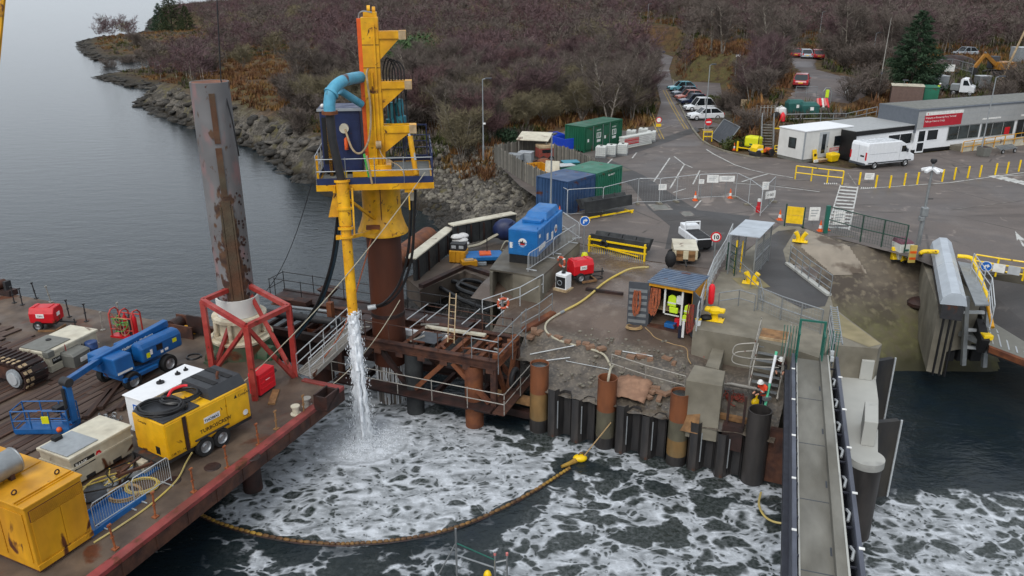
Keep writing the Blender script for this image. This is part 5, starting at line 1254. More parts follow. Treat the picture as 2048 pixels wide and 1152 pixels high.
Lw=dist2(WA,WD)
def sheetpile(x,wd,ztop,out):
 d=.02;y0=-.30 if out else .0;k=.14
 pr=[(-wd/2,-.15),(-wd/2+k,y0 if out else .02),(wd/2-k,y0 if out else .02),(wd/2,-.15)]
 if out:pr=[(-wd/2,-.14),(-wd*.28,-.42),(wd*.28,-.42),(wd/2,-.14)]
 else:pr=[(-wd/2,-.14),(-wd*.28,.14),(wd*.28,.14),(wd/2,-.14)]
 back=[(a,b+.03)for a,b in pr[::-1]]
 mb=MB().prism(pr+back,-2.5,ztop)
 return pt('sheet_pile',mb,'sheet_black',sw,loc=(x,0,0))
for base in range(3):
 x0=Lw*base/3+.52;x1=Lw*(base+1)/3-.5;n=4
 for i in range(n):
  wd=(x1-x0)/n;sheetpile(x0+wd*(i+.5),wd-.015,2.35+[.25,.1,-.02,.05][i]-base*.06,i%2==0)
 for i in(1,3):pt('weld_streak',MB().bx(x0+i*wd+.02,x0+i*wd+.07,-.47,-.44,.6,2.1),'galv',sw)
PILES=[]
mat('pile_orange',S(124,72,40),.7,col2=S(96,56,36),scale=1.1,dirt=.25,bump=.1,bscale=14,stretch=(1,1,.4))
mat('pile_ochre',S(128,98,56),.7,col2=S(108,92,62),scale=1.0,dirt=.35,stretch=(1,1,.4))
mat('pile_olive',S(92,88,72),.6,col2=S(70,66,56),scale=1.2,dirt=.3,stretch=(1,1,.4))
mat('pile_dark',S(58,54,52),.55,col2=S(40,38,38),scale=1.0,dirt=.35,stretch=(1.5,1.5,.3))
def front_pile(f,r,zt,bands,label,water=True):
 p=WL(Lw*f,0);t=tg('tubular_pile',label,'pile',(p.x,p.y,0),0,'tubular piles of the quay front')
 for z0,z1,m in bands:pt('tube_section',MB().lathe([(r,z0),(r,z1)],36),m,t,True)
 pt('rim',MB().lathe([(r,zt-.02),(r+.012,zt-.02),(r+.012,zt),(r-.035,zt),(r-.035,zt-1.2)],36),bands[-1][2],t,True)
 if water:pt('water_surface',MB().disc((0,0,zt-.14),r-.036,28),'glass_win',t)
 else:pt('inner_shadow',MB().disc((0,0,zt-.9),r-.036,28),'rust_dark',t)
front_pile(0,.46,3.68,[(-2,.7,'pile_dark'),(.7,2.15,'pile_ochre'),(2.15,3.66,'pile_orange')],'first orange rusty tubular pile from the left with water inside')
front_pile(1/3,.46,3.66,[(-2,.6,'pile_dark'),(.6,2.0,'pile_olive'),(2.0,3.64,'pile_orange')],'second orange rusty tubular pile, with a hose dropping into it',False)
front_pile(2/3,.46,3.70,[(-2,.5,'pile_dark'),(.5,1.35,'pile_ochre'),(1.35,2.3,'pile_olive'),(2.3,3.68,'pile_orange')],'third orange rusty tubular pile, brim full of grey water')
front_pile(1,.5,3.6,[(-2,1.5,'pile_dark'),(1.5,3.58,'pile_dark')],'dark open tubular pile in front of the bending worker',False)
pt('waling',MB().bx(-2.6,-.4,.3,.7,1.0,1.35),'timber',sw);pt('waling',MB().bx(-2.6,-.4,.35,.75,.2,.6),'rust_dark',sw)
solo('quay_face_plate',MB().bx(0,1.7,.2,.4,-2,2.7),'rust_steel','rusty steel face plate right of the dark pile under the walkway','steel plate',(WD.x+We.x*.5,WD.y+We.y*.5,0),WANG)
solo('steel_box_section',MB().bx(-.45,.45,-.2,.2,1.4,2.6).bx(-.35,-.25,-.05,.05,2.6,4.2).bx(.35,.45,-.05,.05,2.6,4.1),'rust_dark','rusty steel bracket with two uprights beside the dark open pile','bracket',WL(Lw*.90,.0),WANG)
solo('plywood_sheet',MB().bx(-.55,.55,-.02,.02,-.5,.5),'timber','tan plywood sheet behind the sheet piles under the concrete block','board',G(1375,852,2.3)+Vector((0,.2,.15)),WANG,rot=(R(-14),0,WANG))
upper=PG([(1386,657),(1500,676),(1572,694),(1640,716),(1664,690),(1757,697),(1764,688),(1684,628),(1666,612),(1661,592),(1576,524),(1586,492),(1606,458),(1600,452),(1558,450),(1443,541),(1415,590)],QZ)
o=struct('upper_quay',MB().prism([(p.x,p.y)for p in upper],-1.5,QZ-.006),'concrete')
sheet('quay_path',[(1556,462),(1592,458),(1566,500),(1573,527),(1658,592),(1650,612),(1606,618),(1522,574),(1504,540),(1516,490)],QZ+.004,'asphalt_new')
sheet('algae_edge',[(1662,618),(1680,628),(1762,688),(1738,694),(1662,664)],QZ+.006,'concrete_algae')
kb_a,kb_b=G(1574,528,QZ),G(1658,592,QZ)
kerb=struct('path_kerb',MB().bar(kb_a+Vector((0,0,.06)),kb_b+Vector((0,0,.06)),.28,.12),'concrete_pale')
slipz=[(1648,470,QZ-.02),(1812,512,QZ-.02),(1850,535,QZ-.05),(1905,600,3.4),(1895,690,1.3),(1925,748,-.5),(1760,760,-.5),(1700,740,-.4),(1757,700,1.0),(1690,640,2.6),(1668,556,4.2),(1720,548,4.45)]
mat('concrete_slab',S(146,136,122),.7,col2=S(92,80,68),scale=.55,lo=.52,hi=.6,dirt=.25,bump=.1)
def make_slip():
 P=[G(x,y,z)for x,y,z in slipz];A=np.array([[p.x,p.y,1]for p in P]);zz=np.array([p.z for p in P])
 Y0=G(1740,492,QZ).y;Y1=G(1800,742,0).y
 X,Y=np.meshgrid(np.linspace(13.5,29.5,110),np.linspace(Y1-1.6,Y0+4.0,100))
 d=sdist(X,Y,[G(1580,500,QZ),G(1598,455,QZ),G(1640,462,QZ),G(1840,500,QZ),G(1900,535,QZ),G(1990,600,3),G(1980,760,-.6),G(1690,770,-.6),G(1700,700,1),G(1620,640,3),G(1600,540,4)])
 Z=np.interp(Y,[Y1-1.6,Y1,Y0],[-1.2,-.02,QZ-.03])+(fbm(X*.8,Y*.8,4,71)-.5)*.14
 me=gridmesh('slipway',X,Y,Z,None,d>-.3)
 k=NT('slip_mat');sx=k.n('ShaderNodeSeparateXYZ');k.l(k.pos,sx.inputs[0])
 n1=k.noise(.5,6,dist=.4).outputs[0];n2=k.noise(2.4,7).outputs[0]
 c=k.mix(k.rng(n1,.4,.6),S(100,90,76),S(74,66,58));c=k.mix(k.rng(n2,.52,.7,0,.6),c,S(134,124,104))
 hh=k.ma('ADD',sx.outputs[2],k.ma('MULTIPLY',k.ma('SUBTRACT',n1,.5),3.0))
 g_=k.ma('MULTIPLY',k.rng(hh,3.2,1.6),k.rng(n2,.3,.6,.35,1))
 c=k.mix(k.ma('MULTIPLY',g_,.62),c,S(84,86,36));c=k.mix(k.rng(hh,.9,.1,0,.9),c,S(50,48,30))
 k.l(c,k.b.inputs['Base Color']);k.l(k.rng(n1,.4,.6,.5,.85),k.b.inputs['Roughness']);k.l(k.bump(n2,.4,.06),k.b.inputs['Normal'])
 me.materials.append(k.m);o=put('slipway',me);o['kind']='structure'
make_slip()
def slip_pt(px,py):
 lo,hi=-.5,5.2
 Y0=G(1740,492,QZ).y;Y1=G(1800,742,0).y;z=3.0
 for _ in range(30):
  p=G(px,py,z);zn=float(np.interp(p.y,[Y1-1.6,Y1,Y0],[-1.2,-.02,QZ-.03]));z=.6*z+.4*zn
 return G(px,py,z)
def slip_sheet(name,pix,m,up=.03):
 P=[slip_pt(*q)for q in pix];X,Y=np.meshgrid(np.arange(min(p.x for p in P),max(p.x for p in P)+.3,.09),np.arange(min(p.y for p in P),max(p.y for p in P)+.3,.09));Y0=G(1740,492,QZ).y;Y1=G(1800,742,0).y
 me=gridmesh(name,X,Y,np.interp(Y,[Y1-1.6,Y1,Y0],[-1.2,-.02,QZ-.03])+(fbm(X*.8,Y*.8,4,71)-.5)*.14+up,None,sdist(X,Y,P)>0);me.materials.append(MATS[m]);o=put(name,me);o['kind']='structure'
slip_sheet('light_concrete_slab',[(1610,460),(1646,472),(1733,548),(1668,553),(1600,497)],'concrete_slab')
PZ=5.9
plp=PG([(979,538),(1026,545),(1081,555),(1160,484),(1128,456),(1060,452),(1012,494)],PZ)
pl=tg('concrete_plinth','raised concrete plinth carrying the big blue generator','plinth',(plp[0].x,plp[0].y,0),0)
loc=[(p.x-plp[0].x,p.y-plp[0].y)for p in plp]
pt('block',MB().prism([loc[0],((loc[0][0]+loc[1][0])/2-.5,(loc[0][1]+loc[1][1])/2-.1),(loc[1][0]-.9,loc[1][1]+1.9),loc[1],loc[2],loc[3],loc[4],loc[5],loc[6]],1.5,PZ-.1),'concrete',pl)
pt('coping',MB().prism([(a,b)for a,b in loc],PZ-.099,PZ),'concrete_wet',pl)
rmp=[G(1010,612,4.3),G(1076,600,4.6),G(1076,572,4.6),G(1028,572,4.4)]
bp4=PG([(1372,760),(1445,772),(1451,742),(1389,729)],4.45)
bc=sum(bp4,Vector())/4
solo('concrete_block',MB().prism([(p.x-bc.x,p.y-bc.y)for p in bp4],1.6,4.45),'concrete','tall square concrete block standing behind the orange pile','concrete block',(bc.x,bc.y,0),bv=.03)
bq=PG([(1411,731),(1438,738),(1457,670),(1435,668)],4.35);bc=sum(bq,Vector())/4
solo('concrete_beam',MB().prism([(p.x-bc.x,p.y-bc.y)for p in bq],3.3,4.35),'concrete','long concrete beam running back from the square block to the quay wall','concrete beam',(bc.x,bc.y,0),bv=.03)
p=G(1446,668,4.35);solo('red_bag',MB().ball((0,0,.14),.26,10,6,(1.2,.8,.6)).tube([(-.2,-.1,.1),(-.3,-.3,-.1)],.05),'red_bright','red bag lying on the far end of the concrete beam','bag',p,smooth=True)
solo('white_bag',MB().ball((0,0,.12),.2,10,6,(1.1,.8,.6)),'white_cloth','white bag lying beside the red one on the concrete beam','bag',p+Vector((.32,.05,0)),smooth=True)
solo('red_pole',MB().cyl((0,0,0),(.25,.7,.6),.06,n=8),'red_frame','red painted pole leaning on the concrete beam','pole',Gf(1408,715),smooth=True)
solo('fire_extinguisher',MB().lathe([(0,0),(.08,0),(.08,.45),(.03,.52),(0,.55)],12),'red_bright','red fire extinguisher standing left of the concrete beam','fire extinguisher',Gf(1412,700),smooth=True)
rg=random.Random(17)
brk=[(1068,664),(1078,668),(1098,672),(1137,684),(1157,690),(1172,692),(1180,697),(1203,700),(1236,708),(1262,716),(1283,715),(1300,722),(1335,718),(1348,730),(1062,676),(1118,676)]
bm_=MB().bx(-.22,.22,-.16,.16,0,.2).mesh('timber_block','brick_orange')
for i,(x,y)in enumerate(brk):
 o=put('timber_block',bm_,None,Gf(x,y),rg.uniform(0,3));k=rg.uniform(.6,1.15);o.scale=(k,k,rg.uniform(.6,1))
 tag(o,'tan wooden block scattered along the edge of the wet apron','wood block','wooden blocks along the apron edge')
for i in range(46):
 x=rg.uniform(1110,1370);y=664+(x-1060)*.17+rg.gauss(0,9)
stn=MB()
for i in range(420):
 x=rg.uniform(1062,1370);y=668+(x-1060)*.2+rg.gauss(4,16)if rg.random()<.6 else rg.uniform(745,830)
 p=Gf(x,y);r=rg.uniform(.03,.11)
 if w_in(p)[1]<.5 or w_in(p)[0]<.2:continue
 stn.ball((p.x,p.y,p.z+r*.2),r,5,3,(rg.uniform(.7,1.5),1,.6))
o=put('loose_stones',stn.mesh('loose_stones','rock_pale'));o['kind']='stuff'
def rt(name,label,cat,pts,h,m,step=1.6,mids=1,r=.025,mesh=False,group=None,dark=None,post=None):
 t=tg(name,label,cat,pts[0],0,group);P=[Vector(p)-Vector(pts[0])for p in pts];post=post or m
 for a,b in zip(P,P[1:]):
  for k in range(mids+1):hh=h*(1-k/(mids+1));pt('rail',MB().cyl(a+Vector((0,0,hh)),b+Vector((0,0,hh)),r,n=6),m,t,True)
  n=max(1,round((b-a).length/step))
  for i in range(n+1):
   if i==n and not(b is P[-1]):continue
   c=a.lerp(b,i/n);pt('post',MB().cyl(c,c+Vector((0,0,h)),r*1.15,n=6),post,t,True)
  if mesh:
   mm=MB();L_=(b-a).length;nw=int(L_/.16)
   for i in range(nw):c=a.lerp(b,(i+.5)/nw);mm.cyl(c+Vector((0,0,.08)),c+Vector((0,0,h-.02)),.007,n=3,caps=False)
   for k in range(int(h/.2)):mm.cyl(a+Vector((0,0,.1+k*.2)),b+Vector((0,0,.1+k*.2)),.006,n=3,caps=False)
   pm=pt('wire_mesh',mm,m,t);pm['kind']='stuff'
 return t
rt('handrail','galvanised handrail standing on the rubble strip behind the sheet piles','railing',[Gf(1222,745),Gf(1290,768),Gf(1368,790)],1.0,'scaffold',2.0)
p0,p1=Gf(1060,712),Gf(1148,700);solo('scaffold_tube',MB().cyl(p0+Vector((0,0,.1)),p1+Vector((0,0,.25)),.028,n=6),'galv_light','pale scaffold tube lying on the rubble nearest the brick line','tube',smooth=True)
p0,p1=Gf(1065,728),Gf(1140,722);solo('scaffold_tube',MB().cyl(p0+Vector((0,0,.1)),p1+Vector((0,0,.2)),.028,n=6),'galv_light','pale scaffold tube lying on the rubble nearest the first orange pile','tube',smooth=True)
p0,p1=Gf(1245,706),Gf(1305,716);solo('scaffold_tube',MB().cyl(p0+Vector((0,0,.1)),p1+Vector((0,0,.1)),.03,n=6),'galv_light','short pale tube among the wooden blocks on the apron edge','tube',smooth=True)
def flat_mesh(a,b,wd,label):
 t=tg('mesh_barrier',label,'barrier',a,ang(a,b));L_=dist2(a,b);dz=b.z-a.z
 f=lambda x,y:(x,y,.06+dz*x/L_+.12*y)
 pt('frame',MB().tube([f(0,0),f(L_,0),f(L_,wd),f(0,wd),f(0,0)],.025,5),'galv',t)
 for i in range(int(L_/.14)):x=(i+.5)*.14;pt('rod',MB().cyl(f(x,0),f(x,wd),.008,n=3),'galv',t)
flat_mesh(Gf(1132,724),Gf(1224,742),1.0,'galvanised mesh barrier fallen flat on the rubble by the second orange pile')
flat_mesh(Gf(1058,694),Gf(1120,700),.5,'rusty mesh strip lying flat at the foot of the guide frame')if False else None
rbm=MB()
p=Gf(1262,785);tp=MB();N_=12
V=[]
for i in range(N_):
 for j in range(N_):
  u_,v_=i/(N_-1)-.5,j/(N_-1)-.5
  x,y=p.x+We.x*u_*1.7+Wn.x*v_*1.5,p.y+We.y*u_*1.7+Wn.y*v_*1.5
  V.append((x-p.x,y-p.y,floor_z(x,y)+.12+.1*rg.random()+.16*(1-4*u_*u_)-p.z))
tp._add(V,[(i*N_+j,(i+1)*N_+j,(i+1)*N_+j+1,i*N_+j+1)for i in range(N_-1)for j in range(N_-1)])
o=solo('tarpaulin',tp,'tarp_orange','tan orange tarpaulin spread over rubble behind the second orange pile','tarpaulin',p,smooth=True)
md=o.modifiers.new('solid','SOLIDIFY');md.thickness=.03
for i,(x,y)in enumerate([(1290,775),(1300,785),(1310,778),(1322,788),(1295,795),(1335,790),(1282,800),(1318,800)]):
 o=put('timber_block',bm_,None,Gf(x,y),rg.uniform(0,3));k=rg.uniform(.5,.9);o.scale=(k*1.6,k,.7)
 tag(o,'tan wooden block lying right of the orange tarpaulin','wood block','wooden blocks by the tarpaulin')
yh=[Gf(1296,556)+Vector((0,0,.6)),Gf(1262,549)+Vector((0,0,.3)),Gf(1232,553),Gf(1205,570),Gf(1180,592),Gf(1158,608),Gf(1128,624),Gf(1104,638),Gf(1092,650),Gf(1092,664),Gf(1108,678),Gf(1140,690),Gf(1180,700),Gf(1208,712),Gf(1222,735),Gf(1226,752)+Vector((0,0,.5)),WL(Lw/3,.3,3.85),WL(Lw/3,.0,3.2)]
fl=cm([q+Vector((0,0,.06))for q in yh],7)
t=tg('water_hose','long yellow and grey hose from the hut into the second orange pile','hose',(0,0,0))
pt('yellow_length',MB().tube(fl[:int(len(fl)*.36)+1],.065,8),'hose_yellow',t,True);pt('grey_length',MB().tube(fl[int(len(fl)*.36):],.06,8),'hose_grey',t,True)
pt('coupling',MB().tube([fl[int(len(fl)*.36)-1],fl[int(len(fl)*.36)],fl[int(len(fl)*.36)+1]],.085,8),'galv',t,True)
solo('timber_baulk',MB().bar(Gf(1172,580)+Vector((0,0,.07)),Gf(1246,590)+Vector((0,0,.07)),.2,.14),'rust_dark','dark flat bar lying on the apron beside the yellow hose','bar')
ha,hb=Gf(1294,652),Gf(1380,672);hz=ha.z
ht=tg('tool_hut','open fronted tool hut with blue corrugated roof, yellow side and ropes hung inside','hut',(ha.x,ha.y,hz-.1),ang(ha,hb))
HL=dist2(ha,hb);HH=VZ(ha,562)-hz+.1;HD=2.3
pt('floor',MB().bx(0,HL,.0,HD,0,.18),'rust_steel',ht);pt('back_wall',MB().bx(0,HL,HD-.05,HD,.18,HH),'grey_dark',ht)
pt('side_wall',MB().bx(0,.05,.0,HD-.05,.18,HH-.05),'grey_dark',ht)
pt('side_wall',MB().bx(HL-.05,HL,.0,HD-.05,.18,HH-.05),'yellow_old',ht);pt('lower_panel',MB().bx(HL+.001,HL+.02,.03,HD-.03,.2,HH*.5),'grey_dark',ht)
pt('lintel',MB().bx(-.02,HL+.02,-.04,.06,HH-.24,HH-.06),'yellow_old',ht)
mat('roof_blue',S(82,100,124),.5,col2=S(106,118,134),scale=.9,dirt=.25,rustamt=.06)
rf=pt('roof',MB().bx(-.08,HL+.08,-.12,HD+.08,HH-.058,HH-.02),'roof_blue',ht)
for i in range(9):pt('corrugation',MB().bx(-.08,HL+.08,-.1+i*.26,.03+i*.26,HH-.019,HH+.025),'roof_blue',rf)
pt('post',MB().bx(.75*HL-.05,.75*HL+.05,.1,.16,.18,HH-.24),'white_paint',ht)
pt('cabinet_frame',MB().bx(.33*HL,.37*HL,.12,.17,.95,HH-.25).bx(.371*HL,.7*HL,.12,.17,.9,.95),'white_paint',ht)
pt('shelf',MB().bx(.06,.73*HL,.5,HD-.06,.95,1.0),'timber_pale',ht);pt('divider',MB().bx(.75*HL-.03,.75*HL+.03,.17,HD-.06,.181,HH-.1),'grey_dark',ht)
dl=thing_door=pt('door',MB().bx(-1.05,-.02,-.03,.03,.12,HH-.12),'grey_dark',ht,rz=R(14),loc=(.0,-.02,0))
for i in range(6):pt('rib',MB().bx(-1.0,-.08,-.055,-.031,.25+i*.34,.42+i*.34),'galv',dl)
dr_=pt('door',MB().bx(.02,1.0,-.03,.03,.12,HH-.12),'grey_dark',ht,rz=R(-52),loc=(HL,-.02,0))
def rope_hank(par,x,y,zt,ln,wd,n,m,seed):
 r_=random.Random(seed)
 for i in range(n):
  x0=x+r_.uniform(-wd,wd)*.5;x1=x0+r_.uniform(.12,.25);l_=ln*r_.uniform(.8,1.05)
  pt('rope',MB().tube(cm([(x0,y-r_.random()*.12,zt),(x0-.05,y-.08,zt-l_*.6),(x0+.06,y-.1,zt-l_),(x1+.04,y-.1,zt-l_*.6),(x1,y,zt)],5),.03,5),m,par,True)
rope_hank(dl,-.62,-.06,HH-.55,1.35,.28,5,'rope_orange',1);rope_hank(ht,.16,.1,HH-.35,1.55,.3,8,'rope_orange',2);rope_hank(ht,HL-.02,-.3,HH-.7,1.5,.25,6,'rope_red',3)
pt('blue_box',MB().bx(.38*HL,.62*HL,.1,.5,.19,.42),'blue_lift',ht,bv=.02);pt('red_can',MB().bx(.55*HL,.68*HL,.5,.75,.19,.62),'red_bright',ht,bv=.03)
def jacket(par,x,y,z,m='hivis',s=1.0):
 t_=pt('jacket',MB().side([(x-.2*s,z),(x-.24*s,z-.5*s),(x+.22*s,z-.52*s),(x+.2*s,z),(x+.07*s,z+.1*s),(x-.07*s,z+.1*s)],y,y+.12,'y'),m,par,bv=.03)
 pt('band',MB().bx(x-.23*s,x+.22*s,y-.012,y-.003,z-.36*s,z-.28*s),'reflective',t_);return t_
jacket(ht,.50*HL,.25,1.85);pt('jacket',MB().side([(.5*HL-.12,1.32),(.5*HL+.35,1.30),(.5*HL+.34,1.0),(.5*HL-.1,1.0)],.22,.34,'y'),'hivis',ht,bv=.03)
jacket(ht,.66*HL,.3,1.9,'white_cloth',.8);jacket(ht,.9*HL,-.02,1.6,'hivis',.8);jacket(ht,.86*HL,-.1,1.1,'hivis',.6)
pt('rag',MB().bx(HL-.3,HL-.18,-.5,-.44,.1,1.0),'white_cloth',ht);pt('overall',MB().bx(HL-.5,HL-.34,-.48,-.4,.0,.7),'navy_cloth',ht,bv=.03)
coil('rope_coil','tan rope coil lying on the apron in front of the hut door','rope coil',Gf(1268,656),.42,.025,5,'rope_tan',.8,seed=31)
wire('ground_rope','tan rope snaking from the hut over the apron',cm([Gf(1290,655),Gf(1300,664),Gf(1312,676),Gf(1345,688),Gf(1372,696),Gf(1376,716),Gf(1382,728)],6),.025,'rope_tan','rope')
def bollard(px,py,label,horned=False,h=.55,z=None,k=1.0):
 p=G(px,py,QZ if z is None else z);t=tg('mooring_bollard',label,'bollard',p,-.4,'yellow mooring bollards')
 pt('base_plate',MB().box((0,0,.03),(.95*k,.6*k,.06)),'yellow_bright',t,bv=.02)
 if horned:
  for s_ in(-1,1):pt('horn',MB().tube([(s_*.1*k,0,.06),(s_*.16*k,0,.35*k),(s_*.33*k,0,.62*k)],[.15*k,.13*k,.15*k],14),'yellow_bright',t,True)
 else:pt('head',MB().lathe([(.2,.06),(.17,.3),(.2,.4),(.32,.44),(.32,.6),(.24,.66),(0,.67)],20),'yellow_bright',t,True);pt('crosshead',MB().bx(-.5,.5,-.2,.2,.45,.64),'yellow_bright',t,bv=.07)
 for x in(-.4,.4):pt('bolt',MB().cyl((x*k,.2*k,.06),(x*k,.2*k,.1),.04,n=6),'rust_dark',t)
bollard(1428,640,'yellow mooring bollard with a wide flat head on the quay right of the hut')
bollard(1502,566,'yellow twin horned bollard beside the dark quay path',True)
bollard(1600,483,'yellow twin horned bollard on the pale concrete slab nearest the road',True,z=slip_pt(1600,483).z+.1)
sheet('bollard_pad',[(1464,556),(1515,552),(1541,574),(1490,580)],QZ+.009,'concrete_algae')
p=G(1412,640,QZ);solo('black_bag',MB().ball((0,0,.14),.28,10,6,(1.2,.8,.55)),'black_rubber','black bag lying left of the flat headed yellow bollard','bag',p,smooth=True)
p=G(1396,650,QZ);t=tg('buckets','yellow and white bucket beside the black bag on the quay edge','bucket',p);pt('body',MB().lathe([(0,0),(.12,0),(.15,.3),(.13,.3)],14),'white_clean',t,True);pt('lid',MB().lathe([(0,.33),(.155,.33),(.155,.3)],14),'yellow_bright',t,True);t.name='bucket'
rt('mesh_fence','grey galvanised mesh fence beside the sloping walkway end','fence',[G(1514,620,QZ),G(1560,640,QZ),G(1640,668,QZ)],1.25,'galv',1.3,1,.03,True)
rt('path_railing','galvanised railing along the kerb of the dark quay path','railing',[G(1578,526,QZ+.12),G(1616,558,QZ+.12),G(1660,590,QZ+.12)],1.1,'galv',1.1,2)
rt('edge_fence','pale galvanised fence climbing from the hut past the speed sign','fence',[G(1392,662,QZ),G(1410,600,QZ),G(1424,562,QZ),G(1448,520,QZ),G(1462,486,QZ)],1.3,'galv_light',1.3,2,.03,True)
rt('stair_rail','grey handrail on the steel landing behind the flat headed bollard','railing',[G(1436,618,QZ),G(1476,612,QZ),G(1508,622,QZ)],.9,'galv',.9,1)
p=G(1420,622,QZ);t=tg('red_float','long red fender float hung on the pale fence right of the hut','fender float',p);pt('float',MB().lathe([(0,.35),(.13,.42),(.16,.6),(.16,1.3),(.1,1.45),(0,1.5)],14),'red_bright',t,True);pt('lanyard',MB().cyl((0,0,1.5),(0,0,1.7),.02,n=5),'rope_tan',t)
sheet('steel_landing',[(1392,655),(1412,612),(1432,600),(1510,622),(1520,630),(1440,622),(1400,640)],QZ+.006,'grey_plastic')if False else None
sa,sb=G(1455,548,QZ),G(1500,560,QZ)
sh=tg('walkway_shelter','clear sided walkway shelter with a pale sloped roof by the path','shelter',sa,ang(sa,G(1502,556,QZ)))
SL,SD_,SHH=1.45,3.6,2.35
for x in(0,SL):
 for y in(0,SD_/2,SD_):pt('post',MB().bx(x-.04,x+.04,y-.04,y+.04,0,SHH),'galv',sh)
for i in range(2):pt('roof_panel',MB().hexa([(-.15,i*SD_/2+.03,SHH+.001),(SL+.15,i*SD_/2+.03,SHH+.06),(SL+.15,(i+1)*SD_/2-.03,SHH+.06),(-.15,(i+1)*SD_/2-.03,SHH+.001)],[(-.15,i*SD_/2+.03,SHH+.05),(SL+.15,i*SD_/2+.03,SHH+.11),(SL+.15,(i+1)*SD_/2-.03,SHH+.11),(-.15,(i+1)*SD_/2-.03,SHH+.05)]),'roof_pale',sh)
mat('clear_sheet',S(130,128,122),.15,dirt=.1,spec=.6)
for x in(0,SL):
 for i in range(2):pt('side_panel',MB().bx(x-.012,x+.012,i*SD_/2+.05,(i+1)*SD_/2-.05,.25,SHH-.15),'galv',sh)if False else pt('side_rail',MB().bx(x-.03,x+.03,i*SD_/2+.05,(i+1)*SD_/2-.05,1.0,1.06),'galv',sh)
wm_=MB()
for x in(0,SL):
 for i in range(30):wm_.cyl((x,i*SD_/30+.05,.1),(x,i*SD_/30+.05,SHH-.05),.007,n=3,caps=False)
 for i in range(14):wm_.cyl((x,0,.15+i*.16),(x,SD_,.15+i*.16),.006,n=3,caps=False)
q_=pt('wire_mesh',wm_,'galv',sh);q_['kind']='stuff'
pt('yellow_post',MB().bx(.25,.33,.3,.38,0,2.0),'yellow_bright',sh);pt('yellow_post',MB().bx(.5,.56,.7,.76,0,1.9),'yellow_bright',sh)
gate=rt('mesh_gate','dark green mesh gate standing open below the shelter','gate',[G(1452,540,QZ),G(1468,552,QZ)],1.7,'green_fence',.9,3,.03,True)
rt('ramp_railing','low galvanised handrails leading from the shelter to the landing','railing',[G(1472,548,QZ),G(1516,590,QZ),G(1524,622,QZ)],.9,'galv',1.2,1)
rt('green_fence','dark green mesh fence between the road crossing and the slipway','fence',[G(1652,464,QZ),G(1720,484,QZ),G(1762,494,QZ),G(1808,506,QZ)],1.8,'green_fence',2.2,1,.035,True,post='green_fence')
t=tg('gate_post','thick dark green gate post at the head of the slip fence','post',G(1650,466,QZ));pt('post',MB().bx(-.12,.12,-.12,.12,0,1.9),'green_teal',t)
t=tg('yellow_board','large yellow slatted board with green posts beside the crossing','board',G(1569,452,QZ),ang(G(1569,452,QZ),G(1607,456,QZ)))
for i in range(2):pt('panel',MB().bx(.05,1.15,-.03,.03,.25+i*.6,.83+i*.6),'sign_yellow',t)
pt('post',MB().bx(-.05,.03,-.04,.04,0,1.6),'green_fence',t);pt('post',MB().bx(1.17,1.25,-.04,.04,0,1.5),'green_fence',t)
def nt_(px,py,w_,h_,label,z=QZ,up=.3,m='sign_white',yaw=0.0,name='notice_board'):
 t=tg(name,label,'sign',G(px,py,z),yaw);pt('panel',MB().bx(-w_/2,w_/2,-.015,.015,up,up+h_),m,t)
 pt('post',MB().bx(-.025,.025,.016,.05,0,up+h_),'galv',t)
 for i in range(3):pt('print_line',MB().bx(-w_*.35,w_*(.35-.1*i),-.018,-.0155,up+h_*(.72-i*.2),up+h_*(.78-i*.2)),'grey_tank',t)
 return t
nt_(1626,449,.75,.95,'white notice right of the yellow slatted board')
nt_(1675,458,.8,.95,'white notice on the green fence in front of the striped crossing')
ta=G(1518,676,QZ)
st=tg('scaffold_stair','scaffold stair going down from the quay to the lower slab with timber landing','stair',ta,WANG)
pt('landing',MB().bx(0,1.35,.0,1.1,.02,.1),'timber',st);pt('landing_edge',MB().bx(0,1.35,-.06,-.001,-.12,.1),'timber_pale',st)
for i in range(7):pt('tread',MB().bx(.08,1.27,-.32-i*.27,-.1-i*.27,-.3-i*.25,-.26-i*.25),'galv',st)
for x in(.02,1.33):pt('stringer',MB().bar((x,-.05,-.05),(x,-2.1,-1.95),.05,.14),'scaffold',st)
for x in(0,1.36):
 for y in(.05,-.9,-2.0):pt('standard',MB().cyl((x,y,-2.0),(x,y,1.0+y*.55),.028,n=6),'scaffold',st,True)
 for h in(.5,.95):pt('ledger',MB().cyl((x,.1,h),(x,-2.1,h-1.15),.026,n=6),'scaffold',st,True)
for i,z in enumerate((-.2,-.6)):
 pt('loop_rail',MB().tube(cm([(-.02,-1.0,z+.35),(-.75,-1.15,z+.2),(-.95,-1.2,z-.05),(-.85,-1.3,z-.3),(-.1,-1.6,z-.2),(1.2,-1.7,z+.05)],5),.028,6),'scaffold',st,True)
for i in range(5):pt('board',MB().bx(-1.1+i*.1,.5+i*.12,-2.1-i*.16,-1.95-i*.16,-1.75+i*.1,-1.7+i*.1),'scaffold',st)
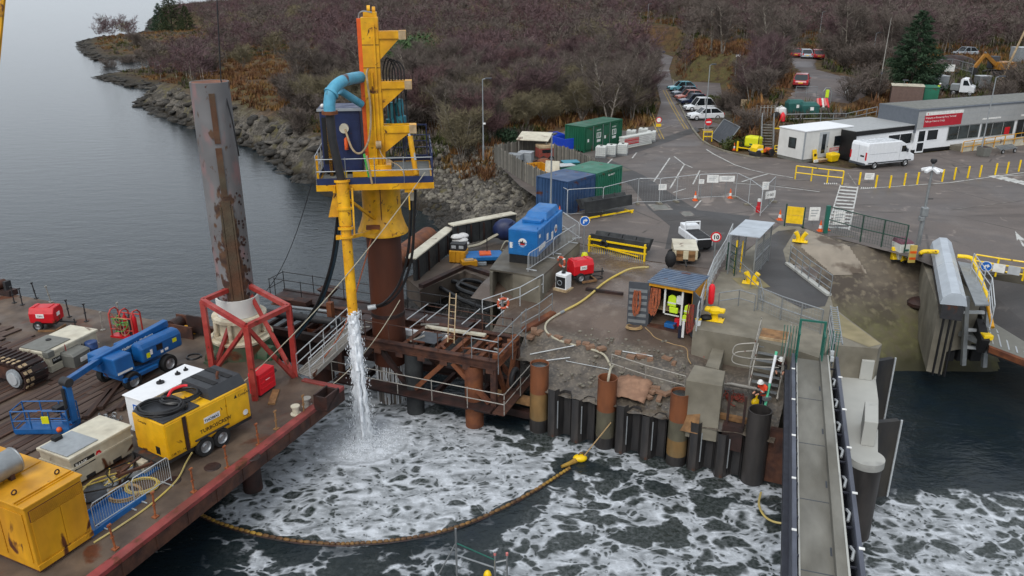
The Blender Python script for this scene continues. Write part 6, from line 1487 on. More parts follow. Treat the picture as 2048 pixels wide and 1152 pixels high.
def person(name,label,loc,rz,joints,vest,trousers,helmet='hardhat',face=None,group=None,scale=1.0):
 0
 t=tg(name,label,'person',loc,rz,group)
 idx={};vs,es,rs=[],[],[]
 for n_,p_,r_,par in joints:
  idx[n_]=len(vs);vs.append(Vector(p_)*scale);rs.append(r_*scale)
  if par:es.append((idx[par],idx[n_]))
 me=bpy.data.meshes.new('body');me.from_pydata(vs,es,[])
 o=put('body',me,t);me.skin_vertices or None
 sk=o.modifiers.new('skin','SKIN')
 for i,sv in enumerate(me.skin_vertices[0].data):sv.radius=(rs[i],rs[i]);sv.use_root=(i==0)
 sb_=o.modifiers.new('sub','SUBSURF');sb_.levels=sb_.render_levels=2
 dg=bpy.context.evaluated_depsgraph_get();m2=bpy.data.meshes.new_from_object(o.evaluated_get(dg))
 o.modifiers.clear();o.data=m2;m2.name='body'
 for mm in(vest,trousers,'skin','dark_cloth','reflective'):m2.materials.append(MATS[mm])
 hip=vs[idx['pelvis']].z;hd=vs[idx['head']]
 J={k:vs[v]for k,v in idx.items()}
 for f in m2.polygons:
  c=f.center;f.use_smooth=True
  near=min(J,key=lambda k:(J[k]-c).length-rs[idx[k]])
  if near in('head','chin','crown','nose','neck')or near.startswith(('hand','finger','thumb','palm')):k=2
  elif near.startswith('foot')or near.startswith('toe')or near.startswith('ankle'):k=3
  elif near.startswith(('knee','hip'))or near=='pelvis' and c.z<hip-.02:k=1
  elif near.startswith(('elbow','wrist')):k=3
  else:k=0
  if k==0 and near in('waist','chest'):
   d_=(c-J['waist']).dot((J['chest']-J['waist']).normalized())
   if .02<d_<.075:k=4
  f.material_index=k
 hc=hd+Vector((0,0,.045));up=(J['crown']-J['chin']).normalized();q=up.to_track_quat('Z','Y')
 hm=MB().lathe([(0,.13),(.06,.12),(.105,.08),(.128,.02),(.13,-.01),(.15,-.02),(.15,-.03),(.12,-.028)],16)
 pt('helmet',hm,helmet,t,True,loc=tuple(hd+up*.05),rot=q.to_euler())
 fw=(J['nose']-hd).normalized();sd=fw.cross(up).normalized()
 for s_ in(-1,1):
  pt('eye',MB().ball(tuple(hd+fw*.092+sd*s_*.034+up*.01),.012,6,4),'sign_black',t)
  pt('ear',MB().ball(tuple(hd+sd*s_*.098-up*.005),.026,6,5,(.6,.7,1.1)),'skin',t,True)
 pt('mouth',MB().ball(tuple(hd+fw*.092-up*.055),.018,6,4,(1.2,1,.4)),'rope_red',t)
 return t
def fingers(hand,d,up,side,pre,n=4):
 d,up=Vector(d).normalized(),Vector(up).normalized();s_=d.cross(up).normalized()*side;o=[]
 h=Vector(hand);
 o.append((f'palm{pre}',h+d*.045,.034,f'hand{pre}'))
 for i in range(n):
  off=s_*(.03-.02*i);ln=(.07,.08,.075,.06)[i]
  o.append((f'finger{pre}{i}a',h+d*.085+off,.0105,f'palm{pre}'));o.append((f'finger{pre}{i}b',h+d*(.085+ln*.5)+off-up*.015,.0095,f'finger{pre}{i}a'));o.append((f'finger{pre}{i}c',h+d*(.085+ln*.7)+off-up*.04,.0085,f'finger{pre}{i}b'))
 o.append((f'thumb{pre}a',h+d*.03+s_*.045,.0125,f'hand{pre}'));o.append((f'thumb{pre}b',h+d*.065+s_*.06-up*.015,.011,f'thumb{pre}a'));return o
def stand_pose(bend=0.35,arms='work',look=.5,stride=.0):
 b=bend;sy=-.46*math.sin(b);
 ch=Vector((0,-.40*math.sin(b),.98+.40*math.cos(b)));nk=Vector((0,-.56*math.sin(b)-.01,.98+.55*math.cos(b)))
 hd=nk+Vector((0,-.10-.06*look,.13-.03*look));up=Vector((0,-.5*look,1)).normalized();fw=Vector((0,-1,-.5*look)).normalized()
 J=[('pelvis',(0,0,.95),.145,None),('waist',Vector((0,-.18*math.sin(b),.95+.19*math.cos(b))),.135,'pelvis'),('chest',ch,.165,'waist'),('neck',nk,.06,'chest'),('head',hd,.098,'neck'),('crown',hd+up*.09,.078,'head'),('chin',hd-up*.075+fw*.05,.05,'head'),('nose',hd+fw*.105-up*.015,.018,'head')]
 for s_,n_ in((1,'L'),(-1,'R')):
  sh=ch+Vector((s_*.19,-.0,.08));J.append((f'shoulder{n_}',sh,.078,'chest'))
  if arms=='work':el=sh+Vector((s_*.06,-.10,-.27));wr=el+Vector((-s_*.10,-.24,-.02));hn=wr+Vector((-s_*.03,-.06,.0));dd=(-s_*.3,-1,-.1)
  elif arms=='hold':el=sh+Vector((s_*.08,-.16,-.22));wr=el+Vector((-s_*.08,-.22,-.12));hn=wr+Vector((-s_*.02,-.06,-.03));dd=(-s_*.4,-1,-.4)
  else:el=sh+Vector((s_*.07,.03,-.29));wr=el+Vector((s_*.01,-.05,-.25));hn=wr+Vector((0,-.01,-.06));dd=(0,-.1,-1)
  J+=[(f'elbow{n_}',el,.052,f'shoulder{n_}'),(f'wrist{n_}',wr,.036,f'elbow{n_}'),(f'hand{n_}',hn,.036,f'wrist{n_}')]
  J+=fingers(hn,dd,(0,0,1)if arms!='down' else(0,-1,0),s_,n_)
  f_=stride*s_
  J+=[(f'hip{n_}',(s_*.10,.0,.86),.095,'pelvis'),(f'knee{n_}',(s_*.12,-.03-f_,.49),.064,f'hip{n_}'),(f'ankle{n_}',(s_*.13,.03-f_*.6,.09),.045,f'knee{n_}'),(f'foot{n_}',(s_*.135,-.07-f_*.6,.045),.048,f'ankle{n_}'),(f'toe{n_}',(s_*.14,-.17-f_*.6,.035),.036,f'foot{n_}')]
 return J
person('person','worker in orange vest and white helmet looking down at his hands by the dark pile',Gf(1523,826),R(-62),stand_pose(.22,'work',1.0),'hivis_orange','navy_cloth',scale=.98)
w2=G(1556,768,3.35)
person('person','worker in dark red jacket and white helmet bending at the scaffold stair',w2,R(-20),stand_pose(.75,'hold',.8),'rust_dark','dark_cloth',scale=.98)
t=tg('green_rod','long pale green rod held upright between the two workers','rod',(0,0,0));r0,r1=Gf(1524,842),XD(1553,703,32.3)
pt('tube',MB().cyl(r0,r1,.06,n=10),'green_tube',t,True);pt('white_sleeve',MB().cyl(r0.lerp(r1,.55),r0.lerp(r1,.95),.063,n=10),'white_clean',t,True);pt('clamp',MB().box(tuple(r0.lerp(r1,.33)),(.35,.2,.16),.4),'galv',t)
p=Gf(1510,812);solo('lifting_gear',MB().ball((0,0,.2),.2,10,6,(1,.7,1)).cyl((0,0,.35),(.05,0,.6),.05,n=8),'yellow_bright','yellow lifting gear on the lower slab beside the orange vested worker','lifting gear',p,smooth=True)
ch=tg('chain_pile','tangled red rusty chain on the lower slab behind the sheet piles','chain',Gf(1472,798),0);rg=random.Random(6)
for i in range(44):pt('link',MB().ring((rg.gauss(0,.28),rg.gauss(0,.22),.06+rg.random()*.14),.08,.02,8,4,rg.choice('xyz')),'rope_red',ch)
wire('ground_chain','rusty chain trailing beside the square concrete block',cm([Gf(1452,764),Gf(1456,780),Gf(1453,795),Gf(1462,808),Gf(1470,812)],5),.03,'rope_red','chain')
p=G(1560,742,3.4);t=tg('pump_box','small tan box beside the bending worker at the walkway','box',p,.2);pt('body',MB().bx(-.28,.28,-.2,.2,0,.5),'timber_pale',t,bv=.02)
t=tg('slab_edge_beam','yellowed timber edge beam on the lower slab behind the steel bracket','beam',WL(Lw*.86,.55,2.5),WANG);pt('beam',MB().bx(-.9,.9,-.12,.12,0,.22),'timber',t)
WZ=5.2
wl0,wl1=G(1594,716,WZ),G(1604,1400,WZ);wr0,wr1=G(1640,716,WZ),G(1720,1400,WZ)
wx=ang(wl1,wl0);wL=dist2(wl1,wl0)
wk=tg('access_walkway','long narrow concrete walkway with dark steel side girders running to the foreground','walkway',wl0,wx)
def wk_in(p):dx,dy=p[0]-wl0.x,p[1]-wl0.y;return(dx*math.cos(wx)+dy*math.sin(wx),-dx*math.sin(wx)+dy*math.cos(wx))
WW=max(.9,-wk_in(G(1651,900,WZ))[1])
mat('girder_blue',S(70,73,84),.5,col2=S(84,88,100),scale=.8,dirt=.3,stretch=(.4,1,1));mat('girder_dark',S(44,46,56),.55,dirt=.3)
pt('deck',MB().bx(-wL,0,-WW,0,-.2,0),'concrete_walk',wk)
pt('kerb',MB().bx(-wL,0,.0,.05,-.2,.09),'concrete_pale',wk);pt('kerb',MB().bx(-wL,0,-WW-.30,-WW,-.2,.32),'concrete_walk',wk);pt('kerb_edge',MB().bx(-wL,0,-WW-.36,-WW-.301,-.2,.34),'concrete_pale',wk)
for i in range(5):pt('deck_joint',MB().bx(-3.9-i*3.6,-3.86-i*3.6,-WW+.01,-.01,.001,.006),'grey_dark',wk);pt('drain_slot',MB().bx(-3.0-i*3.6,-2.6-i*3.6,-WW+.02,-WW+.08,.001,.006),'grey_dark',wk)
pt('girder',MB().bx(-wL,-.3,.12,.26,-.75,.35),'girder_blue',wk,bv=.02);pt('girder',MB().bx(-wL,-.3,-WW-.74,-WW-.60,-.75,.45),'girder_blue',wk,bv=.02)
pt('girder_web',MB().bx(-wL,-.3,.261,.45,-.9,-.5),'girder_dark',wk);pt('girder_web',MB().bx(-wL,-.3,-WW-.5,-WW-.42,-.9,-.3),'girder_dark',wk)
for i in range(18):
 x=-1.0-i*.95
 pt('bracket',MB().bx(x-.04,x+.04,.051,.119,-.25,.2),'girder_dark',wk);pt('bracket',MB().bx(x-.03,x+.03,-WW-.63,-WW-.37,.1,.16),'girder_dark',wk)
 if i%3==1:
  pt('reflector',MB().bx(x-.05,x+.05,.13,.27,.351,.37),'sign_white',wk);pt('reflector',MB().bx(x-.5,x-.4,-WW-.79,-WW-.63,.451,.475),'sign_white',wk)
 pt('brace',MB().bar((x,-WW-.7,-.7),(x-.9,-WW-.45,-.3),.05),'girder_dark',wk)
 if i%2:pt('cable_tray',MB().tube([(x,-WW-.48,.12),(x-.3,-WW-.55,.2),(x-.6,-WW-.48,.1)],.05,6),'galv_light',wk,True)
for s_,y in((1,-WW-.55),):
 pt('lattice_chord',MB().bx(.0,4.6,y-.03,y+.03,.9,.97),'galv',wk);pt('lattice_chord',MB().bx(.0,4.6,y-.03,y+.03,-.2,-.13),'galv',wk);pt('lattice_chord',MB().bx(0,4.6,y-.33,y-.27,.9,.97),'galv',wk)
 for i in range(16):
  pt('lattice_bar',MB().bx(.1+i*.28,.15+i*.28,y-.3,y+.03,.971,1.0),'galv',wk);pt('lattice_bar',MB().bar((.1+i*.28,y,-.13),(.24+i*.28,y,.9),.04),'galv_light' if i%3 else 'dark_metal',wk)
gt=tg('green_gate','green steel gate frame standing across the walkway','gate',wl0,wx)
for y in(.05,-WW-.05):
 pt('post',MB().bx(-.05,.05,y-.05,y+.05,-.3,1.9),'green_teal',gt)
 for i in range(6):pt('bar',MB().bx(-.75+i*.12,-.72+i*.12,y-.02,y+.02,.05,1.45),'green_teal',gt)
 pt('rail',MB().bx(-.8,.0,y-.03,y+.03,1.451,1.5),'green_teal',gt);pt('rail',MB().bx(-.8,.0,y-.03,y+.03,.0,.049),'green_teal',gt)
 for i in range(5):pt('bar',MB().bx(.06,.09,y+(.12+.13*i)*(1 if y>0 else-1)-.015,y+(.12+.13*i)*(1 if y>0 else-1)+.015,.0,1.5),'green_teal',gt)
pt('crossbar',MB().bx(-.04,.04,-WW,0,1.82,1.9),'green_teal',gt)
for i in range(3):pt('lock_box',MB().box((-.15-.3*i,-WW-.45,.5+.15*(i%2)),(.14,.14,.2)),'galv_light',gt)
DT=3.6
dp=PG([(1676,688),(1757,693),(1757,700),(1752,760),(1757,800),(1756,905),(1700,898),(1672,800),(1664,720)],DT)
do=sum(dp,Vector())/len(dp)
dl_=tg('fender_dolphin','pale concrete fender dolphin with two square blocks and black fender panels','dolphin',(do.x,do.y,0),0)
pt('deck',MB().prism([(p.x-do.x,p.y-do.y)for p in dp],2.4,DT),'concrete_pale',dl_,bv=.03)
pt('deck_under',MB().prism([((p.x-do.x)*.9,(p.y-do.y)*.9)for p in dp],-1.5,2.39),'rust_dark',dl_)
def dblock(pix,zt):
 P=PG(pix,zt);pt('block',MB().hexa([(p.x-do.x,p.y-do.y,DT+.001)for p in P],[(p.x-do.x,p.y-do.y,zt)for p in P]),'concrete_pale',dl_,bv=.03)
dblock([(1724,720),(1750,723),(1751,690),(1727,688)],DT+1.0);dblock([(1729,842),(1757,846),(1757,806),(1730,802)],DT+1.1)
pc=G(1734,914,DT+.01);pt('pile_cap',MB().lathe([(0,0),(.66,0),(.66,-.3)],28),'concrete_pale',dl_,True,loc=(pc.x-do.x,pc.y-do.y,DT+.02));pt('cap_pile',MB().lathe([(.6,-.3),(.6,-6)],28),'pile_dark',dl_,True,loc=(pc.x-do.x,pc.y-do.y,DT+.02))
def fender(pa,pb,zt,zb):
 a,b=G(*pa,zt),G(*pb,zt);d=(b-a);n_=Vector((-d.y,d.x,0)).normalized()
 a0,b0=a-do,b-do;a0.z=b0.z=0
 pt('fender_panel',MB().hexa([a0+Vector((0,0,zb)),b0+Vector((0,0,zb)),b0+n_*.25+Vector((0,0,zb)),a0+n_*.25+Vector((0,0,zb))],[a0+Vector((0,0,zt)),b0+Vector((0,0,zt)),b0+n_*.25+Vector((0,0,zt)),a0+n_*.25+Vector((0,0,zt))]),'fender_face',dl_)
 pt('facing_edge',MB().bar(b0+Vector((.04,-.02,zb)),b0+Vector((.04,-.02,zt+.05)),.07),'galv_light',dl_)
 pt('fender_arm',MB().bar(a0+n_*.2+Vector((.5,.1,zt-.5)),a0+n_*1.1+Vector((-.2,0,zt-.4)),.2),'black_rubber',dl_)
fender((1750,724),(1789,717),DT+.25,.2);fender((1757,846),(1801,842),DT+.3,.2)
LS0=G(1905,560,QZ)
la_=ang(G(1905,700,3.0),G(1868,500,3.0))
tw=tg('linkspan_tower','concrete lifting tower with long pale metal cover beside the linkspan bridge','linkspan tower',(0,0,0),0)
tb=PG([(1850,532),(1876,538),(1906,600),(1950,640),(1945,690),(1850,672)],QZ-.3)
base=[G(1850,668,2.2),G(1958,690,2.2)]
P1=[G(1868,526,QZ-.4),G(1893,532,QZ-.4),G(1962,602,QZ-.4),G(1900,612,QZ-.4)]
pt('pier',MB().prism([(p.x,p.y)for p in P1],2.0,QZ-.4),'concrete',tw,bv=.05)
pc_=sum((p for p in P1),Vector())/4;pt('pier_support',MB().prism([(pc_.x+(p.x-pc_.x)*.6,pc_.y+1.3+(p.y-pc_.y)*.55)for p in P1],-1.5,1.99),'concrete_wet',tw)
for i in range(3):pt('rubber_fender',MB().box((P1[2].x-1.2+i*.75,P1[2].y+.25,1.6),(.6,.9,.7)),'black_rubber',tw,bv=.06)
P2=[G(1846,512,QZ),G(1868,520,QZ),G(1912,612,QZ),G(1880,606,QZ)]
pt('pier_wing',MB().prism([(p.x,p.y)for p in P2],1.2,QZ-.3),'concrete',tw)
CZ=QZ+.75
ca_,cb2=G(1886,476,CZ+.3),G(1912,588,CZ+.3)
cd_=(cb2-ca_);cl_=cd_.length;cn=Vector((-cd_.y,cd_.x,0)).normalized();cu=cd_.normalized()
prof=[(-.62,-.35),(-.55,.0),(-.2,.32),(.2,.34),(.5,.1),(.62,-.3)]
def cpt(t,a,z):v=ca_+cu*t+cn*a;return(v.x,v.y,CZ+z)
mb=MB()
for i in range(2):
 t0,t1=cl_*i/2+.02,cl_*(i+1)/2-.02
 mb=MB();n=len(prof);vs=[cpt(t0,a,z)for a,z in prof]+[cpt(t1,a,z)for a,z in prof]
 mb._add(vs,[(k,k+1,n+k+1,n+k)for k in range(n-1)]+[tuple(range(n)),tuple(reversed(range(n,2*n))),(0,n,2*n-1,n-1)])
 pt('cover',mb,'roof_pale',tw)
pt('machinery',MB().hexa([cpt(.2,-.5,-1.1),cpt(cl_+.05,-.5,-1.1),cpt(cl_+.05,.5,-1.1),cpt(.2,.5,-1.1)],[cpt(.2,-.5,-.36),cpt(cl_+.05,-.5,-.36),cpt(cl_+.05,.5,-.36),cpt(.2,.5,-.36)]),'dark_metal',tw)
for a in(-.3,0,.25):pt('lift_rod',MB().cyl(cpt(cl_-.1,a,-1.0),(cpt(cl_-.1,a,0)[0],cpt(cl_-.1,a,0)[1],1.6),.06,n=8),'black_hose',tw,True)
tf=[G(1925,600,QZ),G(1968,600,QZ),G(1985,660,3.6),G(1935,690,2.6)]
for a,b in((tf[0],tf[3]),(tf[1],tf[2])):
 pt('tower_leg',MB().bar((a.x+.2,a.y,QZ+.2),(b.x,b.y,1.4),.22),'galv',tw)
for f in(.2,.5,.8):
 a=tf[0].lerp(tf[3],f);b=tf[1].lerp(tf[2],f);pt('tower_brace',MB().bar((a.x,a.y,QZ-f*3.4),(b.x,b.y,QZ-f*3.4),.15),'galv_light',tw)
rl0=G(1948,545,QZ)
lsR=rt('tower_railing','grey galvanised railing and stair on the linkspan tower','railing',[G(1940,548,QZ+.6),G(1975,600,QZ+.6),G(1980,655,QZ-.4)],1.2,'galv_light',1.2,2)
pt('platform',MB().hexa([G(1915,525,QZ+.5),G(1943,530,QZ+.5),G(1978,612,QZ+.5),G(1950,612,QZ+.5)],[v+Vector((0,0,.08))for v in(G(1915,525,QZ+.5),G(1943,530,QZ+.5),G(1978,612,QZ+.5),G(1950,612,QZ+.5))]),'galv',tw)
yp=[G(1840,518,QZ+.0),G(1840,498,QZ+.75),G(1866,490,QZ+.85)]
t=tg('yellow_barrier','thick yellow tubular barrier bending round behind the linkspan tower','barrier',(0,0,0))
pt('tube',MB().tube(cm([G(1842,506,QZ),G(1842,506,QZ+.75),G(1850,503,QZ+.95),G(1876,504,QZ+.95)],5),.13,12),'yellow_bright',t,True)
pt('tube',MB().tube(cm([G(1915,512,QZ+1.0),G(1942,516,QZ+1.0),G(1950,530,QZ+.8),G(1966,570,QZ+.5),G(1975,600,QZ+.2)],5),.12,12),'yellow_bright',t,True)
pt('tube',MB().tube(cm([G(1972,600,QZ+.3),G(1980,630,QZ-.1),G(1985,655,QZ-.5)],5),.10,10),'yellow_old',t,True)
lk=tg('linkspan_bridge','linkspan roadway with pale anti slip strips and yellow parapet rails','bridge',(0,0,0))
LB=[(1944,552,QZ+.01),(2140,585,QZ+.01),(2190,770,3.2),(1978,690,3.2)]
L4=[G(*q_)for q_ in LB]
pt('roadway',MB().hexa([v-Vector((0,0,.5))for v in L4],L4),'asphalt_new',lk)
def on_ls(u_,v_,dz=.008):
 return L4[0].lerp(L4[1],u_).lerp(L4[3].lerp(L4[2],u_),v_)+Vector((0,0,dz))
pt('toe_flap',MB().hexa([on_ls(0,.60,-.3),on_ls(1,.60,-.3),on_ls(1,1.0,-.3),on_ls(0,1.0,-.3)],[on_ls(0,.60,.004),on_ls(1,.60,.004),on_ls(1,1.0,.004),on_ls(0,1.0,.004)]),'grey_plastic',lk)
for i in range(12):
 u_=.04+i*.082
 for v0,v1 in((.62,.79),(.81,.97)):
  pt('anti_slip_strip',MB().hexa([on_ls(u_,v0,.005),on_ls(u_+.016,v0,.005),on_ls(u_+.016,v1,.005),on_ls(u_,v1,.005)],[on_ls(u_,v0,.04),on_ls(u_+.016,v0,.04),on_ls(u_+.016,v1,.04),on_ls(u_,v1,.04)]),'steel_pale',lk)
pt('end_beam',MB().hexa([on_ls(0,1.001,-.3),on_ls(1,1.001,-.3),on_ls(1,1.03,-.3),on_ls(0,1.03,-.3)],[on_ls(0,1.001,.0),on_ls(1,1.001,.0),on_ls(1,1.03,.0),on_ls(0,1.03,.0)]),'rust_bright',lk)
pt('hinge_wall',MB().hexa([on_ls(0,.02,-3),on_ls(1,.02,-3),on_ls(1,.0,-3),on_ls(0,.0,-3)],[on_ls(0,.02,-.51),on_ls(1,.02,-.51),on_ls(1,.0,-.51),on_ls(0,.0,-.51)]),'concrete',lk)
pt('corner_plate',MB().hexa([G(1908,668,2.9),G(1958,690,2.9),G(1965,660,2.9),G(1925,645,2.9)],[v+Vector((0,0,.25))for v in(G(1908,668,2.9),G(1958,690,2.9),G(1965,660,2.9),G(1925,645,2.9))]),'galv',lk)
pt('yellow_corner',MB().box(tuple(on_ls(-.02,.93,.15)),(.5,.5,.3)),'yellow_bright',lk,bv=.04)
pt('black_guide',MB().bar(on_ls(-.05,.7,-.2),on_ls(-.05,1.0,-.2),.4,.9),'black_rubber',lk)
pr=rt('yellow_parapet','yellow parapet railing with round blue arrow sign at the linkspan end','railing',[G(1945,545,QZ),G(1990,553,QZ),G(2100,570,QZ)],1.1,'yellow_bright',1.4,2,.05)
def disc_sign(loc,r,ring,face,yaw,par,tilt=0):
 o=pt('sign_plate',MB().cyl((0,.02,0),(0,-.01,0),r,n=28),ring,par,loc=loc,rz=yaw)
 pt('sign_face',MB().cyl((0,-.0105,0),(0,-.016,0),r*.9 if ring=='sign_white' else r*.74,n=28),face,o);return o
def arrow_right(par,r,m):
 pt('arrow',MB().side([(-r*.35,-r*.5),(-r*.35,r*.1),(-r*.2,r*.3),(r*.15,r*.3),(r*.15,r*.55),(r*.6,r*.15),(r*.15,-r*.25),(r*.15,r*.02),(-r*.08,r*.02),(-r*.08,-r*.5)],-.022,-.0165,'y'),m,par)
fa=G(1945,545,QZ);v=G(1966,549,QZ)-fa
s_=disc_sign(tuple(v+Vector((0,-.15,.55))),.3,'sign_white','sign_blue',ang(G(1945,545,QZ),G(1990,553,QZ)),pr);arrow_right(s_,.3,'sign_white')
for x in(1992,2022):vv=G(x,553+(x-1990)*.16,QZ)-fa;pt('notice',MB().box(tuple(vv+Vector((0,-.1,.55))),(.6,.03,.5),ang(G(1945,545,QZ),G(1990,553,QZ))),'sign_white' if x<2000 else 'galv_light',pr)
solo('weed_heap',MB().ball((0,0,.1),.8,12,7,(1.1,.9,.5)),'rust_dark','dark heap of weed and debris at the foot of the linkspan tower','debris',slip_pt(1842,610),smooth=True)
mat('lid_maroon',S(104,62,74),.6);t=tg('wheelie_bin','grey bin with a dark red lid standing by the yellow frames at the slip head','bin',slip_pt(1800,522),R(10));t.location.z=max(t.location.z,4.7)
pt('body',MB().hexa([(-.38,-.35,0),(.38,-.35,0),(.38,.35,0),(-.38,.35,0)],[(-.48,-.45,1.05),(.48,-.45,1.05),(.48,.45,1.05),(-.48,.45,1.05)]),'ibc_white',t,bv=.03);pt('lid',MB().hexa([(-.5,-.47,1.06),(.5,-.47,1.06),(.5,.47,1.06),(-.5,.47,1.06)],[(-.42,-.35,1.18),(.42,-.35,1.18),(.42,.42,1.3),(-.42,.42,1.3)]),'lid_maroon',t,bv=.03)
pt('print',MB().bx(-.15,.15,-.46,-.43,.6,.72),'green_teal',t)
for i,(x,y,lab)in enumerate(((1788,524,'yellow folded barrier frame left of the grey bin'),(1803,530,'yellow folded barrier frame in front of the grey bin'))):
 t=tg('folded_barrier',lab,'barrier',slip_pt(x,y),.5*i,'yellow barrier frames by the bin');t.location.z=max(t.location.z,4.6)
 pt('panel',MB().hexa([(-.2,-.25,0),(.2,-.25,0),(.2,.2,0),(-.2,.2,0)],[(-.2,.1,.8),(.2,.1,.8),(.2,.25,.8),(-.2,.25,.8)]),'yellow_bright',t,bv=.03);pt('foot',MB().bx(-.3,.3,-.3,-.2,0,.1),'black_rubber',t)
t=tg('folded_barrier','orange folded barrier frame right of the grey bin','barrier',G(1822,525,5.0),0);pt('panel',MB().bx(-.2,.2,-.06,.06,0,1.1),'hose_yellow',t);pt('stripe',MB().bx(-.2,.2,-.07,-.061,.2,.35),'orange_paint',t);pt('stripe',MB().bx(-.2,.2,-.07,-.061,.6,.75),'orange_paint',t)
def line(name,pix,wpx,z=QZ+.006,m='paint_line'):
 P=[G(x,y,z)for x,y in pix];mb=MB()
 for a,b in zip(P,P[1:]):
  d=(b-a).normalized();n=Vector((-d.y,d.x,0))*wpx/2
  mb.quad(a-n,b-n,b+n,a+n)
 return struct(name,mb,m)
def z4(x,y):return(1200+x/4.655,260+y/4.655)
for a,b in(((500,480),(650,260)),((650,545),(785,320)),((865,505),(930,375)),((300,262),(355,190)),((40,340),(120,262)),((680,582),(800,545)),((880,725),(940,655))):
 line('parking_line',[z4(*a),z4(*b)],.12)
line('parking_line',[z4(690,245),z4(780,315),z4(860,350)],.12,QZ+.012);line('parking_line',[z4(930,378),z4(1075,425)],.1,QZ+.012,'paint_worn')
for(a,b)in(((380,480),(900,440)),((420,400),(1000,390)),((520,490),(1240,440)),((560,440),(1100,470)),((600,330),(760,300))):
 line('worn_line',[z4(*a),z4(*b)],.1,QZ+.016,'paint_worn')
line('edge_line',[z4(*q)for q in((990,180),(1055,222),(1120,255),(1250,322),(1400,370),(1565,405),(1800,445))],.14,QZ+.02)
line('edge_line',[z4(1320,482),z4(1440,442),z4(1565,407)],.16,QZ+.024);line('edge_line',[z4(1320,484),z4(1620,460),z4(1960,468)],.1,QZ+.028,'paint_worn')
line('edge_line',[z4(1240,492),z4(1640,525),z4(2048,575)],.14,QZ+.032);line('edge_line',[z4(1250,480),z4(1640,510),z4(2048,558)],.1,QZ+.036,'paint_worn')
line('edge_line',[(1720,378),(1800,372),(1900,365),(2048,345)],.14,QZ+.02);line('edge_line',[(1900,420),(2048,400)],.07,QZ+.02,'paint_worn');line('edge_line',[(1990,353),(2048,350)],.12,QZ+.024)
for dx in(0,6):line('yellow_line',[(1326+dx,180),(1344+dx,215),(1362+dx,246),(1370+dx,258)],.10,QZ+.02,'paint_yellow')
for dx in(0,6):line('yellow_line',[(1298+dx,225),(1308+dx,250),(1322+dx,278)],.10,QZ+.02,'paint_yellow')
line('stop_line',[(1314,140),(1340,141)],.4,QZ+.02);line('stop_line',[(1300,263),(1384,241)],.2,QZ+.024,'paint_worn')
for pix in([z4(440,690),z4(620,684),z4(682,740),z4(500,752)],[z4(735,762),z4(840,755),z4(885,795),z4(790,808)]):
 sheet('service_cover',pix,QZ+.012,'paint_worn');c=[sum(p[k]for p in pix)/4 for k in(0,1)];sheet('cover_plate',[(c[0]+(p[0]-c[0])*.7,c[1]+(p[1]-c[1])*.7)for p in pix],QZ+.016,'grey_plastic')
sheet('pale_patch',[z4(70,345),z4(190,335),z4(300,375),z4(180,395)],QZ+.018,'concrete_wet')
line('kerb_paint',[(1696,346),(1712,370)],.1,QZ+.02,'paint_worn')
zl0,zl1,zr0,zr1=(1681,370),(1654,458),(1716,373),(1698,460)
for i in range(13):
 f=(i+.2)/13;f2=(i+.62)/13
 L_=lambda a,b,t:(a[0]+(b[0]-a[0])*t,a[1]+(b[1]-a[1])*t)
 sheet('crossing_bar',[L_(zl0,zl1,f),L_(zr0,zr1,f),L_(zr0,zr1,f2),L_(zl0,zl1,f2)],QZ+.010,'paint_line')
line('crossing_edge',[zl0,zl1],.1,QZ+.014);line('crossing_edge',[zr0,zr1],.1,QZ+.014)
for i in range(7):
 x=1975+i*15;sheet('crossing_bar',[(x,352+i*3.5),(x+22,350+i*3.5),(x+34,354+i*3.5),(x+12,356+i*3.5)],QZ+.010,'paint_line')
sheet('lane_arrow',[(2030,462),(2038,470),(2048,478),(2048,482),(2042,480),(2050,492),(2046,493),(2037,478),(2034,482)],QZ+.010,'paint_line')
for x in range(1648,1676,4):sheet('word_mark',[(x,365.5),(x+2.4,365.7),(x+2.4,368.6),(x,368.4)],QZ+.010,'paint_line')
for x in range(1722,1752,4):sheet('word_mark',[(x,374),(x+2.4,374.4),(x+2.4,377.2),(x,376.8)],QZ+.010,'paint_line')
kerb_pts=[(1346,160),(1352,195),(1372,236),(1386,260),(1402,280),(1420,292),(1446,302),(1480,311),(1520,317)]
km=MB();K=[G(x,y,QZ)for x,y in kerb_pts]
for a,b in zip(K,K[1:]):km.bar(a+Vector((0,0,.06)),b+Vector((0,0,.06)),.22,.12)
struct('kerb',km,'concrete')
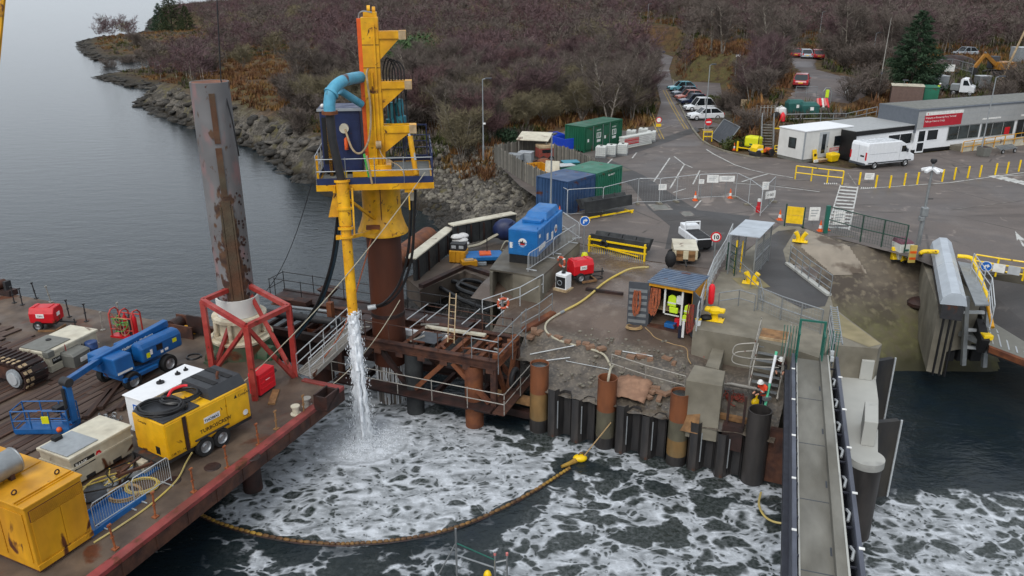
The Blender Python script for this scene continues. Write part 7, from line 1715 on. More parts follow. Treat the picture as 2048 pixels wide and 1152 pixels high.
def cn_(A,B,z,D_,H_,m,label,group,doors='front',lines=(),plates=True):
 o,a,L=frame(A,B,z);t=tg('shipping_container',label,'container',o,a,group)
 pt('body',MB().bx(.06,L-.06,.06,D_-.06,.12,H_-.08),m,t)
 for x in(0,L-.12):
  for y in(0,D_-.12):pt('corner_post',MB().bx(x,x+.12,y,y+.12,.0,H_-.06),m,t)
 pt('roof',MB().bx(0,L,0,D_,H_-.058,H_),m,t);pt('sill',MB().bx(.121,L-.121,0,.1,0,.118),m,t)
 pt('header',MB().bx(.121,L-.121,.0,.055,H_-.2,H_-.06),m,t)
 n=int((L-.3)/.28)
 if doors=='front':
  for i in range(2):
   d=pt('door',MB().bx(.15+i*(L-.3)/2,.13+(i+1)*(L-.3)/2,.01,.058,.15,H_-.22),m,t)
   for k in(.3,.7):pt('lock_rod',MB().cyl((.15+(i+k)*(L-.3)/2,-.01,.18),(.15+(i+k)*(L-.3)/2,-.01,H_-.25),.022,n=6),m,d)
   for k in range(4):pt('hinge_bar',MB().bx(.17+i*(L-.3)/2,.11+(i+1)*(L-.3)/2,-.008,.009,.4+k*.5,.46+k*.5),m,d)
 else:
  for i in range(n):pt('corrugation',MB().bx(.2+i*.28,.34+i*.28,.012,.058,.13,H_-.21),m,t)
 for i in range(int((D_-.3)/.28)):
  pt('corrugation',MB().bx(.014,.058,.18+i*.28,.32+i*.28,.13,H_-.1),m,t)
 return t,L
cn_((1134,431),(1189,413),QZ,2.95,2.5,'blue_container','dark blue ten foot container behind the leaning black fender','ten foot containers','front')
g1,L=cn_((1191,412),(1242,393),QZ,2.95,2.5,'green_container','green ten foot container right of the blue one by the black fender','ten foot containers','side')
text('803 410/01 1',.22,'sign_white',g1,(L*.45,.0,2.0),squeeze=.8)
g2,L=cn_((1168,306),(1243,287),QZ,2.44,2.6,'green_deep','long deep green twin door store behind the white tanks','green stores','side')
for x in(.25,1.75,3.3,4.75):
 if x<L-1:pt('door',MB().bx(x,x+1.2,-.03,.01,.2,2.3),'green_deep',g2)
for x in(1.9,4.7):
 pt('warning_sign',MB().bx(x+.2,x+.95,-.045,-.031,1.2,1.75),'sign_white',g2);pt('warning_print',MB().bx(x+.3,x+.5,-.05,-.0455,1.25,1.7),'green_deep',g2);pt('warning_print',MB().bx(x+.62,x+.82,-.05,-.0455,1.3,1.7),'green_deep',g2)
 pt('notice',MB().bx(x+.25,x+.9,-.045,-.031,.8,1.05),'sign_white',g2);text('DANGER',.18,'sign_white',g2,(x+.2,-.032,1.95))
for x in(.5,3.5):pt('notice',MB().bx(x,x+.25,-.045,-.031,1.0,1.3),'sign_white',g2)
for x in(1.5,3.2,4.5):pt('drain_pipe',MB().cyl((x,-.04,.1),(x,-.04,2.5),.03,n=6),'galv',g2)
def ibc(px,py,label,a=R(-14),red=False):
 t=tg('liquid_tote',label,'tote',G(px,py,QZ),a,'white liquid totes by the green store')
 pt('tank',MB().bx(-.48,.48,-.55,.55,.14,1.08),'ibc_white',t,bv=.05);pt('pallet',MB().bx(-.5,.5,-.58,.58,0,.12),'galv',t)
 for i in range(6):pt('cage_bar',MB().bx(-.5+i*.19,-.47+i*.19,-.585,-.56,.12,1.1),'galv_light',t)
 for i in range(5):pt('cage_hoop',MB().bx(-.51,.51,-.6,-.586,.2+i*.2,.225+i*.2),'galv_light',t)
 pt('cap',MB().cyl((0,0,1.081),(0,0,1.13),.12,n=12),'black_rubber',t)
ibc(1202,314,'white caged liquid tote, leftmost of the front three by the green store');ibc(1222,311,'white caged liquid tote, middle of the front three by the green store');ibc(1245,309,'white caged liquid tote, rightmost of the front three by the green store')
ibc(1302,282,'white caged liquid tote nearest the road');ibc(1286,276,'white caged liquid tote behind the red and white barriers nearest the road');ibc(1262,280,'white caged liquid tote behind the red and white barriers nearest the store')
pa,pb=G(1246,298,QZ),G(1302,287,QZ)
t=tg('barrier_stack','stack of white plastic barriers with red boards in front of the totes','barrier stack',pa,ang(pa,pb));L=dist2(pa,pb)
for i in range(7):pt('barrier',MB().bx(.05*(i%2),L-.05*(i%3),-.1,.6,.03+i*.17,.03+i*.17+.13),'ibc_white' if i not in(2,3,4,5)else 'white_paint',t)
for i in(2,3,4,5):pt('red_board',MB().bx(.06,L*.52,-.12,-.101,.05+i*.17,.05+i*.17+.1),'pink_paint' if i%2 else 'sign_red',t)
pt('pallet',MB().bx(0,L,-.1,.6,-.0,.029),'timber_pale',t)
def skip(A,B,z,D_,H_,m,name,label,cat,group=None):
 o,a,L=frame(A,B,z);t=tg(name,label,cat,o,a,group)
 ob=[(0,0),(L,0),(L,D_),(0,D_)];k=.12
 mb=MB().bx(k,L-k,k,D_-k,0,.1)
 pt('floor',mb,m,t)
 for p_,q_ in(((0,0),(L,0)),((L,0),(L,D_)),((L,D_),(0,D_)),((0,D_),(0,0))):
  pt('wall',MB().bar((p_[0],p_[1],H_/2+.05),(q_[0],q_[1],H_/2+.05),.06,H_-.1),m,t)
 pt('rim',MB().tube([(0,0,H_),(L,0,H_),(L,D_,H_),(0,D_,H_),(0,0,H_)],.05,5),m,t)
 return t
skip((1128,305),(1167,300),QZ,2.0,1.3,'blue_plastic','skip','bright blue open skip beside the green store','skip')
skip((1104,298),(1128,296),QZ,1.8,1.4,'blue_plastic','skip','small blue open skip at the back corner of the fenced yard','skip')
mat('fence_dark',S(92,88,80),.85,col2=S(74,70,64),scale=.8,dirt=.3);mat('fence_pale',S(142,136,124),.85,col2=S(118,112,102),scale=.8,dirt=.3)
fb=[MB().bx(-.064,.064,-.012,.012,.05,1.75).mesh('board',m)for m in('fence_wood','fence_dark','fence_pale','fence_wood')]
def board_fence(pix,label,H_=1.75,group='board fences round the storage yard'):
 P=[G(x,y,QZ)for x,y in pix];t=tg('board_fence',label,'fence',P[0],0,group)
 for a,b in zip(P,P[1:]):
  L=dist2(a,b);n=int(L/.15);r_=ang(a,b)
  for i in range(n):o=put('board',fb[_rng.randrange(4)],t,a.lerp(b,(i+.5)/n)-P[0]+Vector((0,_rng.uniform(-.015,.015),0)),r_+R(_rng.uniform(-5,5)));o.scale.z=_rng.uniform(.94,1.05)
  for z in(.4,1.4):pt('rail',MB().bar(a-P[0]+Vector((0,.05,z)),b-P[0]+Vector((0,.05,z)),.05,.08),'fence_wood',t)
  for i in range(int(L/2.2)+1):c=a.lerp(b,i/max(1,int(L/2.2)))-P[0];pt('post',MB().bx(c.x-.05,c.x+.05,c.y+.03,c.y+.12,0,H_+.05),'fence_wood',t)
board_fence([(989,326),(1045,362),(1104,394)],'grey board fence along the rock slope side of the storage yard')
board_fence([(989,326),(1036,318),(1088,306)],'grey board fence at the back of the storage yard')
board_fence([(1108,324),(1156,340),(1214,374)],'grey board fence between the storage yard and the parking bays')
def rot_box(px,py,sx,sy,sz,m,name,label,cat,rz=0.0,z=QZ,lid=None,extra=None,bv=.04):
 t=tg(name,label,cat,G(px,py,z),rz);pt('body',MB().bx(-sx/2,sx/2,-sy/2,sy/2,.05,sz),m,t,bv=bv)
 if lid:pt('lid',MB().bx(-sx/2-.03,sx/2+.03,-sy/2-.03,sy/2+.03,sz+.001,sz+.08),lid,t,bv=.02)
 pt('base',MB().bx(-sx/2+.05,sx/2-.05,-sy/2+.05,sy/2-.05,0,.049),'dark_metal',t);return t
rot_box(1030,334,1.3,1.0,1.15,'grey_tank','waste_bin','grey lidded waste bin at the left of the fenced yard','bin',-.3,lid='galv');rot_box(1052,330,1.3,1.0,1.2,'grey_tank','waste_bin','grey lidded waste bin second from the left in the fenced yard','bin',-.3,lid='steel_pale')
skip((1052,352),(1096,372),QZ,1.5,1.1,'yellow_old','skip','long yellow skip inside the board fence','skip')
t=rot_box(1130,358,1.4,1.1,1.2,'green_bin','waste_bin','teal waste bin with pale lid in the fenced yard','bin',.4,lid='galv_light');rot_box(1140,352,1.4,1.1,1.25,'green_bin','waste_bin','teal waste bin with tilted lid nearest the parking bays','bin',.2,lid='cyan_motor')
t=tg('white_sheet','tall white board leaning among the bins of the fenced yard','board',G(1106,368,QZ),-.3);pt('panel',MB().hexa([(-.7,-.3,0),(.6,-.3,0),(.6,-.22,0),(-.7,-.22,0)],[(-.75,.3,1.9),(.45,.3,1.9),(.45,.38,1.9),(-.75,.38,1.9)]),'white_cream',t);pt('brace',MB().bar((0,.3,1.5),(0,.9,0),.06),'timber',t)
t=tg('lean_to','small lean to shelter with a flat pale roof at the back of the yard','shelter',G(1070,318,QZ),-.25)
pt('roof',MB().hexa([(-1.6,-1.1,1.95),(1.5,-1.1,1.95),(1.5,1.2,2.35),(-1.6,1.2,2.35)],[(-1.6,-1.1,2.03),(1.5,-1.1,2.03),(1.5,1.2,2.43),(-1.6,1.2,2.43)]),'white_cream',t)
for x in(-1.4,1.3):
 for y in(-.9,1.0):pt('post',MB().bx(x-.06,x+.06,y-.06,y+.06,0,2.0 if y<0 else 2.3),'fence_wood',t)
pt('back_wall',MB().bx(-1.4,1.3,1.07,1.1,0,2.2),'fence_wood',t)
t=tg('old_trailer','rust red and white scrap trailer behind the fence under the lamp post','trailer',G(1090,322,QZ),.3);pt('body',MB().bx(-.8,.8,-.6,.6,.4,1.3),'rope_red',t,bv=.05);pt('cover',MB().bx(-.8,.8,-.6,.6,1.301,1.6),'timber_pale',t,bv=.05);pt('window',MB().bx(-.5,.5,-.62,-.601,.9,1.2),'glass_dark',t);wheel(t,(-.4,-.62,.3),.3,.15);wheel(t,(.4,-.62,.3),.3,.15)
t=skip((1066,344),(1090,348),QZ,1.4,1.0,'rust_steel','skip','brown rusty skip heaped with scrap in the fenced yard','skip');pt('scrap',MB().ball((.7,.7,.9),.6,10,6,(1.1,1,.6)),'rust_bright',t,True)
t=skip((1150,368),(1180,376),QZ,1.6,.9,'rust_bright','skip','low brown skip by the parking bay fence','skip')
def fender_rack(A,B,z,label,panels,D_=1.2,rack=True,lean=.5):
 o,a,L=frame(A,B,z);t=tg('fender_unit',label,'fender',o,a,'black fender units on yellow racks')
 for i in range(panels):
  x0,x1=L*i/panels+.02,L*(i+1)/panels-.02
  pt('rubber_block',MB().hexa([(x0,.25,.72),(x1,.25,.72),(x1,.7,.62),(x0,.7,.62)],[(x0,.3+lean,1.35),(x1,.3+lean,1.35),(x1,.9+lean,1.2),(x0,.9+lean,1.2)]),'black_fender',t,bv=.02)
 pt('face_panel',MB().hexa([(-.05,-.05,.55),(L+.05,-.05,.55),(L+.05,.1,.5),(-.05,.1,.5)],[(-.05,.05,1.3),(L+.05,.05,1.3),(L+.05,.22,1.3),(-.05,.22,1.3)]),'black_fender',t)
 if rack:
  for z in(.08,.6,1.0)if rack==2 else(.12,):
   pt('rack_rail',MB().bx(-.1,L+.1,-.2,-.1,z,z+.09),'yellow_bright',t)
  if rack==2:
   for i in range(int(L/.13)):pt('rack_bar',MB().bx(i*.13,i*.13+.022,-.16,-.13,.17,.6),'yellow_bright',t)
   for x in(0,L):pt('rack_post',MB().bx(x-.05,x+.05,-.22,-.08,0,1.25),'yellow_bright',t)
   pt('rack_brace',MB().bar((.3,-.25,.75),(L*.9,-.25,.45),.06),'yellow_bright',t);pt('tyre',MB().ring((L*.27,-.2,.85),.22,.08,12,6,'y'),'black_rubber',t,True)
  else:
   for x in(.1,L-.1):pt('rack_foot',MB().bx(x-.06,x+.06,-.3,.6,0,.119),'yellow_bright',t)
 return t
fender_rack((1180,508),(1290,527),4.98,'black fender unit on yellow mesh rack standing on the apron by the sign post',4,rack=2)
fender_rack((1172,440),(1262,424),QZ,'black fender unit on a yellow bar in front of the containers',4,rack=1)
def fender_wall(A,B,z,label,n,H_=1.5):
 o,a,L=frame(A,B,z);t=tg('fender_panel_row',label,'fender',o,a,'old fender panels along the quay edge')
 for i in range(n):
  x0,x1=L*i/n+.03,L*(i+1)/n-.03;pt('panel',MB().bx(x0,x1,-.15,.05,0,H_-.08),'black_fender',t)
  pt('stiffener',MB().bx(x0+.3,x0+.36,-.25,-.151,0,H_-.2),'rust_dark',t)
 pt('pale_top',MB().bx(0,L,-.2,.5,H_-.079,H_),'white_cream',t)
 return t
fender_wall((905,492),(1030,466),4.3,'row of dark fender panels with pale tops at the foot of the rock slope',5)
fender_wall((828,562),(905,496),3.9,'row of dark fender panels with pale tops nearest the casing',4)
t=tg('white_sack_stack','stack of white sacks at the corner between the fender panels','sacks',G(918,492,4.3),.2)
for i in range(6):pt('sack',MB().ball((_rng.uniform(-.3,.3),_rng.uniform(-.2,.2),.2+.24*(i//2)),.42,10,6,(1.1,.8,.5)),'white_cloth',t,True)
sheet('west_deck',[(812,556),(905,508),(990,474),(1040,466),(1100,470),(1010,497),(980,540),(975,560),(930,542),(840,580)],3.9,'apron_wet',thick=1.2)
o=solo('waling_beam',MB().bar(G(842,576,3.9)+Vector((0,0,.1)),G(930,535,3.9)+Vector((0,0,.1)),.35,.25),'rust_dark','rusty brown waling beam along the edge of the west deck','beam')
o=solo('waling_beam',MB().bar(G(932,536,3.9)+Vector((0,0,.1)),G(982,552,3.9)+Vector((0,0,.1)),.35,.25),'rust_dark','rusty beam between the west deck and the concrete plinth','beam')
pa,pb=XD(800,520,44.5),XD(852,474,48.5)
t=tg('spare_casing','large orange brown steel tube lying aimed at the camera behind the casing','steel tube',(0,0,0));d_=(pb-pa).normalized()
pb2=G(858,478,4.9);
axd=Vector((-.52,-.85,0)).normalized();en=XD(856,474,54.0);st_=XD(775,536,46.0)
pt('tube',MB().tube([st_,en],.72,28,caps=False).tube([en,st_],.66,28,caps=False).tube([en+(en-st_).normalized()*.01,en-(en-st_).normalized()*.01],.735,28,caps=False),'rust_bright',t,True)
pt('end_ring',MB().tube([en,en+(en-st_).normalized()*.06],.73,28,caps=False),'rust_steel',t,True);pt('cradle',MB().box(tuple(en+Vector((-.6,-1,-.95))),(1.6,.3,.5)),'timber',t)
t=tg('yellow_winch','rusty yellow winch box on the west deck by the sacks','winch',G(918,522,3.95),-.2);pt('body',MB().bx(-.55,.55,-.4,.4,0,.8),'yellow_old',t,bv=.03);pt('top_frame',MB().bx(-.5,.5,-.3,.3,.801,1.25),'dark_metal',t);pt('window',MB().bx(-.4,-.1,-.32,-.301,.95,1.15).move(0,(0,0,0)),'galv_light',t);pt('window',MB().bx(.1,.4,-.32,-.301,.95,1.15),'galv_light',t)
for i in range(4):pt('rib',MB().bx(-.5+i*.3,-.42+i*.3,-.45,-.401,.05,.75),'yellow_old',t)
t=tg('blue_hatch_unit','blue steel frame with an orange hatch and pale boards on the west deck','steel frame',G(968,522,3.95),.1);pt('frame',MB().bx(-1.2,1.2,-.7,.7,.25,.5),'blue_gen',t,bv=.03);pt('orange_hatch',MB().bx(-.3,.45,-.4,.4,.501,.58),'orange_paint',t);pt('board',MB().bx(-1.1,-.4,-.72,-.701,.0,.24),'rust_dark',t);pt('post',MB().bx(.2,.26,.3,.36,.5,1.5),'dark_metal',t);pt('slat',MB().bx(-.9,.1,-.9,-.72,.0,.2),'grey_tank',t);pt('skid',MB().bx(-1.1,1.1,-.5,.5,0,.249),'dark_metal',t)
t=tg('yellow_crate','small rusty yellow crate in front of the blue frame','crate',G(938,532,3.95),.3);pt('body',MB().bx(-.5,.5,-.3,.3,.02,.4),'yellow_old',t,bv=.02);pt('lid',MB().bx(-.3,.3,-.2,.2,.401,.47),'timber_pale',t)
wire('grey_pipe','long grey pipe lying from the sacks towards the blue generator',cm([G(935,494,4.3),G(960,488,4.3),G(985,474,4.6),G(1008,462,5.0)],4),.11,'hose_grey','pipe')
t=tg('blue_cover','dark blue tarpaulin heap at the back of the blue generator','tarpaulin',G(1012,470,4.6),0);pt('heap',MB().ball((0,0,.4),.8,12,7,(1.2,.8,1.0)),'navy_paint',t,True);pt('frame',MB().bar((-.5,-.3,.2),(.5,-.5,1.1),.1),'navy_paint',t)
solo('cable_loop',MB().tube(cm([G(1022,505,5.92),G(1008,500,5.2),XD(1002,500,47),XD(1012,482,47),G(1026,490,6.0)],5),.04,6),'hose_grey','grey cable loop hanging left of the blue generator','cable',smooth=True)
o,a,L=frame((1074,531),(1124,482),PZ);ge=tg('generator','big bright blue generator set with round flame emblems on the concrete plinth','generator',o,a)
W_g=1.75;GH=VZ(o,463)-PZ
pt('base_tank',MB().bx(.05,L-.05,.05,W_g-.05,0,.5),'black_rubber',ge)
pt('canopy',MB().bx(0,L,0,W_g,.501,GH),'blue_gen',ge,bv=.05)
pt('roof_hood',MB().hexa([(L*.45,.15,GH+.001),(L*.97,.15,GH+.001),(L*.97,W_g-.15,GH+.001),(L*.45,W_g-.15,GH+.001)],[(L*.52,.3,GH+.4),(L*.95,.3,GH+.4),(L*.95,W_g-.3,GH+.4),(L*.52,W_g-.3,GH+.4)]),'blue_gen',ge,bv=.04)
pt('roof_step',MB().bx(L*.3,L*.44,.3,W_g-.3,GH+.001,GH+.18),'blue_gen',ge,bv=.03)
for i in range(4):pt('door',MB().bx(.08+i*L/4.1,L/4.1*(i+1),-.022,-.001,.62,GH-.12),'blue_gen',ge,bv=.008)
pt('end_door',MB().bx(-.022,-.001,.12,W_g-.12,.62,GH-.12),'blue_gen',ge,bv=.008)
for i in range(7):pt('louvre_slat',MB().bx(-.04,-.0225,.25,W_g-.25,.7+i*.09,.75+i*.09),'blue_gen',ge)
def emblem(loc,rot):
 o=pt('emblem',MB().cyl((0,0,0),(0,-.012,0),.26,n=24),'sign_white',ge,loc=loc,rot=rot)
 pt('flame',MB().side([(-.14,-.14),(.14,-.14),(.15,.05),(.05,.0),(.02,.16),(-.06,.04),(-.14,.08)],-.018,-.0125,'y'),'rust_dark',o);pt('red_band',MB().bx(-.12,.12,-.022,-.0185,-.13,-.06),'sign_red',o)
emblem((-.023,W_g*.5,GH-.75),(0,0,R(-90)));emblem((L*.70,-.023,GH-.8),(0,0,0))
for x,z,s1,s2 in((.25,.75,1.2,.32),(1.7,1.0,.32,.4),(2.6,.75,.4,.5)):pt('label_plate',MB().bx(x,x+s1,-.03,-.0225,z,z+s2),'sign_white',ge)
pt('label_plate',MB().bx(-.03,-.0225,W_g-.3,W_g-.1,.9,1.25),'sign_white',ge);pt('label_plate',MB().bx(.25,.5,-.03,-.0225,1.55,1.75),'sign_white',ge)
for i in range(3):pt('lifting_eye',MB().ring((L*(.1+.38*i),.15,GH+.05),.06,.02,8,4,'y'),'blue_gen',ge)
br_(G(1056,545,PZ),G(1152,482,PZ),['galvanised crowd barrier at the near corner of the plinth','galvanised crowd barrier at the far end of the plinth'],'crowd barriers on the plinth',2)
br_(G(1158,480,PZ),G(1124,456,PZ),'galvanised crowd barrier across the back end of the plinth','crowd barriers on the plinth',1)
mat('buoy',S(196,92,62),.55,dirt=.2)
def lifebuoy(loc,rz,label,h=1.0):
 t=tg('lifebuoy',label,'lifebuoy',loc,rz,'orange lifebuoys');pt('ring',MB().ring((0,0,h),.28,.065,20,8,'y'),'buoy',t,True)
 for k in range(4):a_=R(45+90*k);pt('band',MB().cyl((.3*math.cos(a_)-.03*math.sin(a_),0,h+.3*math.sin(a_)+.03*math.cos(a_)),(.3*math.cos(a_)+.03*math.sin(a_),0,h+.3*math.sin(a_)-.03*math.cos(a_)),.085,n=8),'sign_white',t,True)
 pt('post',MB().bx(-.03,.03,.08,.14,0,h+.35),'galv',t)
lifebuoy(Gf(1122,556),-.9,'orange lifebuoy on the plinth wall above the white pump');lifebuoy(Gf(1014,665)+Vector((-.2,.2,.3)),.2,'orange lifebuoy on the scaffold rail at the frame end',1.3)
o,a,L=frame((1107,580),(1132,586),4.85);t=tg('pump_set','small white and black pump box on a tan pallet beside the plinth','pump',Gf(1108,580),a);pt('body',MB().bx(.05,.75,.05,.65,.12,1.0),'white_clean',t,bv=.03);pt('front_grille',MB().bx(.1,.7,.03,.049,.2,.85),'black_rubber',t);pt('fan',MB().ring((.35,.02,.5),.14,.02,14,5,'y'),'grey_tank',t);pt('top_cap',MB().cyl((.4,.35,1.0),(.4,.35,1.08),.12,n=12),'black_rubber',t);pt('pallet',MB().bx(-.05,.85,-.05,.75,0,.119),'timber_pale',t)
t=small_compressor((1148,552),(1188,546),4.95,'small red towable compressor on the wet apron beside the plinth wall')
coil('cable_coil','dark cable coil lying on the apron behind the red compressor wheel','cable coil',Gf(1192,556),.38,.02,3,'black_hose',.8,seed=41)
rt('scaffold_rail','pale scaffold rails from the guide frame to the plinth wall','railing',[G(965,638,4.2),G(1040,612,4.5),G(1086,586,4.9)],1.1,'galv_light',1.4,1)
rt('scaffold_rail','pale scaffold rails along the rusty plank at the apron edge','railing',[Gf(1042,668),Gf(1078,648),Gf(1104,628)],1.2,'galv',1.2,1)
solo('rusty_plank',MB().bar(Gf(1046,664)+Vector((0,0,.1)),Gf(1108,628)+Vector((0,0,.1)),.4,.16),'rust_bright','rusty orange plank at the foot of the scaffold rails','plank')
def lamp(px,py,py_top,label,z=QZ,arm=(.5,0),r=.07,m='galv',name='street_lamp',heads=1,group='street lamps'):
 p=G(px,py,z);h=VZ(p,py_top)-z;t=tg(name,label,'street lamp',p,0,group)
 pt('column',MB().tube([(0,0,0),(0,0,h*.18),(0,0,h*.19),(0,0,h)],[r*1.3,r*1.3,r,r*.7],8),m,t,True)
 for k in range(heads):
  s_=1 if k==0 else-1
  pt('arm',MB().cyl((0,0,h-.03),(arm[0]*s_,arm[1]*s_,h+.06),.035,n=6),m,t,True)
  pt('lantern',MB().box((arm[0]*s_*1.1,arm[1]*s_*1.1,h+.06),(.6,.26,.12),math.atan2(arm[1],arm[0])),'grey_dark',t,bv=.03)
 return t
t=lamp(967,320,158,'tall grey lamp column at the left end of the board fence');pt('camera',MB().box((.12,-.05,3.5),(.25,.15,.15)),'sign_white',t)
lamp(1101,432,272,'grey lamp column beside the blue container',arm=(.2,.5))
lamp(1408,274,130,'grey lamp column beside the parked cars',arm=(.4,.2))
lamp(1301,154,92,'grey lamp column on the bend of the wooded road');lamp(1292,100,8,'tall lamp column above the open boot car')
lamp(1742,138,66,'slim lamp column left of the tall conifer',z=Gt(1742,138).z)
lamp(1960,312,154,'grey lamp column in front of the terminal windows')
for x,y,yt,lab in((1555,72,30,'distant lamp column nearest the three parked cars'),(1638,80,24,'distant lamp column behind the three parked cars'),(1128,36,10,'distant lamp column in the wood, leftmost'),(1202,34,4,'distant lamp column in the wood, second from left'),(1789,58,24,'distant lamp column behind the conifer'),(1466,40,12,'distant lamp column in the middle of the wood')):lamp(x,y,yt,lab,z=Gt(x,y).z,arm=(.5,.1))
def pole_head(px,py,yt,label,z,heads=3):
 p=G(px,py,z);h=VZ(p,yt)-z;t=tg('floodlight_mast',label,'floodlight',p,0);pt('column',MB().tube([(0,0,0),(0,0,h)],[.09,.06],8),'galv',t,True)
 for k in range(heads):a_=R(-100+k*80);pt('floodlight',MB().box((.35*math.cos(a_),.35*math.sin(a_),h+.05),(.45,.35,.3),a_),'sign_white',t,bv=.04)
pole_head(1470,152,112,'short post with two white floodlights on the bracken bank',Gt(1470,152).z,2)
p=G(1836,492,QZ);h=VZ(p,338)-QZ;t=tg('camera_mast','galvanised camera mast with a ring of white cameras and dark dome','camera mast',p,0)
pt('column',MB().tube([(0,0,0),(0,0,2.0),(0,0,2.02),(0,0,h)],[.14,.14,.085,.08],10),'galv',t,True);pt('hinge_box',MB().box((-.05,-.1,2.3),(.4,.35,.6)),'galv',t,bv=.05);pt('bracket_box',MB().box((-.15,-.1,1.85),(.3,.3,.3)),'galv',t,bv=.04)
for k in range(5):a_=R(72*k-80);pt('camera',MB().bar((.12*math.cos(a_),.12*math.sin(a_),h+.05),(.62*math.cos(a_),.62*math.sin(a_),h-.12),.2,.18),'white_clean',t,bv=.03)
pt('top_pole',MB().cyl((0,0,h),(0,0,h+.3),.05,n=8),'galv',t);pt('dome',MB().lathe([(0,.62),(.17,.62),(.2,.5),(.1,.34),(0,.3)],16).move(0,(0,0,h)),'black_rubber',t,True)
pt('arm',MB().cyl((0,0,h*.62),(.4,0,h*.62),.03,n=6),'dark_metal',t)
p=Gf(1167,520);h=VZ(p,442)-p.z
t=tg('turn_sign','round blue turn right sign on a slim post behind the red compressor','road sign',p,.1);pt('post',MB().cyl((0,.05,0),(0,.05,h+.2),.035,n=8),'galv',t);s_=disc_sign((0,0,h),.3,'sign_white','sign_blue',0,t);pt('sign_backing',MB().cyl((0,-.0162,0),(0,-.0166,0),.27,n=28),'sign_blue',s_);arrow_right(s_,.3,'sign_white')
t=tg('sandbag','yellow green sandbag at the foot of the blue sign post','sandbag',p+Vector((.05,-.1,0)),0);pt('bag',MB().lathe([(0,0),(.24,.02),(.22,.35),(.15,.5),(0,.52)],12),'yellow_lime',t,True)
p=G(1426,540,QZ);h=VZ(p,474)-QZ
t=tg('speed_sign','round white speed limit sign reading 10 with a red ring','road sign',p,-.15);pt('post',MB().cyl((0,.06,0),(0,.06,h+.1),.04,n=8),'galv',t);s_=disc_sign((0,0,h),.31,'sign_red','sign_white',0,t);text('10',.34,'sign_black',t,(0,-.02,h-.12),align='CENTER',bold=.012)
p=G(1414,282,QZ);h=VZ(p,244)-QZ;t=tg('no_entry_sign','round red no entry sign above a yellow frame at the road mouth','road sign',p,0);pt('post',MB().cyl((0,.06,0),(0,.06,h),.05,n=8),'galv',t);s_=disc_sign((0,0,h),.38,'sign_red','sign_red',0,t);pt('white_bar',MB().bx(-.26,.26,-.024,-.0165,-.07,.07),'sign_white',s_)
pt('frame',MB().bx(-.55,-.47,-.4,-.32,0,1.15).bx(.37,.45,-.4,-.32,0,1.15).bx(-.469,.369,-.4,-.32,1.0,1.1).bx(-.469,.369,-.4,-.32,.5,.6),'yellow_bright',t);pt('board',MB().bx(-.55,.45,-.3,.3,1.151,1.2),'timber_pale',t)
p=G(1316,268,QZ);h=VZ(p,240)-QZ;t=tg('limit_sign','round white sign with red ring over a yellow plate left of the road','road sign',p,.1);pt('post',MB().cyl((0,.06,0),(0,.06,h),.05,n=8),'galv',t);s_=disc_sign((0,0,h),.34,'sign_red','sign_white',0,t);pt('yellow_plate',MB().bx(-.3,.3,-.02,.02,h-.75,h-.42),'sign_yellow',t)
o,a,L=frame((1422,276),(1452,294),QZ);t=tg('leaning_panel','dark panel in a galvanised frame leaning on the bank by the road','panel',o,a)
pt('panel',MB().hexa([(0,0,.15),(L,0,.15),(L,.06,.15),(0,.06,.15)],[(-.1,1.3,2.0),(L-.1,1.3,2.0),(L-.1,1.36,2.0),(-.1,1.36,2.0)]),'grey_dark',t)
pt('frame',MB().tube([(0,-.04,.12),(L,-.04,.12),(L-.1,1.3,2.05),(-.1,1.3,2.05),(0,-.04,.12)],.05,6),'galv',t);pt('foot',MB().bx(L-.4,L+.3,-.2,.2,0,.14),'ibc_white',t)
def cone(px,py,label,z=QZ,h=.75,group='traffic cones'):
 t=tg('traffic_cone',label,'traffic cone',G(px,py,z),0,group)
 pt('body',MB().lathe([(.15,.03),(.118,.2)],14).lathe([(.085,.42),(.025,h)],14),'orange_paint',t,True);pt('white_band',MB().lathe([(.118,.2),(.085,.42)],14),'sign_white',t,True);pt('base',MB().box((0,0,.015),(.4,.4,.03)),'orange_paint',t)
for x,y,lab in((1390,401,'left cone of the pair in the middle of the yard'),(1460,396,'right cone of the pair in the middle of the yard'),(1468,300,'cone left of the yellow bowser'),(1481,297,'cone nearest the yellow bowser'),(1559,440,'cone beside the yellow slatted board'),(1640,462,'cone by the dark green gate post'),(1653,460,'cone just behind the green gate post'),(1105,428,'cone at the corner of the blue container, left'),(1119,432,'cone at the corner of the blue container, right')):cone(x,y,'orange and white traffic '+lab)
t=tg('red_lamp_stand','red and white plastic post at the roadside end of the shelter fence','post',G(1516,424,QZ),0);pt('body',MB().lathe([(.18,0),(.18,.4),(.12,.45),(.12,.8)],12),'sign_red',t,True);pt('white_band',MB().lathe([(.121,.8),(.121,1.0),(0,1.0)],12),'sign_white',t,True)
o,a,L=frame((1486,302),(1514,306),QZ);t=tg('water_bowser','bright lime yellow water bowser on a low trailer','bowser',o,a);pt('tank',MB().bx(0,L,0,1.1,.45,1.55),'yellow_lime',t,bv=.2);pt('chassis',MB().bx(-.2,L+.1,.15,.95,.3,.44),'dark_metal',t);wheel(t,(L/2,.0,.3),.3,.18);wheel(t,(L/2,1.1,.3),.3,.18);pt('logo',MB().bx(L*.4,L*.6,-.012,-.002,.7,.85),'green_teal',t);pt('barrier_rail',MB().bx(-.4,L,-.45,-.38,.35,.45),'yellow_bright',t);pt('barrier_post',MB().bx(-.5,-.35,-.5,-.35,0,1.0),'yellow_bright',t)
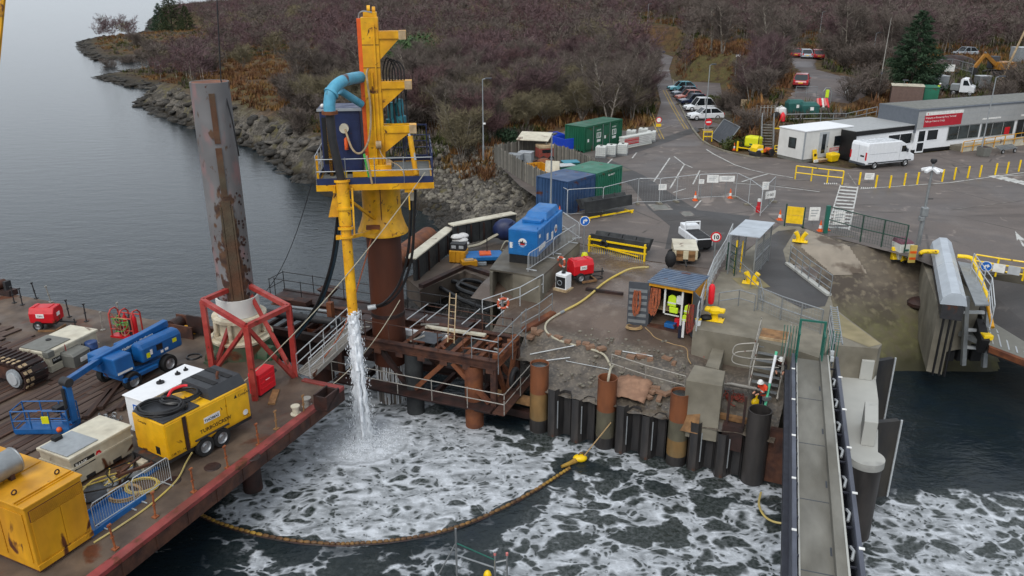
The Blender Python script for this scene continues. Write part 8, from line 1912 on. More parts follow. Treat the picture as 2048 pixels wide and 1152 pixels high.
o,a,L=frame((1512,316),(1548,312),QZ);t=tg('road_roller','small orange yellow ride on roller parked by the cabin','roller',o,a);pt('body',MB().side([(.0,.4),(.0,.9),(.3,1.2),(.9,1.15),(1.0,.4)],.1,.95,'y'),'orange_post' if False else 'yellow_bright',t,bv=.05);pt('hood',MB().bx(1.0,L-.1,.2,.85,.4,.75),'orange_paint',t,bv=.05)
for x in(.3,L-.25):pt('drum',MB().cyl((x,.05,.36),(x,1.0,.36),.36,n=20),'dark_metal',t,True)
pt('roll_bar',MB().tube([(.95,.15,.9),(.95,.15,1.9),(.95,.9,1.9),(.95,.9,.9)],.04,6),'black_rubber',t);pt('seat',MB().bx(.98,1.3,.3,.75,.76,1.1),'black_rubber',t,bv=.04);pt('print',MB().bx(.2,.8,.08,.099,.7,.85),'sign_white',t)
rt('yellow_barrier','low yellow barrier between the roller and the cabin','barrier',[G(1548,309,QZ),G(1574,311,QZ)],.9,'yellow_bright',.6,2,.04)
rt('yellow_railing','yellow tubular railing in front of the white site cabin','railing',[G(1590,358,QZ),G(1622,362,QZ),G(1654,366,QZ),G(1684,369,QZ)],1.15,'yellow_bright',1.6,1,.05)
byl=[(1718,369),(1751,375),(1779,376),(1808,371),(1834,369),(1859,366),(1884,363),(1908,359),(1935,356),(1959,354),(1990,350),(2013,347),(2037,343)]
ords=['first','second','third','fourth','fifth','sixth','seventh','eighth','ninth','tenth','eleventh','twelfth','thirteenth']
bmsh=MB().cyl((0,0,0),(0,0,1.0),.075,n=10).mesh('shaft','yellow_bright',True);bcap=MB().lathe([(.08,1.0),(.08,1.04),(0,1.06)],10).mesh('cap','yellow_bright',True)
for i,(x,y)in enumerate(byl):
 t=tg('yellow_bollard',f'{ords[i]} yellow bollard from the striped crossing along the terminal forecourt','bollard',G(x,y,QZ),0,'yellow bollards along the terminal forecourt');put('shaft',bmsh,t);put('cap',bcap,t)
nt_(1737,366,.8,.55,'white notice between the first two forecourt bollards',up=.3)
def heras(pts,label,z=QZ):
 P=[G(x,y,z)for x,y in pts]
 for i,(a,b)in enumerate(zip(P,P[1:])):
  t=tg('site_fence_panel',label[i]if isinstance(label,list)else label,'fence',a,ang(a,b),'temporary site fence panels');L=dist2(a,b)
  pt('frame',MB().tube([(0,0,0),(0,0,1.9),(.08,0,2.0),(L-.08,0,2.0),(L,0,1.9),(L,0,0)],.024,6).cyl((0,0,.18),(L,0,.18),.018,n=5),'galv_light',t,True)
  mm=MB();n=int(L/.2)
  for k in range(n):mm.cyl(((k+.5)*L/n,0,.18),((k+.5)*L/n,0,2.0),.004,n=3,caps=False)
  q=pt('wire_mesh',mm,'galv',t);q['kind']='stuff'
  pt('foot_block',MB().box((0,0,.06),(.24,.6,.12)),'concrete',t)
heras([(1110,420),(1134,433),(1205,428),(1275,408)],['galvanised site fence panel beside the dark blue container','galvanised site fence panel in front of the container doors','galvanised site fence panel in front of the green container'])
heras([(1275,408),(1318,408),(1352,404),(1395,399),(1470,396)],['galvanised site fence panel by the square service cover','galvanised site fence panel hung with a white notice','galvanised site fence panel left of the pair of cones','galvanised site fence panel between the pair of cones'])
heras([(1470,396),(1496,410),(1520,430)],['thin site fence panel running back from the right cone','thin site fence panel by the red and white post']);heras([(1546,404),(1520,432)],'site fence panel with a white direction board near the shelter')
for x,y,w_,hgt,up,lab in((1323,408,.6,.45,1.1,'small white notice on the site fence by the service cover'),(1422,399,.9,.6,1.35,'square white notice on the site fence between the cones'),(1450,398,1.2,.45,1.4,'long white notice on the site fence between the cones'),(1400,400,.4,.35,1.3,'small grey notice on the site fence left of the cones'),(1527,410,.5,.6,1.2,'small white notice on the fence corner near the shelter')):nt_(x,y,w_,hgt,lab,up=up)
t=tg('direction_board','white direction board with an arrow on the fence corner by the shelter','sign',G(1538,416,QZ),.5);pt('panel',MB().bx(-.5,.5,-.015,.015,.75,1.3),'sign_white',t);pt('post',MB().bx(-.03,.03,.016,.06,0,1.3),'galv',t);text('< 001',.3,'sign_black',t,(0,-.02,.92),align='CENTER')
t=tg('beige_heater','square beige generator trailer with slatted end beside the hut','generator',G(1342,530,QZ),0)
o,a,L=frame((1346,530),(1394,532),QZ);t.location=o;t.rotation_euler.z=a
BH=VZ(o,500)-QZ;pt('body',MB().bx(0,L,0,2.2,.35,BH),'beige_gen',t,bv=.06);pt('roof',MB().bx(-.02,L+.02,-.02,2.22,BH+.001,BH+.05),'white_cream',t,bv=.02)
for x in(.15,L-.55):
 for z in(.5,BH-.65):pt('vent',MB().bx(x,x+.4,-.015,-.001,z,z+.42),'timber',t)
pt('chassis',MB().bx(.1,L-.1,.1,2.1,.2,.349),'dark_metal',t);wheel(t,(.0,1.3,.3),.3,.18);wheel(t,(L,1.3,.3),.3,.18);pt('drawbar',MB().bar((L*.5,0,.3),(L*.5,-.9,.25),.08),'dark_metal',t)
t=tg('dark_bag','dark bag on a stand left of the beige generator','bag',G(1340,536,QZ),0);pt('sack',MB().ball((0,0,.55),.34,10,7,(1,.8,1.5)),'black_rubber',t,True);pt('stand',MB().cyl((-.1,0,0),(-.1,0,.5),.03,n=6),'dark_metal',t)
o,a,L=frame((1390,508),(1424,506),QZ);t=tg('flatbed_trailer','white pickup back with an open dark tailgate behind the beige generator','pickup',o,a);pt('body',MB().bx(0,L,0,3.0,.45,.95),'white_van',t,bv=.06);pt('tray',MB().bx(.12,L-.12,.05,2.0,.951,.99),'black_rubber',t);pt('hoop_frame',MB().tube([(.08,2.0,.99),(.08,2.0,1.5),(L-.08,2.0,1.5),(L-.08,2.0,.99)],.05,6),'white_van',t);pt('front_board',MB().bx(.05,L-.05,2.1,2.9,.951,1.25),'white_van',t,bv=.05);pt('tailgate',MB().bx(.08,L-.08,-.03,-.001,.4,.9),'black_rubber',t);wheel(t,(.05,.8,.36),.36,.2);wheel(t,(L-.05,.8,.36),.36,.2)
t=tg('safety_helmet','lime yellow bag and orange cone on the hut corner','bag',G(1388,545,QZ)+Vector((0,0,2.0)),0)if False else None
def car_mesh(t,L,W_,H_,m,hatch=True,suv=False):
 bt=.75 if not suv else .85;xs=[0,.06*L,.30*L,.42*L,.80*L,.97*L,L]
 low=[(0,.28),(0,.62),(.05*L,bt-.06),(.29*L,bt+.06),(L*.97,bt+.10),(L,.62),(L,.28)]
 pt('body',MB().side([(x,z)for x,z in low],-W_/2,W_/2,'y'),m,t,bv=.10)
 b=.10;cab=[(.27*L,bt+.03),(.43*L,H_),(.78*L,H_-.02),(.97*L if hatch else .92*L,bt+.06)]
 mb=MB();w0,w1=W_/2-.06,W_/2-.2
 mb.hexa([(cab[0][0],-w0,cab[0][1]),(cab[3][0],-w0,cab[3][1]),(cab[3][0],w0,cab[3][1]),(cab[0][0],w0,cab[0][1])],[(cab[1][0],-w1,H_),(cab[2][0],-w1,H_-.02),(cab[2][0],w1,H_-.02),(cab[1][0],w1,H_)])
 pt('glasshouse',mb,'glass_dark',t,bv=.03)
 pt('roof',MB().hexa([(cab[1][0]-.03,-w1-.012,H_-.03),(cab[2][0]+.04,-w1-.012,H_-.05),(cab[2][0]+.04,w1+.012,H_-.05),(cab[1][0]-.03,w1+.012,H_-.03)],[(cab[1][0],-w1,H_+.03),(cab[2][0],-w1,H_+.01),(cab[2][0],w1,H_+.01),(cab[1][0],w1,H_+.03)]),m,t,bv=.02)
 for s_ in(-1,1):
  for f in(0,.47,1):
   xa=cab[0][0]+(cab[3][0]-cab[0][0])*f;xb=cab[1][0]+(cab[2][0]-cab[1][0])*f
   pt('pillar',MB().bar((xa,s_*(w0+.006),bt+.04),(xb,s_*(w1+.006),H_-.01),.07,.05),m,t)
  pt('headlight',MB().box((.03,s_*W_*.36,.64),(.1,.32,.14)),'glass_win',t,bv=.02);pt('tail_light',MB().box((L-.02,s_*W_*.4,.75),(.08,.2,.3)),'sign_red',t,bv=.02)
  pt('mirror',MB().box((.33*L,s_*(W_/2+.08),bt+.15),(.1,.16,.12)),m,t,bv=.02)
  for f in(.18,.80):wheel(t,(L*f,s_*(W_/2-.1),.33),.33,.22)
 pt('number_plate',MB().box((L+.002,0,.55),(.02,.5,.11)),'sign_yellow',t);pt('bumper',MB().bx(-.04,.0,-W_*.4,W_*.4,.3,.45),'grey_dark',t)
def car(px,py,rz,m,label,z=QZ,L=4.2,H_=1.48,suv=False,group=None):
 t=tg('parked_car',label,'car',G(px,py,z),rz,group);car_mesh(t,L,1.78,H_,m,True,suv);return t
mat('car_teal',S(92,158,172),.25,dirt=.05,coat=.3);mat('car_grey',S(90,98,110),.25,dirt=.05,coat=.3);mat('car_red',S(150,40,44),.25,dirt=.05,coat=.3);mat('car_copper',S(170,104,92),.3,dirt=.05);mat('car_navy',S(28,40,70),.25,dirt=.05,coat=.3);mat('car_silver',S(170,178,186),.25,dirt=.05,coat=.3)
cg='cars parked in the roadside bay';ca=R(8)
car(1376,240,ca,'white_van','white estate car, nearest of the row of cars in the roadside bay',L=4.4,group=cg,suv=True);car(1368,222,ca,'white_van','white van like car with a lime side panel, second in the roadside row',L=4.3,H_=1.75,group=cg)
car(1358,209,ca,'car_navy','dark navy car, third in the roadside row',group=cg);car(1351,201,ca,'car_copper','copper red car, fourth in the roadside row',group=cg);car(1344,193,ca,'car_grey','grey car, second from the far end of the roadside row',group=cg);car(1336,182,ca,'car_teal','pale teal car at the far end of the roadside row',L=4.4,group=cg)
car(1330,108,R(172),'car_navy','dark car with its pale boot lid open beside the wooded road',L=4.4)
t=bpy.data.objects['parked_car.006'];pt('open_boot',MB().bar((3.5,-.05,1.5),(4.4,-.05,2.0),1.5,.06),'car_silver',t)
car(1604,168,R(-112),'car_red','red hatchback driving on the upper road',Gt(1604,168).z+.1);
car(1584,112,R(-100),'car_red','red parked car, left of the three on the upper car park',Gt(1584,112).z+.1,group='cars on the upper car park');car(1606,114,R(-100),'car_silver','silver parked car, middle of the three on the upper car park',Gt(1606,114).z+.1,group='cars on the upper car park');car(1629,115,R(-100),'car_red','dark red parked car, right of the three on the upper car park',Gt(1629,115).z+.1,group='cars on the upper car park')
def van(A,B,z,label,cat,panel=True,H_=2.45,W_=2.0):
 o,a,L=frame(A,B,z);t=tg('panel_van',label,cat,o,a)
 pr=[(0,.45),(0,2.15),(.12,H_),(L*.68,H_),(L*.80,H_-.35),(L*.86,1.42),(L*.985,1.08),(L,.8),(L,.45)]
 pt('body',MB().side(pr,.0,W_,'y'),'white_van',t,bv=.1)
 pt('windscreen',MB().hexa([(L*.805,.12,H_-.42),(L*.868,.12,1.45),(L*.868,W_-.12,1.45),(L*.805,W_-.12,H_-.42)],[(L*.812,.12,H_-.4),(L*.875,.12,1.47),(L*.875,W_-.12,1.47),(L*.812,W_-.12,H_-.4)]),'glass_dark',t)
 pt('side_window',MB().side([(L*.70,1.42),(L*.70,1.98),(L*.775,1.98),(L*.84,1.42)],-.012,-.001,'y'),'glass_dark',t)
 pt('side_trim',MB().bx(.3,L*.93,-.014,-.001,.55,.66),'grey_dark',t);pt('door_line',MB().bx(L*.67,L*.675,-.006,-.001,.7,2.1),'grey_tank',t);pt('slide_rail',MB().bx(.3,L*.62,-.008,-.001,1.4,1.43),'grey_tank',t)
 pt('tail_light',MB().bx(-.012,.02,-.004,.16,.9,1.6),'sign_red',t);pt('tail_light',MB().bx(-.012,.02,W_-.16,W_+.004,.9,1.6),'sign_red',t)
 pt('rear_bumper',MB().bx(-.08,.0,.02,W_-.02,.4,.62),'grey_dark',t,bv=.03);pt('number_plate',MB().bx(-.012,-.001,.3,.75,1.15,1.3),'sign_black',t);pt('rear_seam',MB().bx(-.01,-.001,W_/2-.01,W_/2+.01,.65,2.2),'grey_tank',t)
 pt('mirror',MB().box((L*.80,-.14,1.55),(.1,.2,.3)),'grey_dark',t,bv=.03)
 for x in(L*.19,L*.82):
  for y in(.1,W_-.1):wheel(t,(x,y,.36),.36,.24)
 pt('headlight',MB().box((L-.05,.22,.95),(.12,.3,.25)),'glass_win',t,bv=.03);pt('headlight',MB().box((L-.05,W_-.22,.95),(.12,.3,.25)),'glass_win',t,bv=.03)
 return t
van((1729,341),(1826,331),QZ,'white high roof panel van parked in front of the black fronted hut','van')
o,a,L=frame((1604,326),(1697,313),QZ);cabn=tg('site_cabin','white portable site cabin with a glazed grey door and one window','cabin',o,a)
CH=VZ(o,262)-QZ;CD=3.2
pt('wall',MB().bx(0,L,0,CD,.3,CH-.12),'white_paint',cabn);pt('plinth',MB().bx(.05,L-.05,.05,CD-.05,0,.299),'grey_plastic',cabn);pt('roof',MB().bx(-.06,L+.06,-.06,CD+.06,CH-.119,CH),'white_clean',cabn,bv=.03)
pt('corner_post',MB().bx(-.03,.08,-.03,.08,.3,CH-.12),'grey_tank',cabn);pt('corner_post',MB().bx(L-.08,L+.03,-.03,.08,.3,CH-.12),'white_clean',cabn)
d_=pt('door',MB().bx(L*.30,L*.50,-.04,-.001,.32,CH-.3),'galv_light',cabn);pt('door_glass',MB().bx(L*.36,L*.44,-.05,-.041,.7,CH-.5),'glass_dark',d_);pt('handle',MB().bx(L*.48,L*.49,-.07,-.041,1.2,1.35),'black_rubber',d_)
def window(par,x0,x1,z0,z1,y=-.03,m='glass_dark',fr='sign_black',mull=0):
 f=pt('window',MB().bx(x0,x1,y,y+.029,z0,z0+.06).bx(x0,x1,y,y+.029,z1-.06,z1).bx(x0,x0+.06,y,y+.029,z0+.061,z1-.061).bx(x1-.06,x1,y,y+.029,z0+.061,z1-.061),fr,par)
 n=mull+1
 for i in range(n):xa=x0+.06+(x1-x0-.12)*i/n;xb=x0+.06+(x1-x0-.12)*(i+1)/n-(.05 if i<n-1 else 0);pt('pane',MB().bx(xa,xb,y+.008,y+.02,z0+.061,z1-.061),m,f)
 for i in range(mull):xa=x0+.06+(x1-x0-.12)*(i+1)/n-.05;pt('mullion',MB().bx(xa,xa+.05,y-.004,y+.025,z0+.061,z1-.061),fr,f)
 return f
window(cabn,L*.63,L*.80,1.25,2.2);pt('end_window',MB().bx(-.03,-.001,1.0,1.9,1.2,2.2),'sign_black',cabn);pt('end_pane',MB().bx(-.036,-.0305,1.08,1.82,1.28,2.12),'glass_win',cabn);pt('red_notice',MB().bx(L*.55,L*.75,-.012,-.001,.75,1.1),'pink_paint',cabn);pt('print_line',MB().bx(L*.57,L*.73,-.016,-.0125,.95,1.0),'sign_white',cabn);pt('print_line',MB().bx(L*.57,L*.7,-.016,-.0125,.84,.88),'sign_white',cabn)
t=tg('a_board','yellow and white folding board in front of the cabin corner','sign',G(1624,322,QZ)+Vector((0,-.3,0)),a);pt('panel',MB().hexa([(-.3,-.3,0),(.3,-.3,0),(.3,-.26,0),(-.3,-.26,0)],[(-.28,0,1.15),(.28,0,1.15),(.28,.04,1.15),(-.28,.04,1.15)]),'sign_yellow',t);pt('foot_panel',MB().bx(-.32,.32,-.4,-.31,0,.25),'sign_white',t);pt('print',MB().bar((-.15,-.16,.65),(.15,-.16,.65),.02,.25),'sign_black',t)
t=tg('grit_bin','yellow grit bin in front of the cabin','bin',G(1664,322,QZ),a);pt('body',MB().hexa([(-.45,-.3,0),(.45,-.3,0),(.45,.3,0),(-.45,.3,0)],[(-.55,-.38,.6),(.55,-.38,.6),(.55,.38,.6),(-.55,.38,.6)]),'yellow_bright',t,bv=.04);pt('lid',MB().hexa([(-.57,-.4,.601),(.57,-.4,.601),(.57,.4,.601),(-.57,.4,.601)],[(-.5,-.3,.75),(.5,-.3,.75),(.5,.35,.8),(-.5,.35,.8)]),'yellow_bright',t,bv=.03)
t=tg('step_pallet','small wooden step at the cabin door','step',G(1642,323,QZ),a);pt('tread',MB().bx(-.5,.5,-.35,.35,.2,.28),'timber_pale',t);pt('riser',MB().bx(-.45,.45,-.3,.3,0,.199),'timber',t)
o,a,L=frame((1703,322),(1822,306),QZ);bh=tg('ticket_hut','flat roofed hut with white front and deep black fascia behind the van','building',o,a);BH=VZ(o,262)-QZ;BD=5.5
pt('wall',MB().bx(0,L,0,BD,0,BH-.5),'white_clean',bh);pt('end_wall',MB().bx(-.05,-.001,0,BD,0,BH-.5),'sign_black',bh);pt('fascia',MB().bx(-.06,L+.06,-.08,BD,BH-.499,BH-.06),'sign_black',bh);pt('roof',MB().bx(-.1,L+.1,-.12,BD+.1,BH-.059,BH),'cladding',bh);pt('corner_post',MB().bx(-.08,.1,-.1,.08,0,BH-.5),'sign_black',bh)
window(bh,L*.55,L*.96,1.0,2.1,m='glass_dark',fr='white_clean',mull=1);pt('side_trim',MB().bx(L-.08,L+.04,-.09,-.001,0,BH-.5),'sign_black',bh)
TA=G(1823,307,QZ);TB=G(2200,266,QZ);ta_=ang(TA,TB);TL=dist2(TA,TB)
tm=tg('ferry_terminal','long flat roofed terminal with grey cladding, white wall and a red banner','building',TA,ta_)
TH=VZ(TA,219)-QZ;TD=4.8;zm=TH*.56
def tx(px,z):
 lo,hi=-2,TL+5
 for _ in range(40):
  m_=(lo+hi)/2;q=TA+Vector((math.cos(ta_),math.sin(ta_),0))*m_
  d=q.y*_c-(QZ+z-CAM_H)*_s
  if 1024+FPX*q.x/d<px:lo=m_
  else:hi=m_
 return lo
pt('wall',MB().bx(0,TL,0,TD,.35,zm),'white_clean',tm);pt('base_course',MB().bx(.05,TL,.04,TD,0,.349),'sign_black',tm)
pt('parapet',MB().bx(-.05,TL,-.12,TD,zm+.001,TH-.16),'cladding',tm);pt('roof_edge',MB().bx(-.09,TL,-.17,TD+.05,TH-.159,TH),'cladding_dark',tm)
pt('end_cladding',MB().bx(-.075,-.051,-.1,TD,zm-.4,TH-.16),'cladding_dark',tm);pt('roof',MB().bx(.2,TL,.15,TD-.2,TH+.001,TH+.03),'grey_plastic',tm)
for i in range(9):x=i*2.6+1.0;pt('cladding_seam',MB().bx(x,x+.02,-.126,-.121,zm+.02,TH-.17),'grey_tank',tm)
for z in(.3,.6,.85):pt('cladding_seam',MB().bx(0,TL,-.126,-.121,zm+(TH-zm)*z,zm+(TH-zm)*z+.015),'grey_tank',tm)
x0,x1=tx(1848,3.6),tx(1923,3.6);bz0,bz1=zm+.12,TH-.32
pt('banner',MB().bx(x0,x1,-.15,-.127,bz0,bz1-.32),'banner_red',tm);pt('banner_head',MB().bx(x0+.1,x1+.1,-.15,-.127,bz1-.319,bz1),'sign_white',tm)
bw=x1-x0
text('Welcome to Kennacraig Ferry Terminal',.26,'sign_white',tm,(x0+.1,-.152,bz1-.66),squeeze=bw*.92/4.9);text('Failte gu Ceann na Creige',.26,'sign_white',tm,(x0+.1,-.152,bz1-1.0),squeeze=bw*.92/4.9)
pt('banner_mark',MB().bx(x0+.3,x0+.42,-.156,-.151,bz1-.24,bz1-.1),'sign_red',tm)
pt('sign_strip',MB().bx(tx(1965,3.4),tx(2002,3.4),-.14,-.127,zm+.35,zm+.52),'sign_white',tm);pt('sign_strip',MB().bx(tx(2042,3.4),tx(2062,3.4),-.14,-.127,zm+.35,zm+.55),'sign_white',tm)
dx0,dx1=tx(1833,1.3),tx(1849,1.3)
dr=pt('door',MB().bx(dx0,dx1,-.05,-.001,.02,2.35),'white_clean',tm);pt('door_glass',MB().bx(dx0+.12,dx1-.12,-.06,-.051,1.15,2.2),'glass_dark',dr);pt('door_glass',MB().bx(dx0+.12,dx1-.12,-.06,-.051,.18,1.0),'glass_dark',dr)
window(tm,tx(1853,1.6),tx(1875,1.6),1.15,2.25,-.04,'glass_dark','white_clean');pt('notice_frame',MB().bx(tx(1824,1.8)+.05,tx(1829,1.8),-.03,-.001,1.3,2.0),'cladding',tm)
pt('shopfront_head',MB().bx(tx(1896,2.4),tx(2032,2.4),-.06,-.001,2.4,zm),'cladding',tm)
window(tm,tx(1894,1.5),tx(1957,1.5),.95,2.4,-.05,'glass_win','cladding',2);window(tm,tx(1960,1.5),tx(2026,1.5),.95,2.4,-.05,'glass_win','cladding',2);window(tm,tx(2031,1.5),tx(2060,1.5),.5,2.9,-.05,'glass_dark','cladding',1)
pt('red_display',MB().bx(tx(2008,1.4),tx(2018,1.4),-.058,-.0505,1.0,1.75),'sign_red',tm)
pt('ramp_wall',MB().bx(tx(1900,.4),TL,-1.5,-1.3,0,.85),'white_cream',tm);pt('ramp',MB().bx(tx(1900,.4),TL,-1.299,-.001,0,.5),'concrete',tm)
rt('ramp_railing','yellow ramp handrail along the terminal windows','railing',[TA+Matrix.Rotation(ta_,3,'Z')@Vector((tx(1898,.5),-1.6,0)),TA+Matrix.Rotation(ta_,3,'Z')@Vector((tx(2060,1),-1.6,.45))],1.05,'yellow_old',1.5,1,.04)
t=tg('planter','grey weathered planter in front of the terminal ramp','planter',G(1966,312,QZ),.3);pt('tub',MB().hexa([(-.4,-.4,0),(.4,-.4,0),(.4,.4,0),(-.4,.4,0)],[(-.5,-.5,.9),(.5,-.5,.9),(.5,.5,.9),(-.5,.5,.9)]),'grey_plastic',t,bv=.03);pt('soil',MB().bx(-.42,.42,-.42,.42,.901,.93),'rust_dark',t)
t=tg('scrap_trolley','pile of grey trolleys and tubes in front of the terminal ramp','trolley',G(2010,305,QZ),.4);
for i in range(4):pt('rail',MB().bar((-1.2,-.3+.2*i,.4+.08*i),(1.2,-.3+.2*i,.45+.08*i),.1),'galv',t)
wheel(t,(-.9,-.4,.22),.22,.1);wheel(t,(.8,-.4,.22),.22,.1)
def up(px,py,z=UPZ):return Gt(px,py)
zt=QZ+TH
def cbox(A,B,z,D_,H_,m,rm,name,label,cat):
 o=Gt(*A);z=o.z;_,a,L=frame(A,B,z);t=tg(name,label,cat,o,a);pt('wall',MB().bx(0,L,0,D_,0,H_-.1),m,t);pt('roof',MB().bx(-.06,L+.06,-.06,D_+.06,H_-.099,H_),rm,t,bv=.02)
 pt('door',MB().bx(L*.3,L*.6,-.03,-.001,.1,H_-.4),m,t);return t
cbox((1778,214),(1842,217),8.7,2.4,2.5,'timber','white_cream','store_cabin','brown walled cabin with a pale flat roof behind the terminal','cabin');mat('brown_wall',S(104,84,76),.7,dirt=.2)
bpy.data.objects['store_cabin'].children[0].data.materials[0]=MATS['brown_wall'];bpy.data.objects['store_cabin'].children[2].data.materials[0]=MATS['brown_wall']
cbox((1843,217),(1872,218),8.7,2.6,2.45,'green_container','green_container','store_cabin','green steel store beside the brown cabin behind the terminal','store')
for x,h_ in((1800,3.4),(1826,2.6)):lamp(x,216,216-h_*16,'slim aerial pole by the brown cabin, '+('left' if x<1810 else 'right'),z=Gt(x,216).z,arm=(.1,0),r=.03,name='aerial_pole',group='aerial poles')
t=tg('flag_pole','tall tapering aerial mast left of the brown cabin','mast',Gt(1755,200),0);pt('pole',MB().tube([(0,0,0),(0,0,3),(.1,0,9.3)],[.09,.07,.03],8),'scaffold',t,True);pt('collar',MB().cyl((0,0,3.0),(0,0,3.3),.14,n=8),'grey_dark',t)
def rbin(px,py,label,z):
 t=tg('recycling_bank',label,'recycling bin',Gt(px,py),.05,'green recycling banks');pt('body',MB().hexa([(-.9,-.6,0),(.9,-.6,0),(.9,.6,0),(-.9,.6,0)],[(-.95,-.65,1.3),(.95,-.65,1.3),(.95,.65,1.3),(-.95,.65,1.3)]),'green_bin',t,bv=.04);pt('lid',MB().hexa([(-.98,-.68,1.301),(.98,-.68,1.301),(.98,.68,1.301),(-.98,.68,1.301)],[(-.7,-.3,1.65),(.7,-.3,1.65),(.7,.5,1.65),(-.7,.5,1.65)]),'green_bin',t,bv=.03);pt('notice',MB().bx(-.1,.3,-.67,-.645,.85,1.2),'sign_white',t)
rbin(1615,235,'dark green recycling bank with a white notice on the terrace',7.6);rbin(1588,230,'dark green recycling bank half behind the one with the notice',7.7)
def bulkbag(px,py,z,label,m='white_cloth',k=1.0):
 t=tg('bulk_bag',label,'bulk bag',Gt(px,py),.3);pt('bag',MB().lathe([(0,0),(.42*k,.02),(.48*k,.4*k),(.42*k,.8*k),(.25*k,.9*k),(0,.85*k)],12),m,t,True);pt('loop',MB().ring((0,0,.9*k),.15,.03,8,4,'y'),m,t)
bulkbag(1560,236,7.5,'white bulk bag beside the scaffold rack on the terrace',k=1.3);bulkbag(1700,190,9.3,'white bulk bag standing on the upper tarmac',k=1.3)
solo('red_sack',MB().lathe([(0,0),(.3,.05),(.28,.6),(.15,.9),(0,1.0)],10),'red_bright','red sack in front of the white bulk bag on the terrace','sack',Gt(1564,243),smooth=True)
t=tg('trade_stack','red, pink and white stack of barriers and pipes right of the green banks','barrier stack',Gt(1644,226),0)
for i in range(5):pt('tube',MB().cyl((-.6+i*.28,-.3,.6+.2*(i%2)),(-.5+i*.25,.5,1.5),.14,n=8),('pink_paint','sign_red','ibc_white')[i%3],t,True)
pt('crate',MB().bx(-.6,.6,-.4,.4,0,.55),'fence_wood',t)
t=tg('pallet_stack','stack of pale pallets on the bank behind the scaffold rack','pallets',Gt(1494,212),.2)
for i in range(4):pt('pallet',MB().bx(-.6,.6,-.5,.5,i*.2,i*.2+.14),'timber_pale',t)
t=tg('stone_block','pale grey stone block beside the pallets on the bank','stone block',Gt(1473,214),.3);pt('block',MB().bx(-.5,.5,-.4,.4,0,.8),'concrete',t,bv=.05);pt('cap',MB().bx(-.4,.4,-.3,.3,.801,.9),'concrete_pale',t)
t=tg('scaffold_rack','rack of grey scaffold frames standing on the terrace by the steps','scaffold',Gt(1535,240),.15)
for i in range(6):pt('frame',MB().tube([(-1.1+i*.4,-.5,0),(-1.1+i*.4,-.5,1.5),(-1.1+i*.4,.5,1.5),(-1.1+i*.4,.5,0)],.03,5),'scaffold',t)
for z in(.5,1.4):pt('rail',MB().cyl((-1.2,-.52,z),(1.1,-.52,z),.03,n=5),'scaffold',t)
pt('black_sheet',MB().ball((.6,-.6,.5),.5,10,6,(1,.6,.9)),'black_rubber',t,True)
o,a,L=frame((1521,303),(1545,304),QZ);t=tg('timber_steps','timber steps with handrails climbing the bank beside the cabin','steps',o,a)
for i in range(10):pt('tread',MB().bx(.05,L-.05,i*.30,i*.30+.28,.12+i*.235,.2+i*.235),'fence_wood',t)
for x in(0,L):pt('stringer',MB().bar((x,-.05,.05),(x,3.0,2.4),.07,.25),'fence_wood',t);pt('handrail',MB().cyl((x,-.05,1.1),(x,3.0,3.4),.04,n=6),'galv',t);pt('post',MB().bx(x-.05,x+.05,-.1,0,0,1.15),'galv',t);pt('post',MB().bx(x-.05,x+.05,2.9,3.0,2.3,3.45),'galv',t)
solo('yellow_rail',MB().bx(-.9,.9,-.05,.05,0,.12),'yellow_bright','yellow bar at the head of the timber steps','rail',Gt(1566,258))
rt('terrace_fence','grey post and rail fence along the terrace edge above the cabin','fence',[Gt(1560,248),Gt(1640,246),Gt(1690,246),Gt(1752,232)],1.0,'galv',1.8,1,.04)
rt('mesh_fence','temporary mesh fence beside the upper road','fence',[Gt(1590,196),Gt(1632,196)],1.3,'galv',1.4,1,.03,True)
zc=8.9
o,a,L=frame((1898,190),(1946,193),Gt(1898,190).z);dv=tg('tipper_pickup','white cab pickup with open tray at the building site','pickup',o,a);pt('cab',MB().side([(L*.38,.4),(L*.38,1.95),(L*.5,2.1),(L*.68,2.05),(L*.82,1.3),(L,1.1),(L,.4)],0,1.9,'y'),'white_van',dv,bv=.06);pt('side_window',MB().side([(L*.5,1.25),(L*.5,1.85),(L*.66,1.85),(L*.78,1.25)],-.012,-.001,'y'),'glass_dark',dv);pt('windscreen',MB().hexa([(L*.70,.1,1.98),(L*.83,.1,1.32),(L*.83,1.8,1.32),(L*.70,1.8,1.98)],[(L*.705,.1,2.0),(L*.838,.1,1.34),(L*.838,1.8,1.34),(L*.705,1.8,2.0)]),'glass_dark',dv);pt('tray',MB().bx(0,L*.36,0,1.9,.6,1.3),'galv',dv)
for x in(L*.16,L*.84):wheel(dv,(x,.1,.34),.34,.2);wheel(dv,(x,1.8,.34),.34,.2)
person('person','distant worker in lime yellow jacket standing by the white pickup',Gt(1873,196),R(30),stand_pose(.08,'down',.1),'hivis','dark_cloth',scale=1.0)
rot_box(1864,178,3.2,1.6,1.6,'galv','grey_skip','grey covered skip behind the distant worker','skip',.15,Gt(1864,178).z,'galv_light');rot_box(1962,176,1.6,1.2,1.5,'galv','grey_skip','small grey bin right of the white pickup','skip',.1,Gt(1962,176).z,'galv_light')
rt('mesh_fence','galvanised mesh fence with a white notice around the spoil heap','fence',[Gt(1856,150),Gt(1900,148),Gt(1942,160)],2.0,'galv',3.0,1,.04,True);nt_(1897,152,1.3,.9,'white notice on the mesh fence by the spoil heap',z=Gt(1897,152).z,up=.6)
solo('spoil_heap',MB().ball((0,0,0),2.6,16,8,(1.4,.9,.6)),'rust_dark','dark spoil heap behind the mesh fence','spoil heap',Gt(1905,130),smooth=True)
t=tg('grey_boulder_car','dark car roof behind the spoil heap','car',Gt(1908,112),.2);car_mesh(t,4.2,1.8,1.5,'car_silver')
